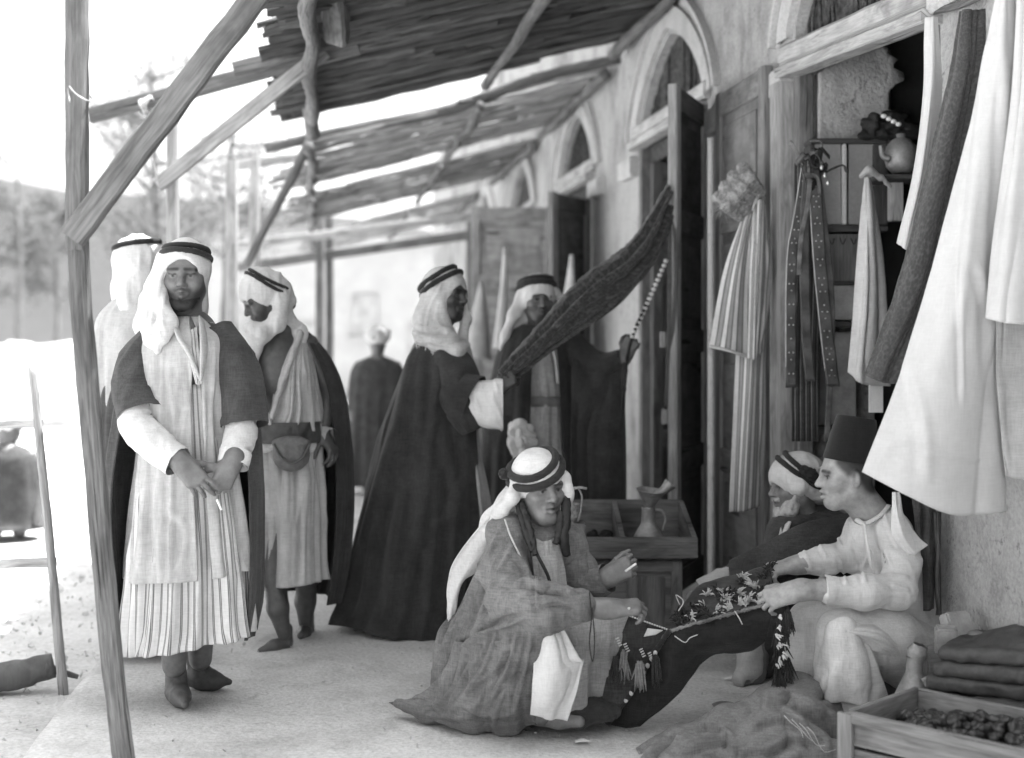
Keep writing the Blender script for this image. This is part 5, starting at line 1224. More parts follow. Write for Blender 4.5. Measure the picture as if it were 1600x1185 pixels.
sheet('cloak_front', [[W(1140, 878, -.13), W(1200, 846, -.19), W(1258, 818, -.2), W(1332, 800, -.12)], [W(1140, 895, -.17), W(1205, 870, -.23), W(1265, 845, -.25), W(1335, 830, -.17)], [W(1142, 915, -.19), W(1205, 905, -.25), W(1270, 885, -.27), W(1335, 870, -.2)]], 'brown_wool', om, 60, 30, fold=.004, fu=4, fv=1, seed=3, thick=.012, crumple=.002)
tube('sleeve', [W(1165, 895, -.1), W(1130, 905, -.11), W(1095, 922, -.11)], [(.045, .05), (.045, .05), (.04, .045)], 'cream_cotton', om, n=30, sides=20, wr=.004, freq=20, cap=False)
sheet('shirt', [[W(1222, 818, -.08), W(1240, 822, -.10), W(1262, 815, -.08)], [W(1215, 845, -.14), W(1232, 850, -.16), W(1255, 845, -.14)], [W(1208, 872, -.17), W(1225, 878, -.19), W(1250, 872, -.18)]], 'white_cotton', om, 30, 30, fold=.008, fu=6, fv=1, seed=4)
tube('shirt_front', [W(1232, 818, -.11), W(1222, 845, -.165), W(1212, 870, -.2)], [(.018, .008)] * 3, 'white_cotton', om, n=20, sides=12, wr=.003, up=(0, -1, 0))
f = Field(); f.chain([Lh(.02, -.06, -.03), Lh(.05, -.04, -.09), Lh(.07, 0, -.13)], [.022, .03, .026], .02); f.chain([Lh(.02, .06, -.03), Lh(.05, .04, -.09), Lh(.07, 0, -.14)], [.022, .03, .026], .02); f.cone(Lh(.088, -.02, -.05), Lh(.088, .02, -.05), .010, .010, .01); f.cone(Lh(.065, 0, -.11), Lh(.06, 0, -.155), .034, .012, .02)
drape('beard', f, 'grey_hair', om, .004, .006, (60, 60, 22), 3)
headcloth(om, hc, fw, (.15, 0, 1), [([Lh(-.03, 0, .03), W(1275, 765, .02), W(1292, 775, .02)], [.08, .05, .02]), ([Lh(.06, .05, .05), Lh(.02, .085, .01), W(1262, 762, -.06), W(1290, 776, -.03)], [.02, .022, .022, .016])], 'white_cotton', 1.0, h=.005, amp=.004, seed=31, opening=(0.12, 0, -0.075, 0.13, 0.09, 0.095), dome=(.122, .1, .1))
agal(om, hc, fw, (.15, 0, 1), (.62, -.2, 1), (.02, .05), .011, dome=(.122, .1, .1))
f = Field(); f.chain([W(1255, 735, -.105), W(1268, 742, -.10), W(1278, 752, -.08)], [.018, .022, .016], .01); drape('rope_tassel', f, 'black_cord', om, .004, .007, (80, 80, 80))
f = Field(); f.chain([W(1172, 1005, -.2), W(1172, 1045, -.22)], [.05, .05], .02); f.cone(W(1175, 1050, -.2), W(1155, 1062, -.26), .04, .03, .02); drape('foot_wrap', f, 'cream_cotton', om, .006, .006, (20, 20, 12), 5)

# ================================================================== man in the fez
W = Fig(4.95)
hc = W(1322, 744, .0); fw = (-1.0, -0.12, -0.03); paint = []
fh = Field(); Lh = head(fh, hc, fw, s=1.0, paint=paint, tone=.36, neck=W(1368, 815, .03))
fh.cone(Lh(-.03, 0, -.05), W(1360, 800, .02), .056, .062, .03)
paint.append((Lh(-.03, .08, .07), Lh(-.1, .02, .04), .045, .04, .012)); paint.append((Lh(-.045, .08, .03), Lh(-.08, .06, -.02), .026, .045, .014)); paint.append((Lh(.02, .076, .05), Lh(.014, .076, .018), .014, .06, .012)); paint.append((Lh(-.075, .05, -.03), Lh(-.1, 0, -.04), .034, .06, .02)); paint.append((Lh(.0, .08, .06), Lh(.045, .06, .06), .016, .05, .012)); paint.append((Lh(.028, .075, .042), Lh(-.05, .08, .034), .022, .05, .012)); paint.append((Lh(-.05, .075, .0), Lh(-.085, .05, -.03), .03, .05, .014))
fa = Field()
hand(fa, W(1240, 925, -.33), W(1198, 938, -.33) - W(1240, 925, -.33), (-.2, -.75, .65), -1, (.75, .8, .85, .9, .55), 1.0, arm=W(1285, 922, -.31), armr=.040)
hand(fa, W(1240, 884, .02), W(1208, 890, .0) - W(1240, 884, .02), (.0, -.3, 1), -1, (.7, .8, .85, .9, .5), .98, arm=W(1285, 875, .05), armr=.038)
ft = Field(); ft.chain([W(1375, 830, .05), W(1400, 920, .07), W(1420, 1010, .08)], [.08, .09, .10]); ft.chain([W(1395, 840, -.08), W(1400, 915, -.2), W(1285, 922, -.31)], [.042, .038, .036]); ft.chain([W(1345, 835, .15), W(1335, 870, .12), W(1285, 875, .05)], [.042, .036, .034])
ft.chain([W(1425, 1030, -.02), W(1320, 1000, -.22), W(1325, 1085, -.2)], [.1, .08, .05]); ft.chain([W(1410, 1030, .15), W(1280, 980, .1), W(1275, 1075, .12)], [.1, .08, .05])
ff = Field(); ff.cone(W(1330, 1100, -.16), W(1275, 1116, -.22), .033, .02, .02)
fm = body('man in tall dark fez and white shirt sitting in profile, holding the dark textile', W(1400, 1113, 0), [(fh, .0035), (fa, .0035), (ft, .012), (ff, .006)], .35, paint)
# fez
ax = A((.16, .02, 1.0)); ax /= np.linalg.norm(ax); fb = Lh(-.016, 0, .052)
lathe('fez', [(.0, .004), (.097, .0), (.0985, .004), (.0945, .03), (.088, .075), (.081, .12), (.0735, .160), (.0725, .1645), (.069, .167), (.05, .1655), (.02, .163), (.0001, .162)], fb, 'felt', fm, 60, ax)
f = Field()
f.chain([W(1374, 838, .05), W(1400, 915, .07), W(1422, 990, .08)], [.115, .13, .14], .06); f.cone(W(1395, 828, -.05), W(1348, 830, .13), .055, .052, .06)
f.chain([W(1398, 832, -.08), W(1410, 880, -.15), W(1402, 922, -.21), W(1350, 926, -.27), W(1295, 922, -.31)], [.058, .058, .06, .054, .046], .04)
f.chain([W(1345, 832, .14), W(1330, 868, .12), W(1290, 876, .06), W(1256, 880, .03)], [.054, .054, .048, .042], .04)
f.cone(W(1352, 800, .0), W(1346, 815, -.06), .05, .02, .015, True)
drape('shirt', f, 'white_bright', fm, .006, .004, (13, 13, 11), 6, 1.3, fine=.5, folds=[([(1000 + x / 2.371, 620 + y / 2.371) for x, y in p], a, w) for p, a, w in [([(690, 640), (705, 740)], 0.00625, 2.52), ([(740, 600), (765, 700)], 0.0075, 2.52), ([(800, 562), (835, 690)], 0.00875, 3.15), ([(850, 530), (892, 660)], 0.00875, 3.15), ([(905, 560), (935, 640)], 0.0075, 3.15), ([(600, 560), (640, 640)], 0.00625, 2.52), ([(650, 520), (692, 600)], 0.0075, 2.52), ([(720, 480), (745, 560)], 0.0075, 2.52), ([(770, 450), (800, 540)], 0.0075, 2.52), ([(830, 470), (850, 560), (830, 640)], 0.00875, 3.15), ([(900, 420), (930, 500), (960, 560)], 0.0075, 3.15), ([(660, 660), (740, 650), (820, 640)], 0.005, 2.52), ([(930, 700), (1000, 720)], 0.0075, 3.15), ([(920, 660), (1000, 670)], 0.0075, 3.15)]])
tube('cuff', [W(1298, 922, -.31), W(1286, 922, -.315)], [(.05, .05), (.053, .053)], 'white_bright', fm, n=8, sides=22, cap=False)
tube('placket', [W(1350, 818, -.07), W(1354, 845, -.115), W(1360, 880, -.13), W(1366, 900, -.13)], [(.012, .004)] * 4, 'white_bright', fm, n=16, sides=10, up=(0, -1, 0))
tube('neckband', [W(1388, 790, -.01), W(1376, 805, -.06), W(1352, 818, -.07), W(1338, 812, -.03)], [(.006, .01)] * 4, 'white_bright', fm, n=20, sides=10)
f = Field()
f.chain([W(1432, 1030, .0), W(1385, 1000, -.14), W(1318, 992, -.24)], [.14, .11, .085], .05); f.chain([W(1315, 990, -.24), W(1318, 1040, -.23), W(1325, 1088, -.2)], [.08, .092, .125], .04)
f.chain([W(1415, 1030, .15), W(1340, 985, .12), W(1268, 975, .1)], [.13, .1, .08], .06); f.chain([W(1268, 972, .1), W(1262, 1025, .08), W(1262, 1075, .08)], [.075, .08, .085], .05)
drape('trousers', f, 'trouser_cotton', fm, .006, .002, (9, 9, 5), 2, 1.0, folds=[([(1000 + x / 2.371, 620 + y / 2.371) for x, y in p], a, w) for p, a, w in [([(690, 770), (650, 900), (640, 1050)], 0.0042, 5.25), ([(760, 800), (740, 950), (720, 1090)], 0.0042, 5.25), ([(835, 850), (900, 945), (905, 1085)], 0.006999999999999999, 4.5), ([(840, 860), (850, 980), (830, 1090)], 0.0049, 4.5), ([(600, 800), (610, 920), (640, 1040)], 0.0034999999999999996, 4.5)]], cut=lambda X, Y, Z: (0.055 - Z) + 0 * X + 0 * Y)
sheet('trouser_leg', [[W(1286, 988, -.26), W(1298, 970, -.33), W(1322, 964, -.345), W(1346, 976, -.31)], [W(1276, 1030, -.27), W(1300, 1034, -.36), W(1334, 1030, -.37), W(1366, 1022, -.31)], [W(1268, 1062, -.26), W(1300, 1066, -.36), W(1340, 1066, -.36), W(1378, 1062, -.29)], [W(1263, 1088, -.23), W(1300, 1095, -.34), W(1345, 1102, -.34), W(1390, 1098, -.25)]], 'trouser_cotton', fm, 70, 70, fold=.016, fu=5, fv=1.2, seed=14, thick=.005, crumple=.003, fgrow=.6)
sheet('trouser_thigh', [[W(1302, 970, -.24), W(1350, 958, -.2), W(1400, 968, -.13), W(1452, 1000, -.03)], [W(1318, 982, -.35), W(1362, 984, -.32), W(1408, 1002, -.245), W(1456, 1040, -.16)], [W(1336, 996, -.35), W(1376, 1006, -.32), W(1416, 1030, -.245), W(1455, 1066, -.16)], [W(1348, 1012, -.31), W(1388, 1028, -.27), W(1424, 1056, -.2), W(1452, 1092, -.1)]], 'trouser_cotton', fm, 80, 60, fold=.012, fu=2.0, fv=6, seed=15, thick=.005, crumple=.003)
f = Field(); f.cone(W(1325, 1096, -.16), W(1270, 1112, -.24), .042, .026, .02); drape('shoe', f, 'leather', fm, .007, .001)
st = thing('low_stool', W(1425, 1105, .1), 'low wooden stool under the man in the fez', 'stool')
beam('seat', W(1385, 1062, .08), W(1485, 1062, .08), .3, .03, 'timber', st, seed=3)
for dx, dy in ((1392, -.03), (1478, -.03), (1392, .2), (1478, .2)): beam('leg', W(dx, 1066, dy), P(dx, HZ + F * EYE / (4.95 + dy), 4.95 + dy), .04, .04, 'timber', st, up=(0, 1, 0), seed=dx)
# ------------------------------------------------------------------ materials for goods
cloth('kilim_dark', 0.022, 0.4, 0.4, 1.0, sheen=0.1)
cloth('kilim_under', 0.06, 0.5, 0.4, 1.0, sheen=0.1)
cloth('yarn_pale', 0.62, 0.2, 0.3, 0.6)
cloth('yarn_dark', 0.03, 0.4, 0.3, 0.8)
cloth('yarn_grey', 0.2, 0.4, 0.3, 0.8)
cloth('burlap', 0.22, 0.25, 0.6, 0.9, sheen=0.1, dirt=0.3)
cloth('sheet_white', 0.54, 0.05, 0.3, 0.1)
cloth('robe_stripes', 0.6, 0.08, 0.4, 0.5, stripes=(24, [(0.0, 0.70), (0.40, 0.16), (0.52, 0.34), (0.88, 0.16)]), thin=0.10)
cloth('belt_stripes', 0.05, 0.2, 0.3, 0.6, stripes=(40, [(0.0, 0.03), (0.5, 0.2), (0.68, 0.03), (0.9, 0.1)]))
plain('tin', 0.30, 0.55, 0.3, 25, 0.3, 0.003, 120, metallic=0.45, spec=0.4)
plain('brass_dull', 0.30, 0.5, 0.4, 25, 0.4, 0.003, 120, metallic=0.5, spec=0.5)
plain('date_skin', 0.035, 0.28, 0.5, 40, 0.6, 0.004, 120, spec=0.6)
plain('straw', 0.34, 0.9, 0.45, 70, 1.0, 0.006, 300)
plain('black_goods', 0.02, 0.7, 0.5, 30, 0.6, 0.01, 120)
plain('pane_glass', 0.34, 0.22, 0.12, 4, 0.05, 0.002, 60, spec=0.6)
plain('card', 0.34, 0.8, 0.3, 12, 0.2, 0.003, 120)
wood('tray_wood', 0.15, 0.35)
wood('crate_wood', 0.26, 0.35)
def shawl_mat(name, v, lo, hi, sc):
    m, n, l, b = new_mat(name)
    tc = n.new('ShaderNodeTexCoord')
    w = n.new('ShaderNodeTexVoronoi'); w.inputs['Scale'].default_value = sc; l.new(tc.outputs['UV'], w.inputs['Vector'])
    a = noise_node(n, l, sc * 0.7, 5, 0.7, vec=tc.outputs['UV'])
    mu = n.new('ShaderNodeMath'); mu.operation = 'MULTIPLY'; l.new(w.outputs['Distance'], mu.inputs[0]); l.new(a.outputs[0], mu.inputs[1])
    r = ramp(n, [(0.1, lo), (0.25, v), (0.42, hi)]); l.new(mu.outputs[0], r.inputs[0]); l.new(r.outputs[0], b.inputs['Base Color'])
    b.inputs['Roughness'].default_value = 0.9; b.inputs['Sheen Weight'].default_value = 0.2
    bump(n, l, b, mu.outputs[0], 0.5, 0.006)
shawl_mat('shawl_pattern', 0.036, 0.022, 0.085, 60)
shawl_mat('shawl_dark', 0.045, 0.035, 0.075, 90)

# ------------------------------------------------------------------ the long patterned cloth stretched between the door and the cloaked man
o = sheet('patterned_cloth', [
    [P(1046, 288, 7.12), P(990, 380, 6.95), P(909, 444, 6.72), P(850, 508, 6.48), P(782, 583, 6.25)],
    [P(1049, 298, 7.10), P(1000, 390, 6.90), P(922, 452, 6.66), P(858, 515, 6.44), P(785, 587, 6.22)],
    [P(1051, 308, 7.13), P(1012, 402, 6.95), P(940, 466, 6.72), P(868, 525, 6.48), P(789, 593, 6.25)],
    [P(1053, 320, 7.15), P(1024, 412, 6.98), P(958, 482, 6.75), P(880, 536, 6.5), P(793, 598, 6.27)]], 'shawl_pattern', None, 120, 60, fold=.022, fu=3, fv=8, seed=3, crumple=.008, thick=.003)
tag(o, 'long dark patterned cloth stretched from the open door to the cloaked man', 'cloth')
tube('edging', [P(1046, 289, 7.14), P(990, 379, 6.97), P(909, 443, 6.74), P(850, 507, 6.49), P(782, 582, 6.24)], [(.012, .008), (.02, .01), (.024, .012), (.022, .012), (.016, .01)], 'yarn_grey', o, n=120, sides=10, wr=.006, freq=40)
# beaded cord in the raised hand, and the straps on the door edge
bc = thing('beaded_cord', P(985, 545, 7.0), 'pale beaded cord pulled taut by the raised hand', 'cord')
tube('cord', [P(1040, 405, 7.06), P(1012, 470, 7.0), P(984, 540, 7.0), P(976, 610, 7.0), P(972, 650, 7.0), P(969, 690, 7.0)], [.008, .008, .008, .007, .007, .005], 'yarn_dark', bc, n=60, sides=8, wr=.003, freq=80)
for i in range(17):
    a = P(1041 - 3.3 * i, 408 + 7.4 * i, 7.0); f = Field(); f.ell(a, (.014, .014, .012), k=.004); V, Q = f.build(.005); link('bead', np_mesh('bead', V, Q), 'yarn_pale', bc)
for i, (x0, x1, yb, lab) in enumerate(((1047, 1046, 640, 'dark strap hanging longest down the door edge'), (1051, 1052, 580, 'short dark strap hanging behind the long one on the door edge'))):
    o = sheet('hanging_strap', [[P(x0 - 3, 300, 7.12), P(x0 + 3, 300, 7.12)], [P(x1 - 3 + 4 * i, 420, 7.08), P(x1 + 3 + 4 * i, 420, 7.08)], [P(x1 - 4, 520, 7.1), P(x1 + 2, 520, 7.1)], [P(x1 - 3 - 6, yb, 7.12), P(x1 + 2 - 6, yb, 7.12)]], 'leather', None, 6, 30, thick=.004)
    tag(o, lab, 'strap', 'straps on the door edge')
for i, (px, py, lab) in enumerate(((1036, 530, 'small pale wooden block hanging higher beside the door straps'), (1039, 650, 'small pale wooden block hanging lowest beside the door straps'))):
    o = beam('wooden_block', P(px, py - 11, 7.2), P(px, py + 13, 7.2), .035, .03, 'timber_pale', None, up=(0, 1, 0), bev=.25); tag(o, lab, 'block')
    tube('string', [P(px, py - 10, 7.2), P(px + 4, py - 60, 7.2), P(px + 9, py - 150, 7.2)], [.002] * 3, 'black_cord', o, n=8, sides=6)

# ------------------------------------------------------------------ tray on its cabinet, with the oil can
def boxpart(name, c, size, mat, parent, rz=0.0, bev=0.006, rx=0.0):
    bm = bmesh.new(); bmesh.ops.create_cube(bm, size=1, matrix=Matrix.Diagonal((size[0], size[1], size[2], 1)))
    if bev: bmesh.ops.bevel(bm, geom=bm.edges[:], offset=bev, segments=2, affect='EDGES')
    uvl = bm.loops.layers.uv.new('UVMap')
    for fc in bm.faces:
        ax_ = max(range(3), key=lambda i: abs(fc.normal[i]))
        for lp in fc.loops:
            q = [lp.vert.co[i] for i in range(3) if i != ax_]
            if size[[i for i in range(3) if i != ax_][0]] < size[[i for i in range(3) if i != ax_][1]]: q = q[::-1]
            lp[uvl].uv = (q[0] + c[0], q[1] + c[2])
    bmesh.ops.transform(bm, matrix=Matrix.Translation(Vector(c)) @ Matrix.Rotation(rz, 4, 'Z') @ Matrix.Rotation(rx, 4, 'X'), verts=bm.verts)
    me = bpy.data.meshes.new(name); bm.to_mesh(me); bm.free()
    return link(name, me, mat, parent)
Yt = 5.95; x0 = (872 - CX) / F * Yt; x1 = (1091 - CX) / F * Yt; zf = EYE - (840 - HZ) / F * Yt; zb = EYE - (874 - HZ) / F * Yt
cab = thing('cabinet', (x0 + .3, Yt + .25, 0), 'low wooden cabinet under the goods tray behind the squatting man', 'cabinet')
boxpart('body', ((x0 + x1) / 2 - .02, Yt + .26, (zb - .003) / 2), (x1 - x0 - .1, .42, zb - .006), 'tray_wood', cab)
for xx in (x0 + .05, (x0 + x1) / 2 + .02, x1 - .09): boxpart('stile', (xx, Yt + .046, (zb - .01) / 2), (.05, .03, zb - .014), 'tray_wood', cab)
for zz in (.05, zb - .04): boxpart('rail', ((x0 + x1) / 2 - .02, Yt + .048, zz), (x1 - x0 - .14, .026, .05), 'tray_wood', cab)
for xx in (x0 + .16, x1 - .2): boxpart('panel', (xx, Yt + .051, zb / 2), (.12, .014, zb - .17), 'tray_wood', cab, bev=.005)
tray = thing('goods_tray', (x0 + .3, Yt + .25, zb), 'divided wooden tray standing on the low cabinet', 'tray')
boxpart('front', ((x0 + x1) / 2, Yt + .012, (zf + zb) / 2), (x1 - x0, .024, zf - zb), 'tray_wood', tray)
boxpart('floor', ((x0 + x1) / 2, Yt + .27, zb + .012), (x1 - x0 - .01, .49, .02), 'tray_wood', tray)
zk = EYE - (781 - HZ) / F * (Yt + .52)
boxpart('back', ((x0 + x1) / 2, Yt + .528, (zk + zb) / 2), (x1 - x0 - .01, .024, zk - zb), 'tray_wood', tray)
def side_board(name, x, parent):
    V = np.array([[x + dx, y, z] for dx in (-.011, .011) for y, z in ((Yt + .025, zb), (Yt + .515, zb), (Yt + .515, zk - .004), (Yt + .025, zf - .004))])
    Q = np.array([[0, 1, 2, 3], [7, 6, 5, 4], [0, 3, 7, 4], [1, 5, 6, 2], [3, 2, 6, 7], [0, 4, 5, 1]])
    me = np_mesh(name, V, Q, V[:, 1:], smooth=False); fix_normals(me); return link(name, me, 'tray_wood', parent)
side_board('side', x0 + .012, tray); side_board('side', x1 - .012, tray); side_board('divider', (968 - CX) / F * (Yt + .2), tray)
rs = np.random.RandomState(41)
f = Field()
for i in range(40): f.ell((rs.uniform(x0 + .05, x0 + .28), Yt + rs.uniform(.06, .46), zb + .03 + rs.uniform(0, .03)), rs.uniform(.015, .03, 3), k=.008)
V, Q = f.build(.008); o = link('dried_goods', np_mesh('dried_goods', V, Q), 'black_goods'); tag(o, 'heap of dark dried goods in the tray compartment', 'goods', kind='stuff')
Yc = Yt + .13; cb = P(1013, 835, Yc); cb.z = zb + .024
can = thing('oil_can', cb, 'conical tin oil can with a funnel in its mouth, standing in the tray', 'oil can')
pxm = Yc / F
lathe('body', [(.0001, 0), (.082, 0), (.086, .006), (.086, .02), (.079, .027), (.082, .034), (.058, .075), (.033, .118), (.032, .122), (.030, .185), (.033, .189), (.029, .191)], cb, 'tin', can, 40)
tube('handle', [cb + Vector((.030, 0, .18)), cb + Vector((.060, 0, .175)), cb + Vector((.078, 0, .14)), cb + Vector((.066, 0, .085))], [(.006, .003)] * 4, 'tin', can, n=20, sides=8)
fa_ = (.28, 0, 1); ft_ = cb + Vector((.002, -.005, .188))
fun = thing('funnel', ft_, 'tin funnel stuck in the oil can', 'funnel')
lathe('cone', [(.014, -.03), (.020, .0), (.036, .034), (.066, .082), (.068, .084), (.064, .081), (.034, .034), (.016, .0)], ft_, 'brass_dull', fun, 32, (.1, -.12, 1))
tube('spout', [ft_ + Vector((.03, -.02, .055)), ft_ + Vector((.065, -.03, .085)), ft_ + Vector((.095, -.03, .115))], [.017, .021, .03], 'brass_dull', fun, n=12, sides=14)
bk = thing('wicker_basket', P(905, 800, 5.6), 'small pale basket with a loop handle behind the squatting man', 'basket')
lathe('bowl', [(.0001, 0), (.05, 0), (.06, .03), (.055, .07), (.058, .075), (.05, .07), (.05, .01)], P(885, 815, 5.65), 'straw', bk, 24)
tube('handle', [P(884, 770, 5.62), P(900, 762, 5.62), P(909, 775, 5.62), P(907, 800, 5.62), P(903, 815, 5.62)], [.004] * 5, 'straw', bk, n=26, sides=8)
tube('handle', [P(893, 766, 5.62), P(905, 762, 5.6), P(917, 764, 5.6)], [.004, .006, .005], 'straw', bk, n=10, sides=8)
# the tray stands with the basket: a low block carries the basket
boxpart('stand', (P(885, 815, 5.65).x, 5.65, P(885, 815, 5.65).z / 2), (.16, .14, P(885, 815, 5.65).z - .004), 'tray_wood', bk)

# ------------------------------------------------------------------ the dark tasselled textile in the men's hands
Wt = Fig(4.72)
tx = thing('tasselled_textile', Wt(1070, 1135, .05), 'dark woven saddlebag with pale tufts and tassels held between the two men', 'textile')
top = [Wt(950, 1132, .03), Wt(990, 1078, -.02), Wt(1020, 1026, -.05), Wt(1047, 986, -.07), Wt(1110, 968, -.08), Wt(1160, 955, -.08), Wt(1208, 940, -.08)]
mid = [Wt(978, 1138, -.03), Wt(1024, 1095, -.07), Wt(1052, 1050, -.1), Wt(1080, 1015, -.11), Wt(1128, 1000, -.12), Wt(1168, 990, -.12), Wt(1203, 972, -.11)]
bot = [Wt(1000, 1136, -.03), Wt(1058, 1088, -.06), Wt(1078, 1062, -.06), Wt(1108, 1027, -.06), Wt(1138, 1022, -.06), Wt(1172, 1018, -.06), Wt(1196, 1004, -.07)]
sheet('woven_panel', [top, mid, bot], 'kilim_dark', tx, 90, 36, fold=.006, fu=6, fv=2, seed=2, thick=.008, crumple=.003)
back = [Wt(1062, 950, .1), Wt(1095, 915, .15), Wt(1145, 898, .16), Wt(1205, 885, .14)]
md2 = [Wt(1055, 972, .02), Wt(1104, 945, .03), Wt(1152, 930, .03), Wt(1206, 915, .03)]
sheet('woven_top', [back, md2, top[3:]], 'kilim_under', tx, 50, 30, fold=.006, fu=5, fv=3, seed=4, thick=.008, crumple=.004)
und = [[Wt(983, 962, -.08), Wt(1012, 970, -.08), Wt(1044, 984, -.07)], [Wt(966, 1005, -.06), Wt(996, 1020, -.07), Wt(1022, 1026, -.055)], [Wt(950, 1050, -.04), Wt(978, 1068, -.04), Wt(994, 1078, -.022)], [Wt(940, 1095, -.02), Wt(955, 1110, -.02), Wt(968, 1112, -.005)]]
sheet('woven_flap', und, 'kilim_under', tx, 30, 40, fold=.003, seed=6, thick=.006)
def yarn(name, p, d, n, L, r, mat, parent, seed, spread=.5, grav=0.0):
    q = np.random.RandomState(seed); parts = []
    d = A(d); d = d / np.linalg.norm(d)
    for i in range(n):
        v = d + q.normal(size=3) * spread; v /= np.linalg.norm(v); l = L * q.uniform(.7, 1.15)
        p0 = A(p) + q.normal(size=3) * r * 1.5
        parts.append(tube_np([p0, p0 + v * l * .55 + A((0, 0, -grav * l * .2)), p0 + v * l + A((0, 0, -grav * l * .7))], [r * 1.2, r, r * .35], n=5, sides=5)[:2])
    V, Q = join_np(parts); return link(name, np_mesh(name, V, Q), mat, parent)
rs = np.random.RandomState(17)
for i in range(44):
    u, v = rs.uniform(0, 1), rs.uniform(0.02, .98)
    a = (1 - v) * ((1 - u) * back[0] + u * back[3]) + v * ((1 - u) * top[3] + u * top[6])
    pale = i % 5 < 2
    yarn('tuft', a + A((0, 0, .006)), (rs.uniform(-.5, .5), -.7, 1.0), 15, .05 if pale else .045, .0026 if pale else .0034, 'yarn_pale' if pale and u > .12 else 'yarn_dark', tx, 100 + i, .3, .5)
for i, (px, py, m_) in enumerate(((975, 1032, 'yarn_grey'), (1000, 1048, 'yarn_grey'), (962, 1040, 'yarn_dark'), (1024, 1040, 'yarn_dark'))):
    yarn('tassel', Wt(px, py - 12, -.1), (.05 * i - .1, -.2, -1), 26, .085, .0035, m_, tx, 200 + i, .16)
for i in range(10):
    yarn('tassel', Wt(1222 + rs.uniform(-9, 12), 955 + i * 11, -.1), (rs.uniform(-.2, .2), -.2, -1), 34, .075, .003, 'yarn_dark', tx, 230 + i, .16)
for i in range(6):
    yarn('tassel', Wt(1215 + rs.uniform(-5, 8), 962 + i * 15, -.13), (rs.uniform(-.6, .6), -.8, -.6), 6, .02, .003, 'yarn_pale', tx, 260 + i, .4)
edge = [top[0], top[1], top[2], top[3]]
tube('braid_edge', [p + A((-.003, -.012, .004)) for p in edge], [.009] * 4, 'yarn_dark', tx, n=60, sides=8, wr=.003, freq=90)
for i in range(12):
    f_ = .1 + .75 * i / 11; j = f_ * 3; k = int(j); a = edge[k] * (1 - j + k) + edge[min(k + 1, 3)] * (j - k) + A((-.002, -.02, .004))
    if i in (2, 3, 6, 7, 8, 9): f = Field(); f.ell(a, (.008, .006, .010), k=.003); V, Q = f.build(.003); link('stitch', np_mesh('stitch', V, Q), 'yarn_pale', tx)
for (px, py) in ((962, 1003), (974, 1012), (999, 1020), (1012, 1026)):
    for q in range(4):
        a = Wt(px + q * 1.6, py - 4 + q * 3.6, -.088 + .002 * q); tube('stitch', [a, a + A((.011, -.002, .006))], [.0026, .0022], 'yarn_pale', tx, n=3, sides=6)
for i in range(16):
    a = und[0][0] * (1 - i / 16) + und[0][2] * (i / 16) + A((0, -.008, .001)); tube('stitch', [a, a + A((.006, 0, -.003))], [.0028, .0028], 'yarn_pale', tx, n=3, sides=6)
sheet('pale_patch', [[Wt(1012, 982, -.093), Wt(1036, 985, -.09)], [Wt(1006, 995, -.093), Wt(1024, 992, -.09)]], 'yarn_pale', tx, 6, 6, thick=.004)
tube('braid_edge', [top[3] + A((0, -.01, .002)), top[4] + A((0, -.01, .002)), top[5] + A((0, -.01, .002)), top[6] + A((0, -.01, .002))], [.005] * 4, 'yarn_grey', tx, n=80, sides=8, wr=.004, freq=110)
tube('loose_thread', [Wt(1054, 994, -.125), Wt(1070, 1004, -.135), Wt(1078, 997, -.135), Wt(1090, 992, -.13)], [.0016] * 4, 'yarn_pale', tx, n=18, sides=5)
tube('loose_thread', [Wt(1148, 955, -.1), Wt(1155, 966, -.115), Wt(1160, 976, -.12)], [.002] * 3, 'yarn_pale', tx, n=8, sides=5)
tube('loose_thread', [Wt(1062, 945, -.02), Wt(1056, 930, -.03), Wt(1068, 940, -.05), Wt(1060, 955, -.06)], [.0018] * 4, 'yarn_pale', tx, n=18, sides=5)

# ------------------------------------------------------------------ burlap sack on the pavement
Wb = Fig(4.5)
f = Field()
f.chain([Wb(1290, 1150, .1), Wb(1230, 1130, .12), Wb(1180, 1140, .1)], [.07, .095, .07], .08); f.chain([Wb(1180, 1165, .05), Wb(1080, 1180, .0), Wb(1020, 1185, .0)], [.05, .03, .02], .06); f.cone(Wb(1310, 1160, .15), Wb(1290, 1205, -.05), .06, .04, .06)
def sack_d(x, y, z): return .016 * ridge(vnoise(x * 5 + 1.5 * vnoise(x * 3, y * 3, z * 3), y * 5, z * 5)) + .003 * ridge(vnoise(x * 22, y * 22, z * 18))
V, Q = f.build(.007, sack_d, pad=.05, cut=lambda X, Y, Z: (0.004 - Z) + 0 * X + 0 * Y)
BF = [([(1150, 1110), (1190, 1090), (1250, 1095), (1300, 1130)], 0.02, 7), ([(1165, 1140), (1215, 1120), (1260, 1135)], 0.018, 6), ([(1190, 1175), (1240, 1150), (1285, 1160)], 0.018, 6), ([(1225, 1100), (1250, 1130), (1280, 1170)], 0.016, 5), ([(1010, 1165), (1060, 1145), (1110, 1130)], 0.014, 6), ([(1060, 1180), (1110, 1155), (1150, 1150)], 0.014, 6), ([(1120, 1125), (1140, 1150), (1150, 1180)], 0.016, 6), ([(1290, 1110), (1310, 1140), (1320, 1180)], 0.016, 6)]
V = crease(V, vnormals(V, Q), BF)
sk = link('burlap_sack', np_mesh('burlap_sack', V, Q, V[:, :2]), 'burlap'); tag(sk, 'crumpled burlap sack lying on the pavement before the crate', 'sack')
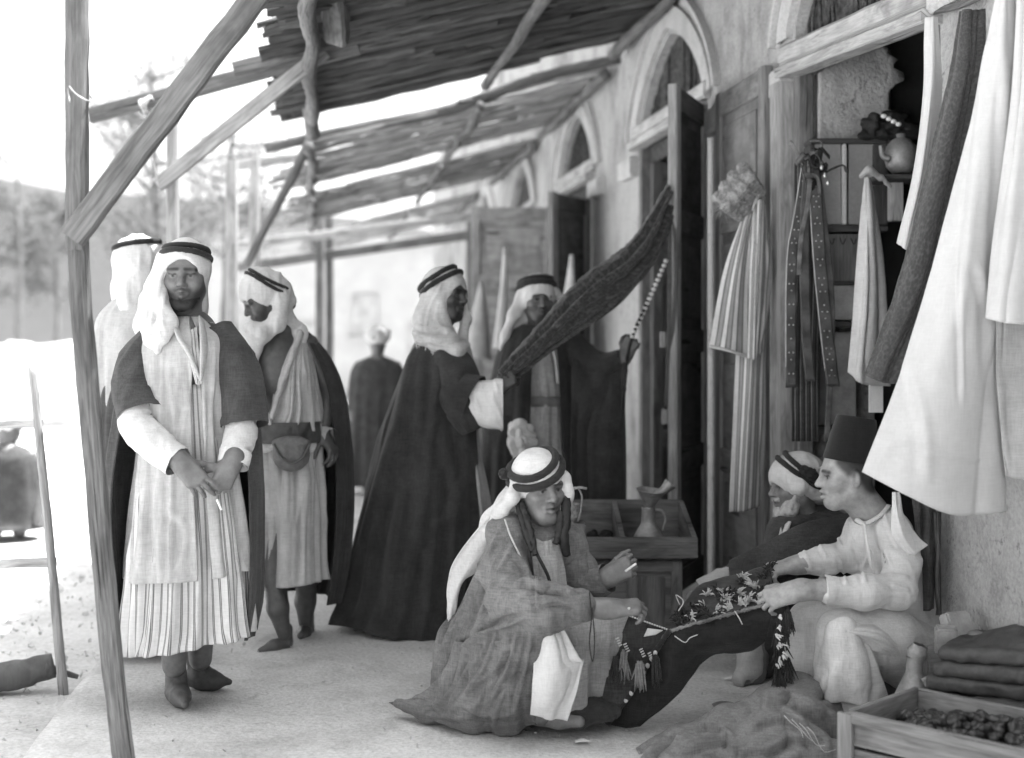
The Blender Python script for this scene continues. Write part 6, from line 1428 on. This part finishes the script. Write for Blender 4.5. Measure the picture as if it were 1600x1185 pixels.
sheet('mouth', [[Wb(1105, 1118, .2), Wb(1178, 1072, .22), Wb(1240, 1056, .22), Wb(1300, 1078, .18), Wb(1340, 1125, .12)], [Wb(1090, 1135, .04), Wb(1165, 1088, .0), Wb(1230, 1076, -.02), Wb(1290, 1104, -.02), Wb(1335, 1155, 0)], [Wb(1060, 1162, -.08), Wb(1140, 1148, -.12), Wb(1215, 1148, -.14), Wb(1285, 1165, -.13), Wb(1338, 1188, -.1)], [Wb(1010, 1192, -.14), Wb(1120, 1208, -.2), Wb(1210, 1212, -.2), Wb(1290, 1216, -.2), Wb(1345, 1220, -.18)]], 'burlap', sk, 120, 90, fold=.046, fu=6, fv=3, seed=8, thick=.006, crumple=.010, cf=8, ragged=.02, folds=BF)
sheet('corner', [[Wb(995, 1172, .0), Wb(1040, 1140, .02), Wb(1090, 1120, .05), Wb(1140, 1105, .08)], [Wb(1000, 1185, -.1), Wb(1050, 1165, -.08), Wb(1100, 1150, -.06), Wb(1150, 1140, -.02)], [Wb(1010, 1205, -.14), Wb(1060, 1205, -.14), Wb(1110, 1205, -.14), Wb(1160, 1200, -.12)]], 'burlap', sk, 60, 30, fold=.016, fu=5, fv=2, seed=11, thick=.006, crumple=.004, folds=BF)
for i in range(4): a = Wb(1225 + 12 * i, 1118 + 6 * i, -.175); tube('thread', [a, a + A((.02, -.01, -.02)), a + A((.05, -.012, -.045 - .01 * i)), a + A((.06 + .01 * i, -.01, -.07))], [.0014, .0012, .001, .0008], 'yarn_pale', sk, n=14, sides=5)

# ------------------------------------------------------------------ crate of dates, flask, folded bags
e1 = Vector((.70, -.714, 0)); e2 = Vector((.714, .70, 0)); c0 = P(1332, 1110, 4.03); zt = c0.z
cr = thing('date_crate', (c0.x, c0.y, 0), 'pale wooden crate heaped with dark dates', 'crate')
Lc, Wc = .75, .40
def cpt(a, b, z): return Vector((c0.x, c0.y, 0)) + e1 * a + e2 * b + Vector((0, 0, z))
beam('board', cpt(0.0, -.011, zt - .05), cpt(Lc, -.011, zt - .05), .020, .10, 'crate_wood', cr, jit=.002, seed=2)
beam('board', cpt(0.0, -.011, zt - .16), cpt(Lc, -.011, zt - .16), .018, .10, 'crate_wood', cr, jit=.002, seed=3)
beam('board', cpt(-.011, .005, zt - .05), cpt(-.011, Wc, zt - .05), .018, .096, 'crate_wood', cr, jit=.002, seed=4)
beam('board', cpt(-.011, .005, zt - .16), cpt(-.011, Wc, zt - .16), .018, .10, 'crate_wood', cr, jit=.002, seed=5)
beam('board', cpt(0.0, Wc, zt - .06), cpt(Lc, Wc, zt - .06), .018, .11, 'crate_wood', cr, jit=.002, seed=6)
beam('board', cpt(Lc, .01, zt - .06), cpt(Lc, Wc, zt - .06), .018, .11, 'crate_wood', cr, jit=.002, seed=7)
beam('batten', cpt(-.005, -.03, 0.0), cpt(-.005, -.03, zt - .004), .05, .018, 'crate_wood', cr, up=tuple(e2), seed=8)
beam('batten', cpt(.02, -.030, zt - .013), cpt(Lc, -.030, zt - .013), .018, .034, 'crate_wood', cr, seed=9)
beam('base', cpt(.01, Wc / 2, zt - .20), cpt(Lc - .01, Wc / 2, zt - .20), Wc - .03, .015, 'crate_wood', cr, seed=10)
f = Field(); f.ell((0, 0, 0), (.024, .0135, .0125), k=.003); f.ell((.008, 0, .002), (.014, .0125, .012), k=.01)
V, Q = f.build(.0045, lambda x, y, z: .0012 * ridge(vnoise(x * 60, y * 160, z * 160)))
dm = np_mesh('date', V, Q); dm.materials.append(MATS['date_skin'])
rs = np.random.RandomState(5)
for i in range(210):
    a, b = rs.uniform(.04, Lc - .05), rs.uniform(.04, Wc - .04)
    hgt = .055 * math.sin(math.pi * min(1, a / .5 + .02) * .5) * math.sin(math.pi * (b / Wc))
    o = bpy.data.objects.new('date', dm); COL.objects.link(o)
    o.location = cpt(a, b, zt - .065 + hgt + rs.uniform(-.012, .010)); o.rotation_euler = (rs.uniform(-.6, .6), rs.uniform(-.6, .6), rs.uniform(0, 6.28)); sc = rs.uniform(.85, 1.15); o.scale = (sc, sc, sc)
    tag(o, 'dark wrinkled date heaped in the pale wooden crate', 'date', 'dates in the crate')
f = Field(); f.box(cpt(Lc / 2, Wc / 2, zt - .12), (Lc / 2 - .03, Wc / 2 - .03, .05), frame((e1.x, e1.y, 0)), .01); V, Q = f.build(.02); o = link('date_filling', np_mesh('date_filling', V, Q), 'date_skin'); tag(o, 'mass of dates filling the crate below the top layer', 'dates', kind='stuff')
Yk = 4.45; kb = P(1425, 1112, Yk)
fl = thing('tin_flask', kb, 'conical tin flask with a crumpled mouth behind the crate', 'flask')
lathe('body', [(.0001, 0), (.072, 0), (.074, .008), (.060, .05), (.040, .10), (.030, .125), (.028, .13), (.027, .175), (.029, .18)], kb, 'tin', fl, 32, (.06, 0, 1))
tube('mouth', [kb + Vector((.012, 0, .178)), kb + Vector((.018, -.004, .200)), kb + Vector((.026, -.01, .222))], [(.028, .026), (.032, .024), (.026, .012)], 'tin', fl, n=14, sides=16, wr=.004, freq=40, cap=False)
tube('strap', [kb + Vector((.03, -.03, .12)), kb + Vector((.048, -.04, .08)), kb + Vector((.055, -.05, .02))], [(.012, .003)] * 3, 'brass_dull', fl, n=12, sides=8)
# low bench that carries the folded bags
bn = thing('low_bench', P(1560, 1130, 4.5), 'low plank bench under the folded dark bags', 'bench')
zb2 = .13
beam('plank', Vector((1.36, 4.62, zb2 - .015)), Vector((2.05, 4.1, zb2 - .015)), .42, .03, 'timber', bn, seed=4)
for a in (.08, .8): 
    q = Vector((1.36, 4.62, 0)).lerp(Vector((2.05, 4.1, 0)), a); beam('support', q, q + Vector((0, 0, zb2 - .03)), .35, .05, 'timber', bn, up=(.8, -.6, 0), seed=6)
bagl = ['folded dark bag at the bottom of the stack by the crate', 'folded dark bag second from the bottom of the stack', 'folded dark bag in the middle of the stack of five', 'folded dark bag second from the top of the stack', 'dark bag draped over the top of the stack']
for i in range(5):
    f = Field(); z = zb2 + .028 + i * .052; cx_, cy_ = 1.60 + .01 * i, 4.36 + .01 * (-1) ** i
    R = frame((.8, -.6 + .04 * (-1) ** i, .02 * i))
    f.box((cx_, cy_, z), (.235 - .012 * i, .15, .006), R, .019, .01)
    f.ell((cx_, cy_, z), (.2, .13, .034), R, .02)
    if i == 4: f.ell((cx_ + .06, cy_ - .03, z + .03), (.16, .12, .05), R, .05)
    o = drape('folded_bag', f, 'leather', None, .007, .005, (12, 12, 16), i + 2, .8); tag(o, bagl[i], 'bag', 'stack of folded bags')
o = boxpart('packet', P(1498, 985, 4.56), (.10, .05, .12), 'card', None, rz=.4, rx=-.45); tag(o, 'pale packet leaning against the wall behind the bags', 'packet')
o = boxpart('packet', P(1478, 1002, 4.5), (.07, .05, .10), 'card', None, rz=-.2, rx=.2); tag(o, 'torn pale packet beside the doorway edge', 'packet')
o = lathe('round_tin', [(.0001, 0), (.034, 0), (.036, .004), (.036, .022), (.032, .03), (.016, .035), (.0001, .036)], P(1526, 1004, 4.52), 'tin', None, 28, (.2, -.3, 1)); tag(o, 'round tin lid shining behind the folded bags', 'tin')
o = boxpart('wooden_box', (1.495, 4.555, .2265), (.25, .15, .19), 'crate_wood', None, rz=.15); tag(o, 'plain wooden box behind the folded bags, under the packets', 'box')
# scraps on the ground
for i, (px, py, w_, h_, lab) in enumerate(((910, 1163, .05, .03, 'white paper scrap on the pavement before the squatting man'), (1143, 1064, .06, .015, 'thin pale scrap beside the foot wrap'), (1130, 1105, .08, .05, 'dark crumpled scrap behind the burlap sack'))):
    g = G(px, py); o = sheet('paper_scrap', [[g + Vector((-w_ / 2, h_ / 2, .008)), g + Vector((0, h_ / 2, .016)), g + Vector((w_ / 2, h_ / 2, .008))], [g + Vector((-w_ / 2, -h_ / 2, .008)), g + Vector((0, -h_ / 2, .012)), g + Vector((w_ / 2, -h_ / 2, .014))]], 'paper_white' if i < 2 else 'burlap', None, 8, 8, thick=.002, crumple=.004); tag(o, lab, 'scrap')

# ------------------------------------------------------------------ hanging goods at the first doorway
def hang(name, rows, mat, label, cat, group=None, **kw):
    o = sheet(name, rows, mat, None, **kw); return tag(o, label, cat, group)
Y = 4.35
hs = hang('hanging_sheet', [
    [P(1566, -40, 4.36), P(1572, -44, 4.33), P(1580, -46, 4.33), P(1590, -44, 4.36)],
    [P(1525, 150, 4.33), P(1555, 150, 4.27), P(1590, 150, 4.29), P(1610, 150, 4.36)],
    [P(1462, 400, 4.30), P(1510, 400, 4.22), P(1560, 400, 4.26), P(1600, 400, 4.36)],
    [P(1400, 600, 4.28), P(1460, 610, 4.2), P(1520, 620, 4.22), P(1570, 620, 4.34)],
    [P(1347, 738, 4.26), P(1420, 776, 4.18), P(1495, 806, 4.2), P(1576, 800, 4.32)]], 'sheet_white', 'large white sheet hanging in front of the man in the fez', 'sheet', 'hanging cloths', nu=110, nv=150, fold=.014, fu=5, fv=.8, seed=4, fgrow=.5, crumple=.003, cf=5, thick=.002, folds=[([(1440,712),(1500,716),(1550,722)],.004,3),([(1500,380),(1502,500),(1505,640)],.005,4),([(1545,60),(1520,300),(1500,520)],.012,9),([(1575,80),(1568,300),(1560,560)],.010,8),([(1380,700),(1430,690),(1480,712)],.004,5),([(1520,400),(1545,470),(1550,600)],.008,7),([(1420,560),(1445,660),(1450,760)],.008,10)])
hang('hanging_sheet', [
    [P(1592, -40, 4.26), P(1605, -44, 4.24), P(1625, -44, 4.24)],
    [P(1580, 150, 4.24), P(1605, 150, 4.2), P(1650, 150, 4.24)],
    [P(1552, 350, 4.22), P(1590, 350, 4.17), P(1670, 350, 4.22)],
    [P(1540, 498, 4.2), P(1585, 506, 4.15), P(1690, 510, 4.2)]], 'sheet_white', 'shorter white cloth hanging at the right edge before the large sheet', 'sheet', 'hanging cloths', nu=60, nv=80, fold=.012, fu=4, fv=.8, seed=9)
hang('hanging_sheet', [
    [P(1558, 470, 4.26), P(1590, 470, 4.27), P(1700, 470, 4.28)], [P(1560, 620, 4.26), P(1595, 620, 4.28), P(1700, 620, 4.28)], [P(1572, 745, 4.28), P(1600, 750, 4.28), P(1700, 760, 4.28)]], 'cream_cotton', 'greyer cloth under the short white one at the right edge', 'sheet', 'hanging cloths', nu=40, nv=50, fold=.008, fu=4, seed=12)
hang('hanging_shawl', [
    [P(1497, 16, 4.62), P(1512, 14, 4.6), P(1532, 14, 4.6), P(1548, 16, 4.62)],
    [P(1480, 110, 4.6), P(1503, 120, 4.55), P(1525, 110, 4.57), P(1542, 110, 4.62)],
    [P(1445, 260, 4.58), P(1470, 260, 4.52), P(1495, 260, 4.54), P(1520, 260, 4.6)],
    [P(1402, 440, 4.55), P(1425, 445, 4.5), P(1448, 445, 4.5), P(1475, 440, 4.56)],
    [P(1350, 586, 4.52), P(1372, 596, 4.48), P(1395, 600, 4.48), P(1425, 600, 4.52)]], 'shawl_dark', 'dark patterned shawl hanging between two white cloths', 'shawl', 'hanging cloths', nu=60, nv=110, fold=.014, fu=5, fv=1.0, seed=6, crumple=.003)
hang('hanging_sheet', [
    [P(1446, 28, 4.8), P(1455, 26, 4.78), P(1466, 26, 4.8)], [P(1440, 150, 4.78), P(1455, 150, 4.73), P(1474, 150, 4.78)], [P(1424, 270, 4.76), P(1440, 270, 4.7), P(1462, 270, 4.76)], [P(1400, 380, 4.75), P(1416, 390, 4.7), P(1440, 390, 4.75)]], 'sheet_white', 'narrow white cloth hanging behind the patterned shawl', 'sheet', 'hanging cloths', nu=40, nv=70, fold=.010, fu=4, seed=15)
hang('hanging_cloth', [
    [P(1350, 280, 5.9), P(1355, 277, 5.88), P(1362, 280, 5.9)], [P(1342, 330, 5.88), P(1358, 335, 5.84), P(1374, 335, 5.9)], [P(1332, 450, 5.86), P(1355, 455, 5.8), P(1385, 455, 5.88)], [P(1324, 582, 5.86), P(1348, 600, 5.8), P(1392, 604, 5.86)]], 'white_cotton', 'small white shirt hanging from a nail inside the doorway', 'shirt', 'hanging cloths', nu=44, nv=70, fold=.016, fu=4, seed=17)
pw = thing('white_pouch', P(1420, 830, 4.6), 'small white pouch hanging by its cord below the large sheet', 'pouch')
sheet('bag', [[P(1394, 770, 4.60), P(1399, 769, 4.59), P(1404, 770, 4.6)], [P(1393, 805, 4.59), P(1404, 806, 4.56), P(1414, 806, 4.59)], [P(1396, 838, 4.58), P(1414, 842, 4.54), P(1434, 838, 4.58)], [P(1420, 868, 4.58), P(1432, 866, 4.56), P(1450, 852, 4.58)]], 'white_bright', pw, 30, 40, fold=.006, fu=4, seed=5)
for i, (xa, w_, ya, yb, m_, lab) in enumerate(((1452, 16, 790, 955, 'brown_wool', 'dark cloth strip hanging at the doorway edge behind the pouch'), (1466, 9, 800, 962, 'leather', 'narrow dark strap nailed beside the rough wall edge'), (1438, 14, 780, 850, 'kilim_under', 'short dark cloth strip hanging beside the white pouch'))):
    hang('hanging_strip', [[P(xa - w_, ya, 4.84), P(xa, ya, 4.82), P(xa + w_ * .5, ya, 4.84)], [P(xa - w_ * .8, (ya + yb) / 2, 4.83), P(xa, (ya + yb) / 2, 4.8), P(xa + w_ * .5, (ya + yb) / 2, 4.83)], [P(xa - w_ * .6, yb, 4.83), P(xa + 2, yb, 4.81), P(xa + w_ * .5, yb - 4, 4.83)]], m_, lab, 'strip', nu=24, nv=50, fold=.01, fu=4, seed=20 + i, thick=.005)
nl = thing('nail_rail', P(1520, 14, 4.72), 'thin pole carrying the hanging sheets above the doorway', 'pole')
tube('pole', [P(1425, 24, 5.15), P(1500, 8, 4.66), P(1560, -20, 4.4), P(1640, -42, 4.25)], [.014] * 4, 'pole_bark', nl, n=24, sides=10)

# striped robe and straw coil hanging on the folded door
Yr = 6.5
rb = thing('striped_robe', P(1165, 800, Yr), 'striped cotton robe hanging on the open door', 'robe')
sheet('robe_body', [[P(1166, 300, Yr), P(1178, 296, Yr - .02), P(1192, 298, Yr)], [P(1158, 380, Yr - .03), P(1184, 370, Yr - .08), P(1206, 400, Yr)], [P(1150, 540, Yr - .03), P(1178, 540, Yr - .08), P(1200, 540, Yr)], [P(1144, 680, Yr - .03), P(1170, 685, Yr - .08), P(1196, 680, Yr)], [P(1140, 800, Yr - .03), P(1164, 800, Yr - .07), P(1191, 790, Yr)]], 'robe_stripes', rb, 60, 110, fold=.016, fu=4, fv=1.0, seed=2, uvs=(1.0, 1.0))
sheet('sleeve', [[P(1165, 322, Yr - .04), P(1174, 318, Yr - .06), P(1182, 318, Yr - .05)], [P(1132, 420, Yr - .06), P(1152, 425, Yr - .11), P(1172, 430, Yr - .07)], [P(1108, 542, Yr - .06), P(1138, 547, Yr - .11), P(1172, 560, Yr - .07)]], 'robe_stripes', rb, 50, 70, fold=.010, fu=3, seed=5)
sheet('sleeve', [[P(1178, 318, Yr - .09), P(1190, 312, Yr - .1), P(1198, 322, Yr - .06)], [P(1172, 410, Yr - .12), P(1188, 405, Yr - .13), P(1207, 410, Yr - .06)], [P(1168, 560, Yr - .12), P(1182, 562, Yr - .13), P(1194, 550, Yr - .08)]], 'robe_stripes', rb, 40, 70, fold=.014, fu=3, seed=7)
tube('cuff', [P(1109, 541, Yr - .065), P(1138, 548, Yr - .115), P(1170, 558, Yr - .08)], [(.008, .012)] * 3, 'gauze', rb, n=20, sides=8)
tube('drawstring', [P(1168, 318, Yr - .08), P(1178, 305, Yr - .09), P(1190, 296, Yr - .06), P(1182, 312, Yr - .1), P(1176, 330, Yr - .12)], [.007, .01, .009, .008, .004], 'gauze', rb, n=30, sides=8, wr=.003)
cl = thing('rope_coil', P(1145, 300, 6.45), 'bundle of coiled straw rope hanging above the striped robe', 'rope')
f = Field()
for (xa, ya, xb, yb, r_) in ((1160, 262, 1188, 300, .034), (1146, 276, 1178, 316, .036), (1133, 292, 1168, 328, .036), (1122, 308, 1156, 338, .032)): f.chain([P(xa, ya, 6.44), P((xa + xb) / 2 - 4, (ya + yb) / 2 - 2, 6.36), P(xb, yb, 6.44)], [r_ * .8, r_, r_ * .75], .012)
def hank(x, y, z): return .004 * ridge(vnoise((x + z) * 22, y * 60, (x - z) * 190)) + .0025 * ridge(vnoise((x + z) * 40, y * 100, (x - z) * 330))
V, Q = f.build(.0045, hank); link('hank', np_mesh('hank', V, Q), 'straw', cl)
for k_, (xa, ya) in enumerate(((1166, 276), (1150, 292), (1138, 306), (1128, 322), (1172, 300), (1155, 315))): yarn('frayed_ends', P(xa, ya, 6.37), (-.5 + .15 * k_, -.7, .4 - .2 * k_), 60, .06, .0008, 'straw', cl, 40 + k_, .9)
yarn('frayed_ends', P(1130, 320, 6.4), (-.6, -.5, -.5), 40, .09, .0012, 'straw', cl, 5, .6); yarn('frayed_ends', P(1165, 275, 6.4), (-.1, -.5, .8), 40, .07, .0012, 'straw', cl, 6, .6)

# studded belts on a nail
Yb = 6.05
def strap(name, pts, w, mat, parent, label=None, studs=0, seed=0):
    L = spline([tuple(p) for p in pts], 40); rows = []
    for i in range(0, 40, 3): rows.append([Vector(L[i]) + Vector((-w / 2, .004 * math.sin(i), 0)), Vector(L[i]) + Vector((w / 2, -.004 * math.sin(i), 0))])
    o = sheet(name, rows, mat, parent, 8, 60, thick=.004, uvs=(1, 1))
    if label: tag(o, label, 'belt', 'studded belts on one nail')
    if studs:
        parts = []
        for k in range(studs):
            q = Vector(L[int(3 + k * (36 / studs))])
            for dx in ((-.2, .2) if k % 2 else (0,)):
                f = Field(); f.ell(q + Vector((dx * w, -.005, 0)), (.0045, .003, .0045), k=.001); parts.append(f.build(.0025))
        V, Q = join_np(parts); s_ = link('studs', np_mesh('studs', V, Q), 'metal_ring', o); s_['kind'] = 'stuff'
        e = [Vector(L[i]) + Vector((-w / 2, -.004, 0)) for i in range(0, 40, 6)]; tube('welt', e, [.0022] * len(e), 'yarn_pale', o, n=30, sides=5)
    return o
strap('studded_belt', [P(1262, 250, Yb), P(1250, 330, Yb), P(1238, 400, Yb), P(1236, 500, Yb), P(1236, 606, Yb)], .048, 'leather', None, 'studded leather belt hanging straight, leftmost on the nail', 22)
strap('studded_belt', [P(1265, 250, Yb - .03), P(1258, 330, Yb - .03), P(1257, 420, Yb - .03), P(1260, 520, Yb - .03), P(1266, 596, Yb - .03)], .045, 'leather', None, 'plain dark belt hanging second from the left on the nail')
strap('studded_belt', [P(1272, 252, Yb - .05), P(1276, 330, Yb - .05), P(1282, 420, Yb - .05), P(1292, 520, Yb - .05), P(1302, 604, Yb - .05)], .058, 'leather', None, 'wide studded leather belt slanting to the right', 26)
strap('studded_belt', [P(1276, 255, Yb + .02), P(1286, 330, Yb + .02), P(1296, 420, Yb + .02), P(1300, 520, Yb + .02), P(1292, 690, Yb + .02)], .026, 'leather_tan', None, 'narrow brown belt hanging behind the wide studded one')
strap('studded_belt', [P(1262, 255, Yb + .05), P(1262, 400, Yb + .05), P(1258, 560, Yb + .05), P(1258, 690, Yb + .05)], .12, 'belt_stripes', None, 'bundle of dark striped girdle cloth hanging lowest on the nail')
strap('studded_belt', [P(1268, 255, Yb - .06), P(1262, 320, Yb - .06), P(1252, 370, Yb - .06), P(1248, 430, Yb - .06)], .02, 'leather_tan', None, 'short brown thong hanging in front of the leftmost belt')
bk_ = thing('belt_knot', P(1268, 245, Yb), 'tangle of belt ends and buckles gathered on a nail', 'belt ends')
rs = np.random.RandomState(9)
for i in range(16):
    a = P(1266 + rs.uniform(-14, 18), 250 + rs.uniform(-8, 30), Yb - .06); b = a + Vector((rs.uniform(-.09, .11), rs.uniform(-.05, .02), rs.uniform(-.10, .10))); m_ = (a + b) / 2 + Vector((rs.uniform(-.03, .03), -.04, .03))
    tube('belt_end', [a, m_, b], [(.014, .003)] * 3, ('leather', 'leather_tan', 'black_goods')[i % 3], bk_, n=12, sides=8, up=(rs.uniform(-1, 1), -1, rs.uniform(-.5, .5)))
tube('nail', [P(1268, 238, Yb - .1), P(1266, 240, 6.36)], [.006, .006], 'metal_ring', bk_, n=4, sides=8)
for i in range(3): f = Field(); f.ell(P(1284 + i * 5, 262 + i * 12, Yb - .1), (.010, .006, .014), k=.002); V, Q = f.build(.004); link('buckle', np_mesh('buckle', V, Q), 'metal_ring', bk_)

# glazed wall cabinet, boxes, shelf goods
Yw = 6.22
def rect(px0, py0, px1, py1, Y, t, mat, name, parent, bev=.004):
    a, b = P(px0, py0, Y), P(px1, py1, Y); return boxpart(name, ((a.x + b.x) / 2, Y + t / 2, (a.z + b.z) / 2), (abs(b.x - a.x), t, abs(a.z - b.z)), mat, parent, bev=bev)
wc = thing('wall_cabinet', P(1320, 360, Yw), 'small glazed wall cabinet with two pale panes inside the doorway', 'cabinet')
rect(1266, 216, 1388, 224, Yw, .14, 'door_dark', 'rail', wc); rect(1266, 352, 1388, 362, Yw, .14, 'door_dark', 'rail', wc)
rect(1266, 225, 1271, 351, Yw, .14, 'door_dark', 'stile', wc); rect(1366, 225, 1388, 351, Yw, .14, 'door_dark', 'stile', wc)
rect(1272, 225, 1314, 351, Yw + .03, .02, 'pane_glass', 'pane', wc, .001); rect(1326, 225, 1365, 351, Yw + .03, .02, 'pane_glass', 'pane', wc, .001)
rect(1317, 225, 1323, 351, Yw + .01, .03, 'white_bright', 'mullion', wc); 
wb = thing('goods_box', P(1320, 440, Yw), 'dark wooden box with faint marks under the glazed cabinet', 'box')
rect(1284, 366, 1345, 440, Yw + .02, .16, 'tray_wood', 'case', wb)
for px in (1300, 1317, 1334):
    tube('mark', [P(px - 5, 372, Yw + .012), P(px, 382, Yw + .012), P(px + 4, 373, Yw + .012)], [.002] * 3, 'black_goods', wb, n=10, sides=5)
o = rect(1290, 446, 1344, 500, Yw + .02, .14, 'card', 'patterned_box', None); tag(o, 'pale patterned box below the dark marked box', 'box')
sh = thing('wall_shelf', P(1320, 505, Yw), 'dark shelf board below the boxes inside the doorway', 'shelf')
rect(1262, 503, 1350, 511, Yw, .2, 'door_dark', 'board', sh); rect(1262, 441, 1350, 445, Yw, .2, 'door_dark', 'board', sh); rect(1262, 668, 1350, 680, Yw, .2, 'door_dark', 'board', sh); rect(1263, 446, 1269, 667, Yw + .01, .18, 'door_dark', 'upright', sh)
o = rect(1280, 520, 1338, 664, Yw + .1, .05, 'card', 'poster_card', None); tag(o, 'grey card sheet standing on the lower shelf', 'card')
o = rect(1358, 600, 1380, 645, 5.9, .01, 'paper_white', 'paper_sheet', None, .001); tag(o, 'white paper sheet hanging under the small white shirt', 'paper')
o = rect(1350, 90, 1470, 640, 6.75, .05, 'door_dark', 'back_board', None); tag(o, 'dark board partition behind the hanging cloths in the shop', 'partition')
# round kettle and bundles on the upper shelf
us = thing('wall_shelf', P(1400, 275, 5.9), 'short shelf carrying the round kettle inside the doorway', 'shelf'); rect(1372, 272, 1450, 279, 5.95, .25, 'door_dark', 'board', us); rect(1392, 280, 1412, 345, 6.1, .06, 'lintel_wood', 'bracket', us)
kt = thing('kettle', P(1408, 272, 6.0), 'round metal kettle with a spout on the short shelf', 'kettle'); kc = P(1408, 271, 6.02)
lathe('body', [(.0001, 0), (.04, 0), (.066, .03), (.075, .075), (.066, .12), (.04, .15), (.02, .16), (.022, .175), (.0001, .18)], kc, 'tin', kt, 32)
tube('spout', [kc + Vector((-.06, -.03, .06)), kc + Vector((-.09, -.03, .075)), kc + Vector((-.10, -.03, .12))], [.018, .013, .009], 'tin', kt, n=14, sides=12)
for i in range(4): f = Field(); f.ell(kc + Vector((-.02 - .022 * i, -.03, .215 + .012 * i)), (.013, .013, .011), k=.006); V, Q = f.build(.004); link('knob', np_mesh('knob', V, Q), 'white_bright', kt)
f = Field(); f.chain([P(1346, 275, 5.9), P(1358, 266, 5.88), P(1376, 278, 5.92), P(1392, 292, 5.95)], [.010, .016, .011, .008], .015); o = drape('cloth_knot', f, 'cream_cotton', None, .004, .003, (40, 40, 40), 4); tag(o, 'twisted pale cloth end slung from the shelf to the white shirt', 'cloth')
rs = np.random.RandomState(3)
f = Field()
for i in range(12): a = P(1350 + rs.uniform(0, 70), 200 + rs.uniform(-22, 8), 6.2); b = a + Vector((rs.uniform(-.12, .12), rs.uniform(-.05, .05), rs.uniform(-.03, .03))); f.cone(a, b, .022, .016, .01)
f.cone(P(1345, 212, 6.2), P(1430, 212, 6.2), .02, .02, .02)
o = drape('dark_bundle', f, 'black_goods', None, .008, .006, (30, 30, 30), 2); tag(o, 'dark bundle of harness heaped on top of the wall cabinet', 'bundle')
# cloths hanging before the far doors
for i, (px, y0, yb, w_, Y, m_, lab) in enumerate(((789, 386, 545, 11, 11.9, 'white_cotton', 'furled white cloth hanging against the far pale door'), (893, 398, 500, 11, 10.3, 'white_cotton', 'furled white cloth hanging beside the dark far door'), (752, 440, 560, 22, 11.5, 'cream_cotton', 'pale bundle hanging behind the cloaked man'))):
    o = tube('furled_cloth', [P(px, y0, Y), P(px - 1, y0 + (yb - y0) * .3, Y), P(px - 4, y0 + (yb - y0) * .7, Y), P(px - 7, yb, Y)], [.008, w_ * .4 * Y / F, w_ * .8 * Y / F, w_ * Y / F], m_, None, n=40, sides=16, wr=.008, freq=3); tag(o, lab, 'cloth', 'hanging cloths')

# ------------------------------------------------------------------ passers-by far down the street
def passer(label, px, top, Y, tone, robe, cap, w=70, fwd=(0, 1, 0), zbase=0.0, seat=False):
    W = Fig(Y); k = F / Y
    fb = HZ + F * (EYE - zbase) / Y; H_ = fb - top; hc = W(px, top + .12 * k, 0); paint = []
    fh = Field(); Lh = head(fh, hc, fwd, s=1.0, paint=paint, tone=tone, neck=W(px, top + .33 * k))
    ft = Field(); ft.chain([W(px, top + .36 * k), W(px, top + H_ * .55)], [.12, .13]); ft.chain([W(px - .09 * k, top + H_ * .55), W(px - .09 * k, fb - .05 * k)], [.08, .05]); ft.chain([W(px + .09 * k, top + H_ * .55), W(px + .09 * k, fb - .05 * k)], [.08, .05])
    for s_ in (-1, 1): ft.chain([W(px + s_ * .17 * k, top + .36 * k), W(px + s_ * .24 * k, top + .62 * k), W(px + s_ * .22 * k, top + .85 * k, -.08)], [.055, .045, .04])
    p = body(label, W(px, fb), [(fh, .009), (ft, .016)], tone, paint, 'passers-by down the street')
    loft('robe', Y, [(top + .27 * k, px - .07 * k, px + .07 * k, .07, .07), (top + .32 * k, px - .17 * k, px + .17 * k, .11, .11), (top + .42 * k, px - .24 * k, px + .24 * k, .14, .14), (top + .8 * k, px - .27 * k, px + .27 * k, .17, .17), (fb - .08 * k, px - .28 * k, px + .28 * k, .2, .2)], robe, p, n=70, rows=40, fold=.03, nf=2.5, seed=px)
    f = Field(); f.ell(hc + A((0, 0, .04)), (.108, .115, .095), k=.02); f.cone(hc + A((-.08, 0, .05)), hc + A((.08, 0, .06)), .045, .045, .03); drape('turban', f, cap, p, .010, .008, (16, 16, 30), 3)
    return p
passer('man in dark coat and white turban walking away down the street', 590, 512, 12.4, .12, 'brown_wool', 'white_cotton')
passer('man in pale robe far down the street beside the walking man', 470, 560, 14.5, .15, 'cream_cotton', 'white_cotton', zbase=-.3)
passer('dark figure at the left edge across the street', 12, 640, 10.2, .1, 'brown_wool', 'white_cotton', zbase=-.1, fwd=(1, 0, 0))
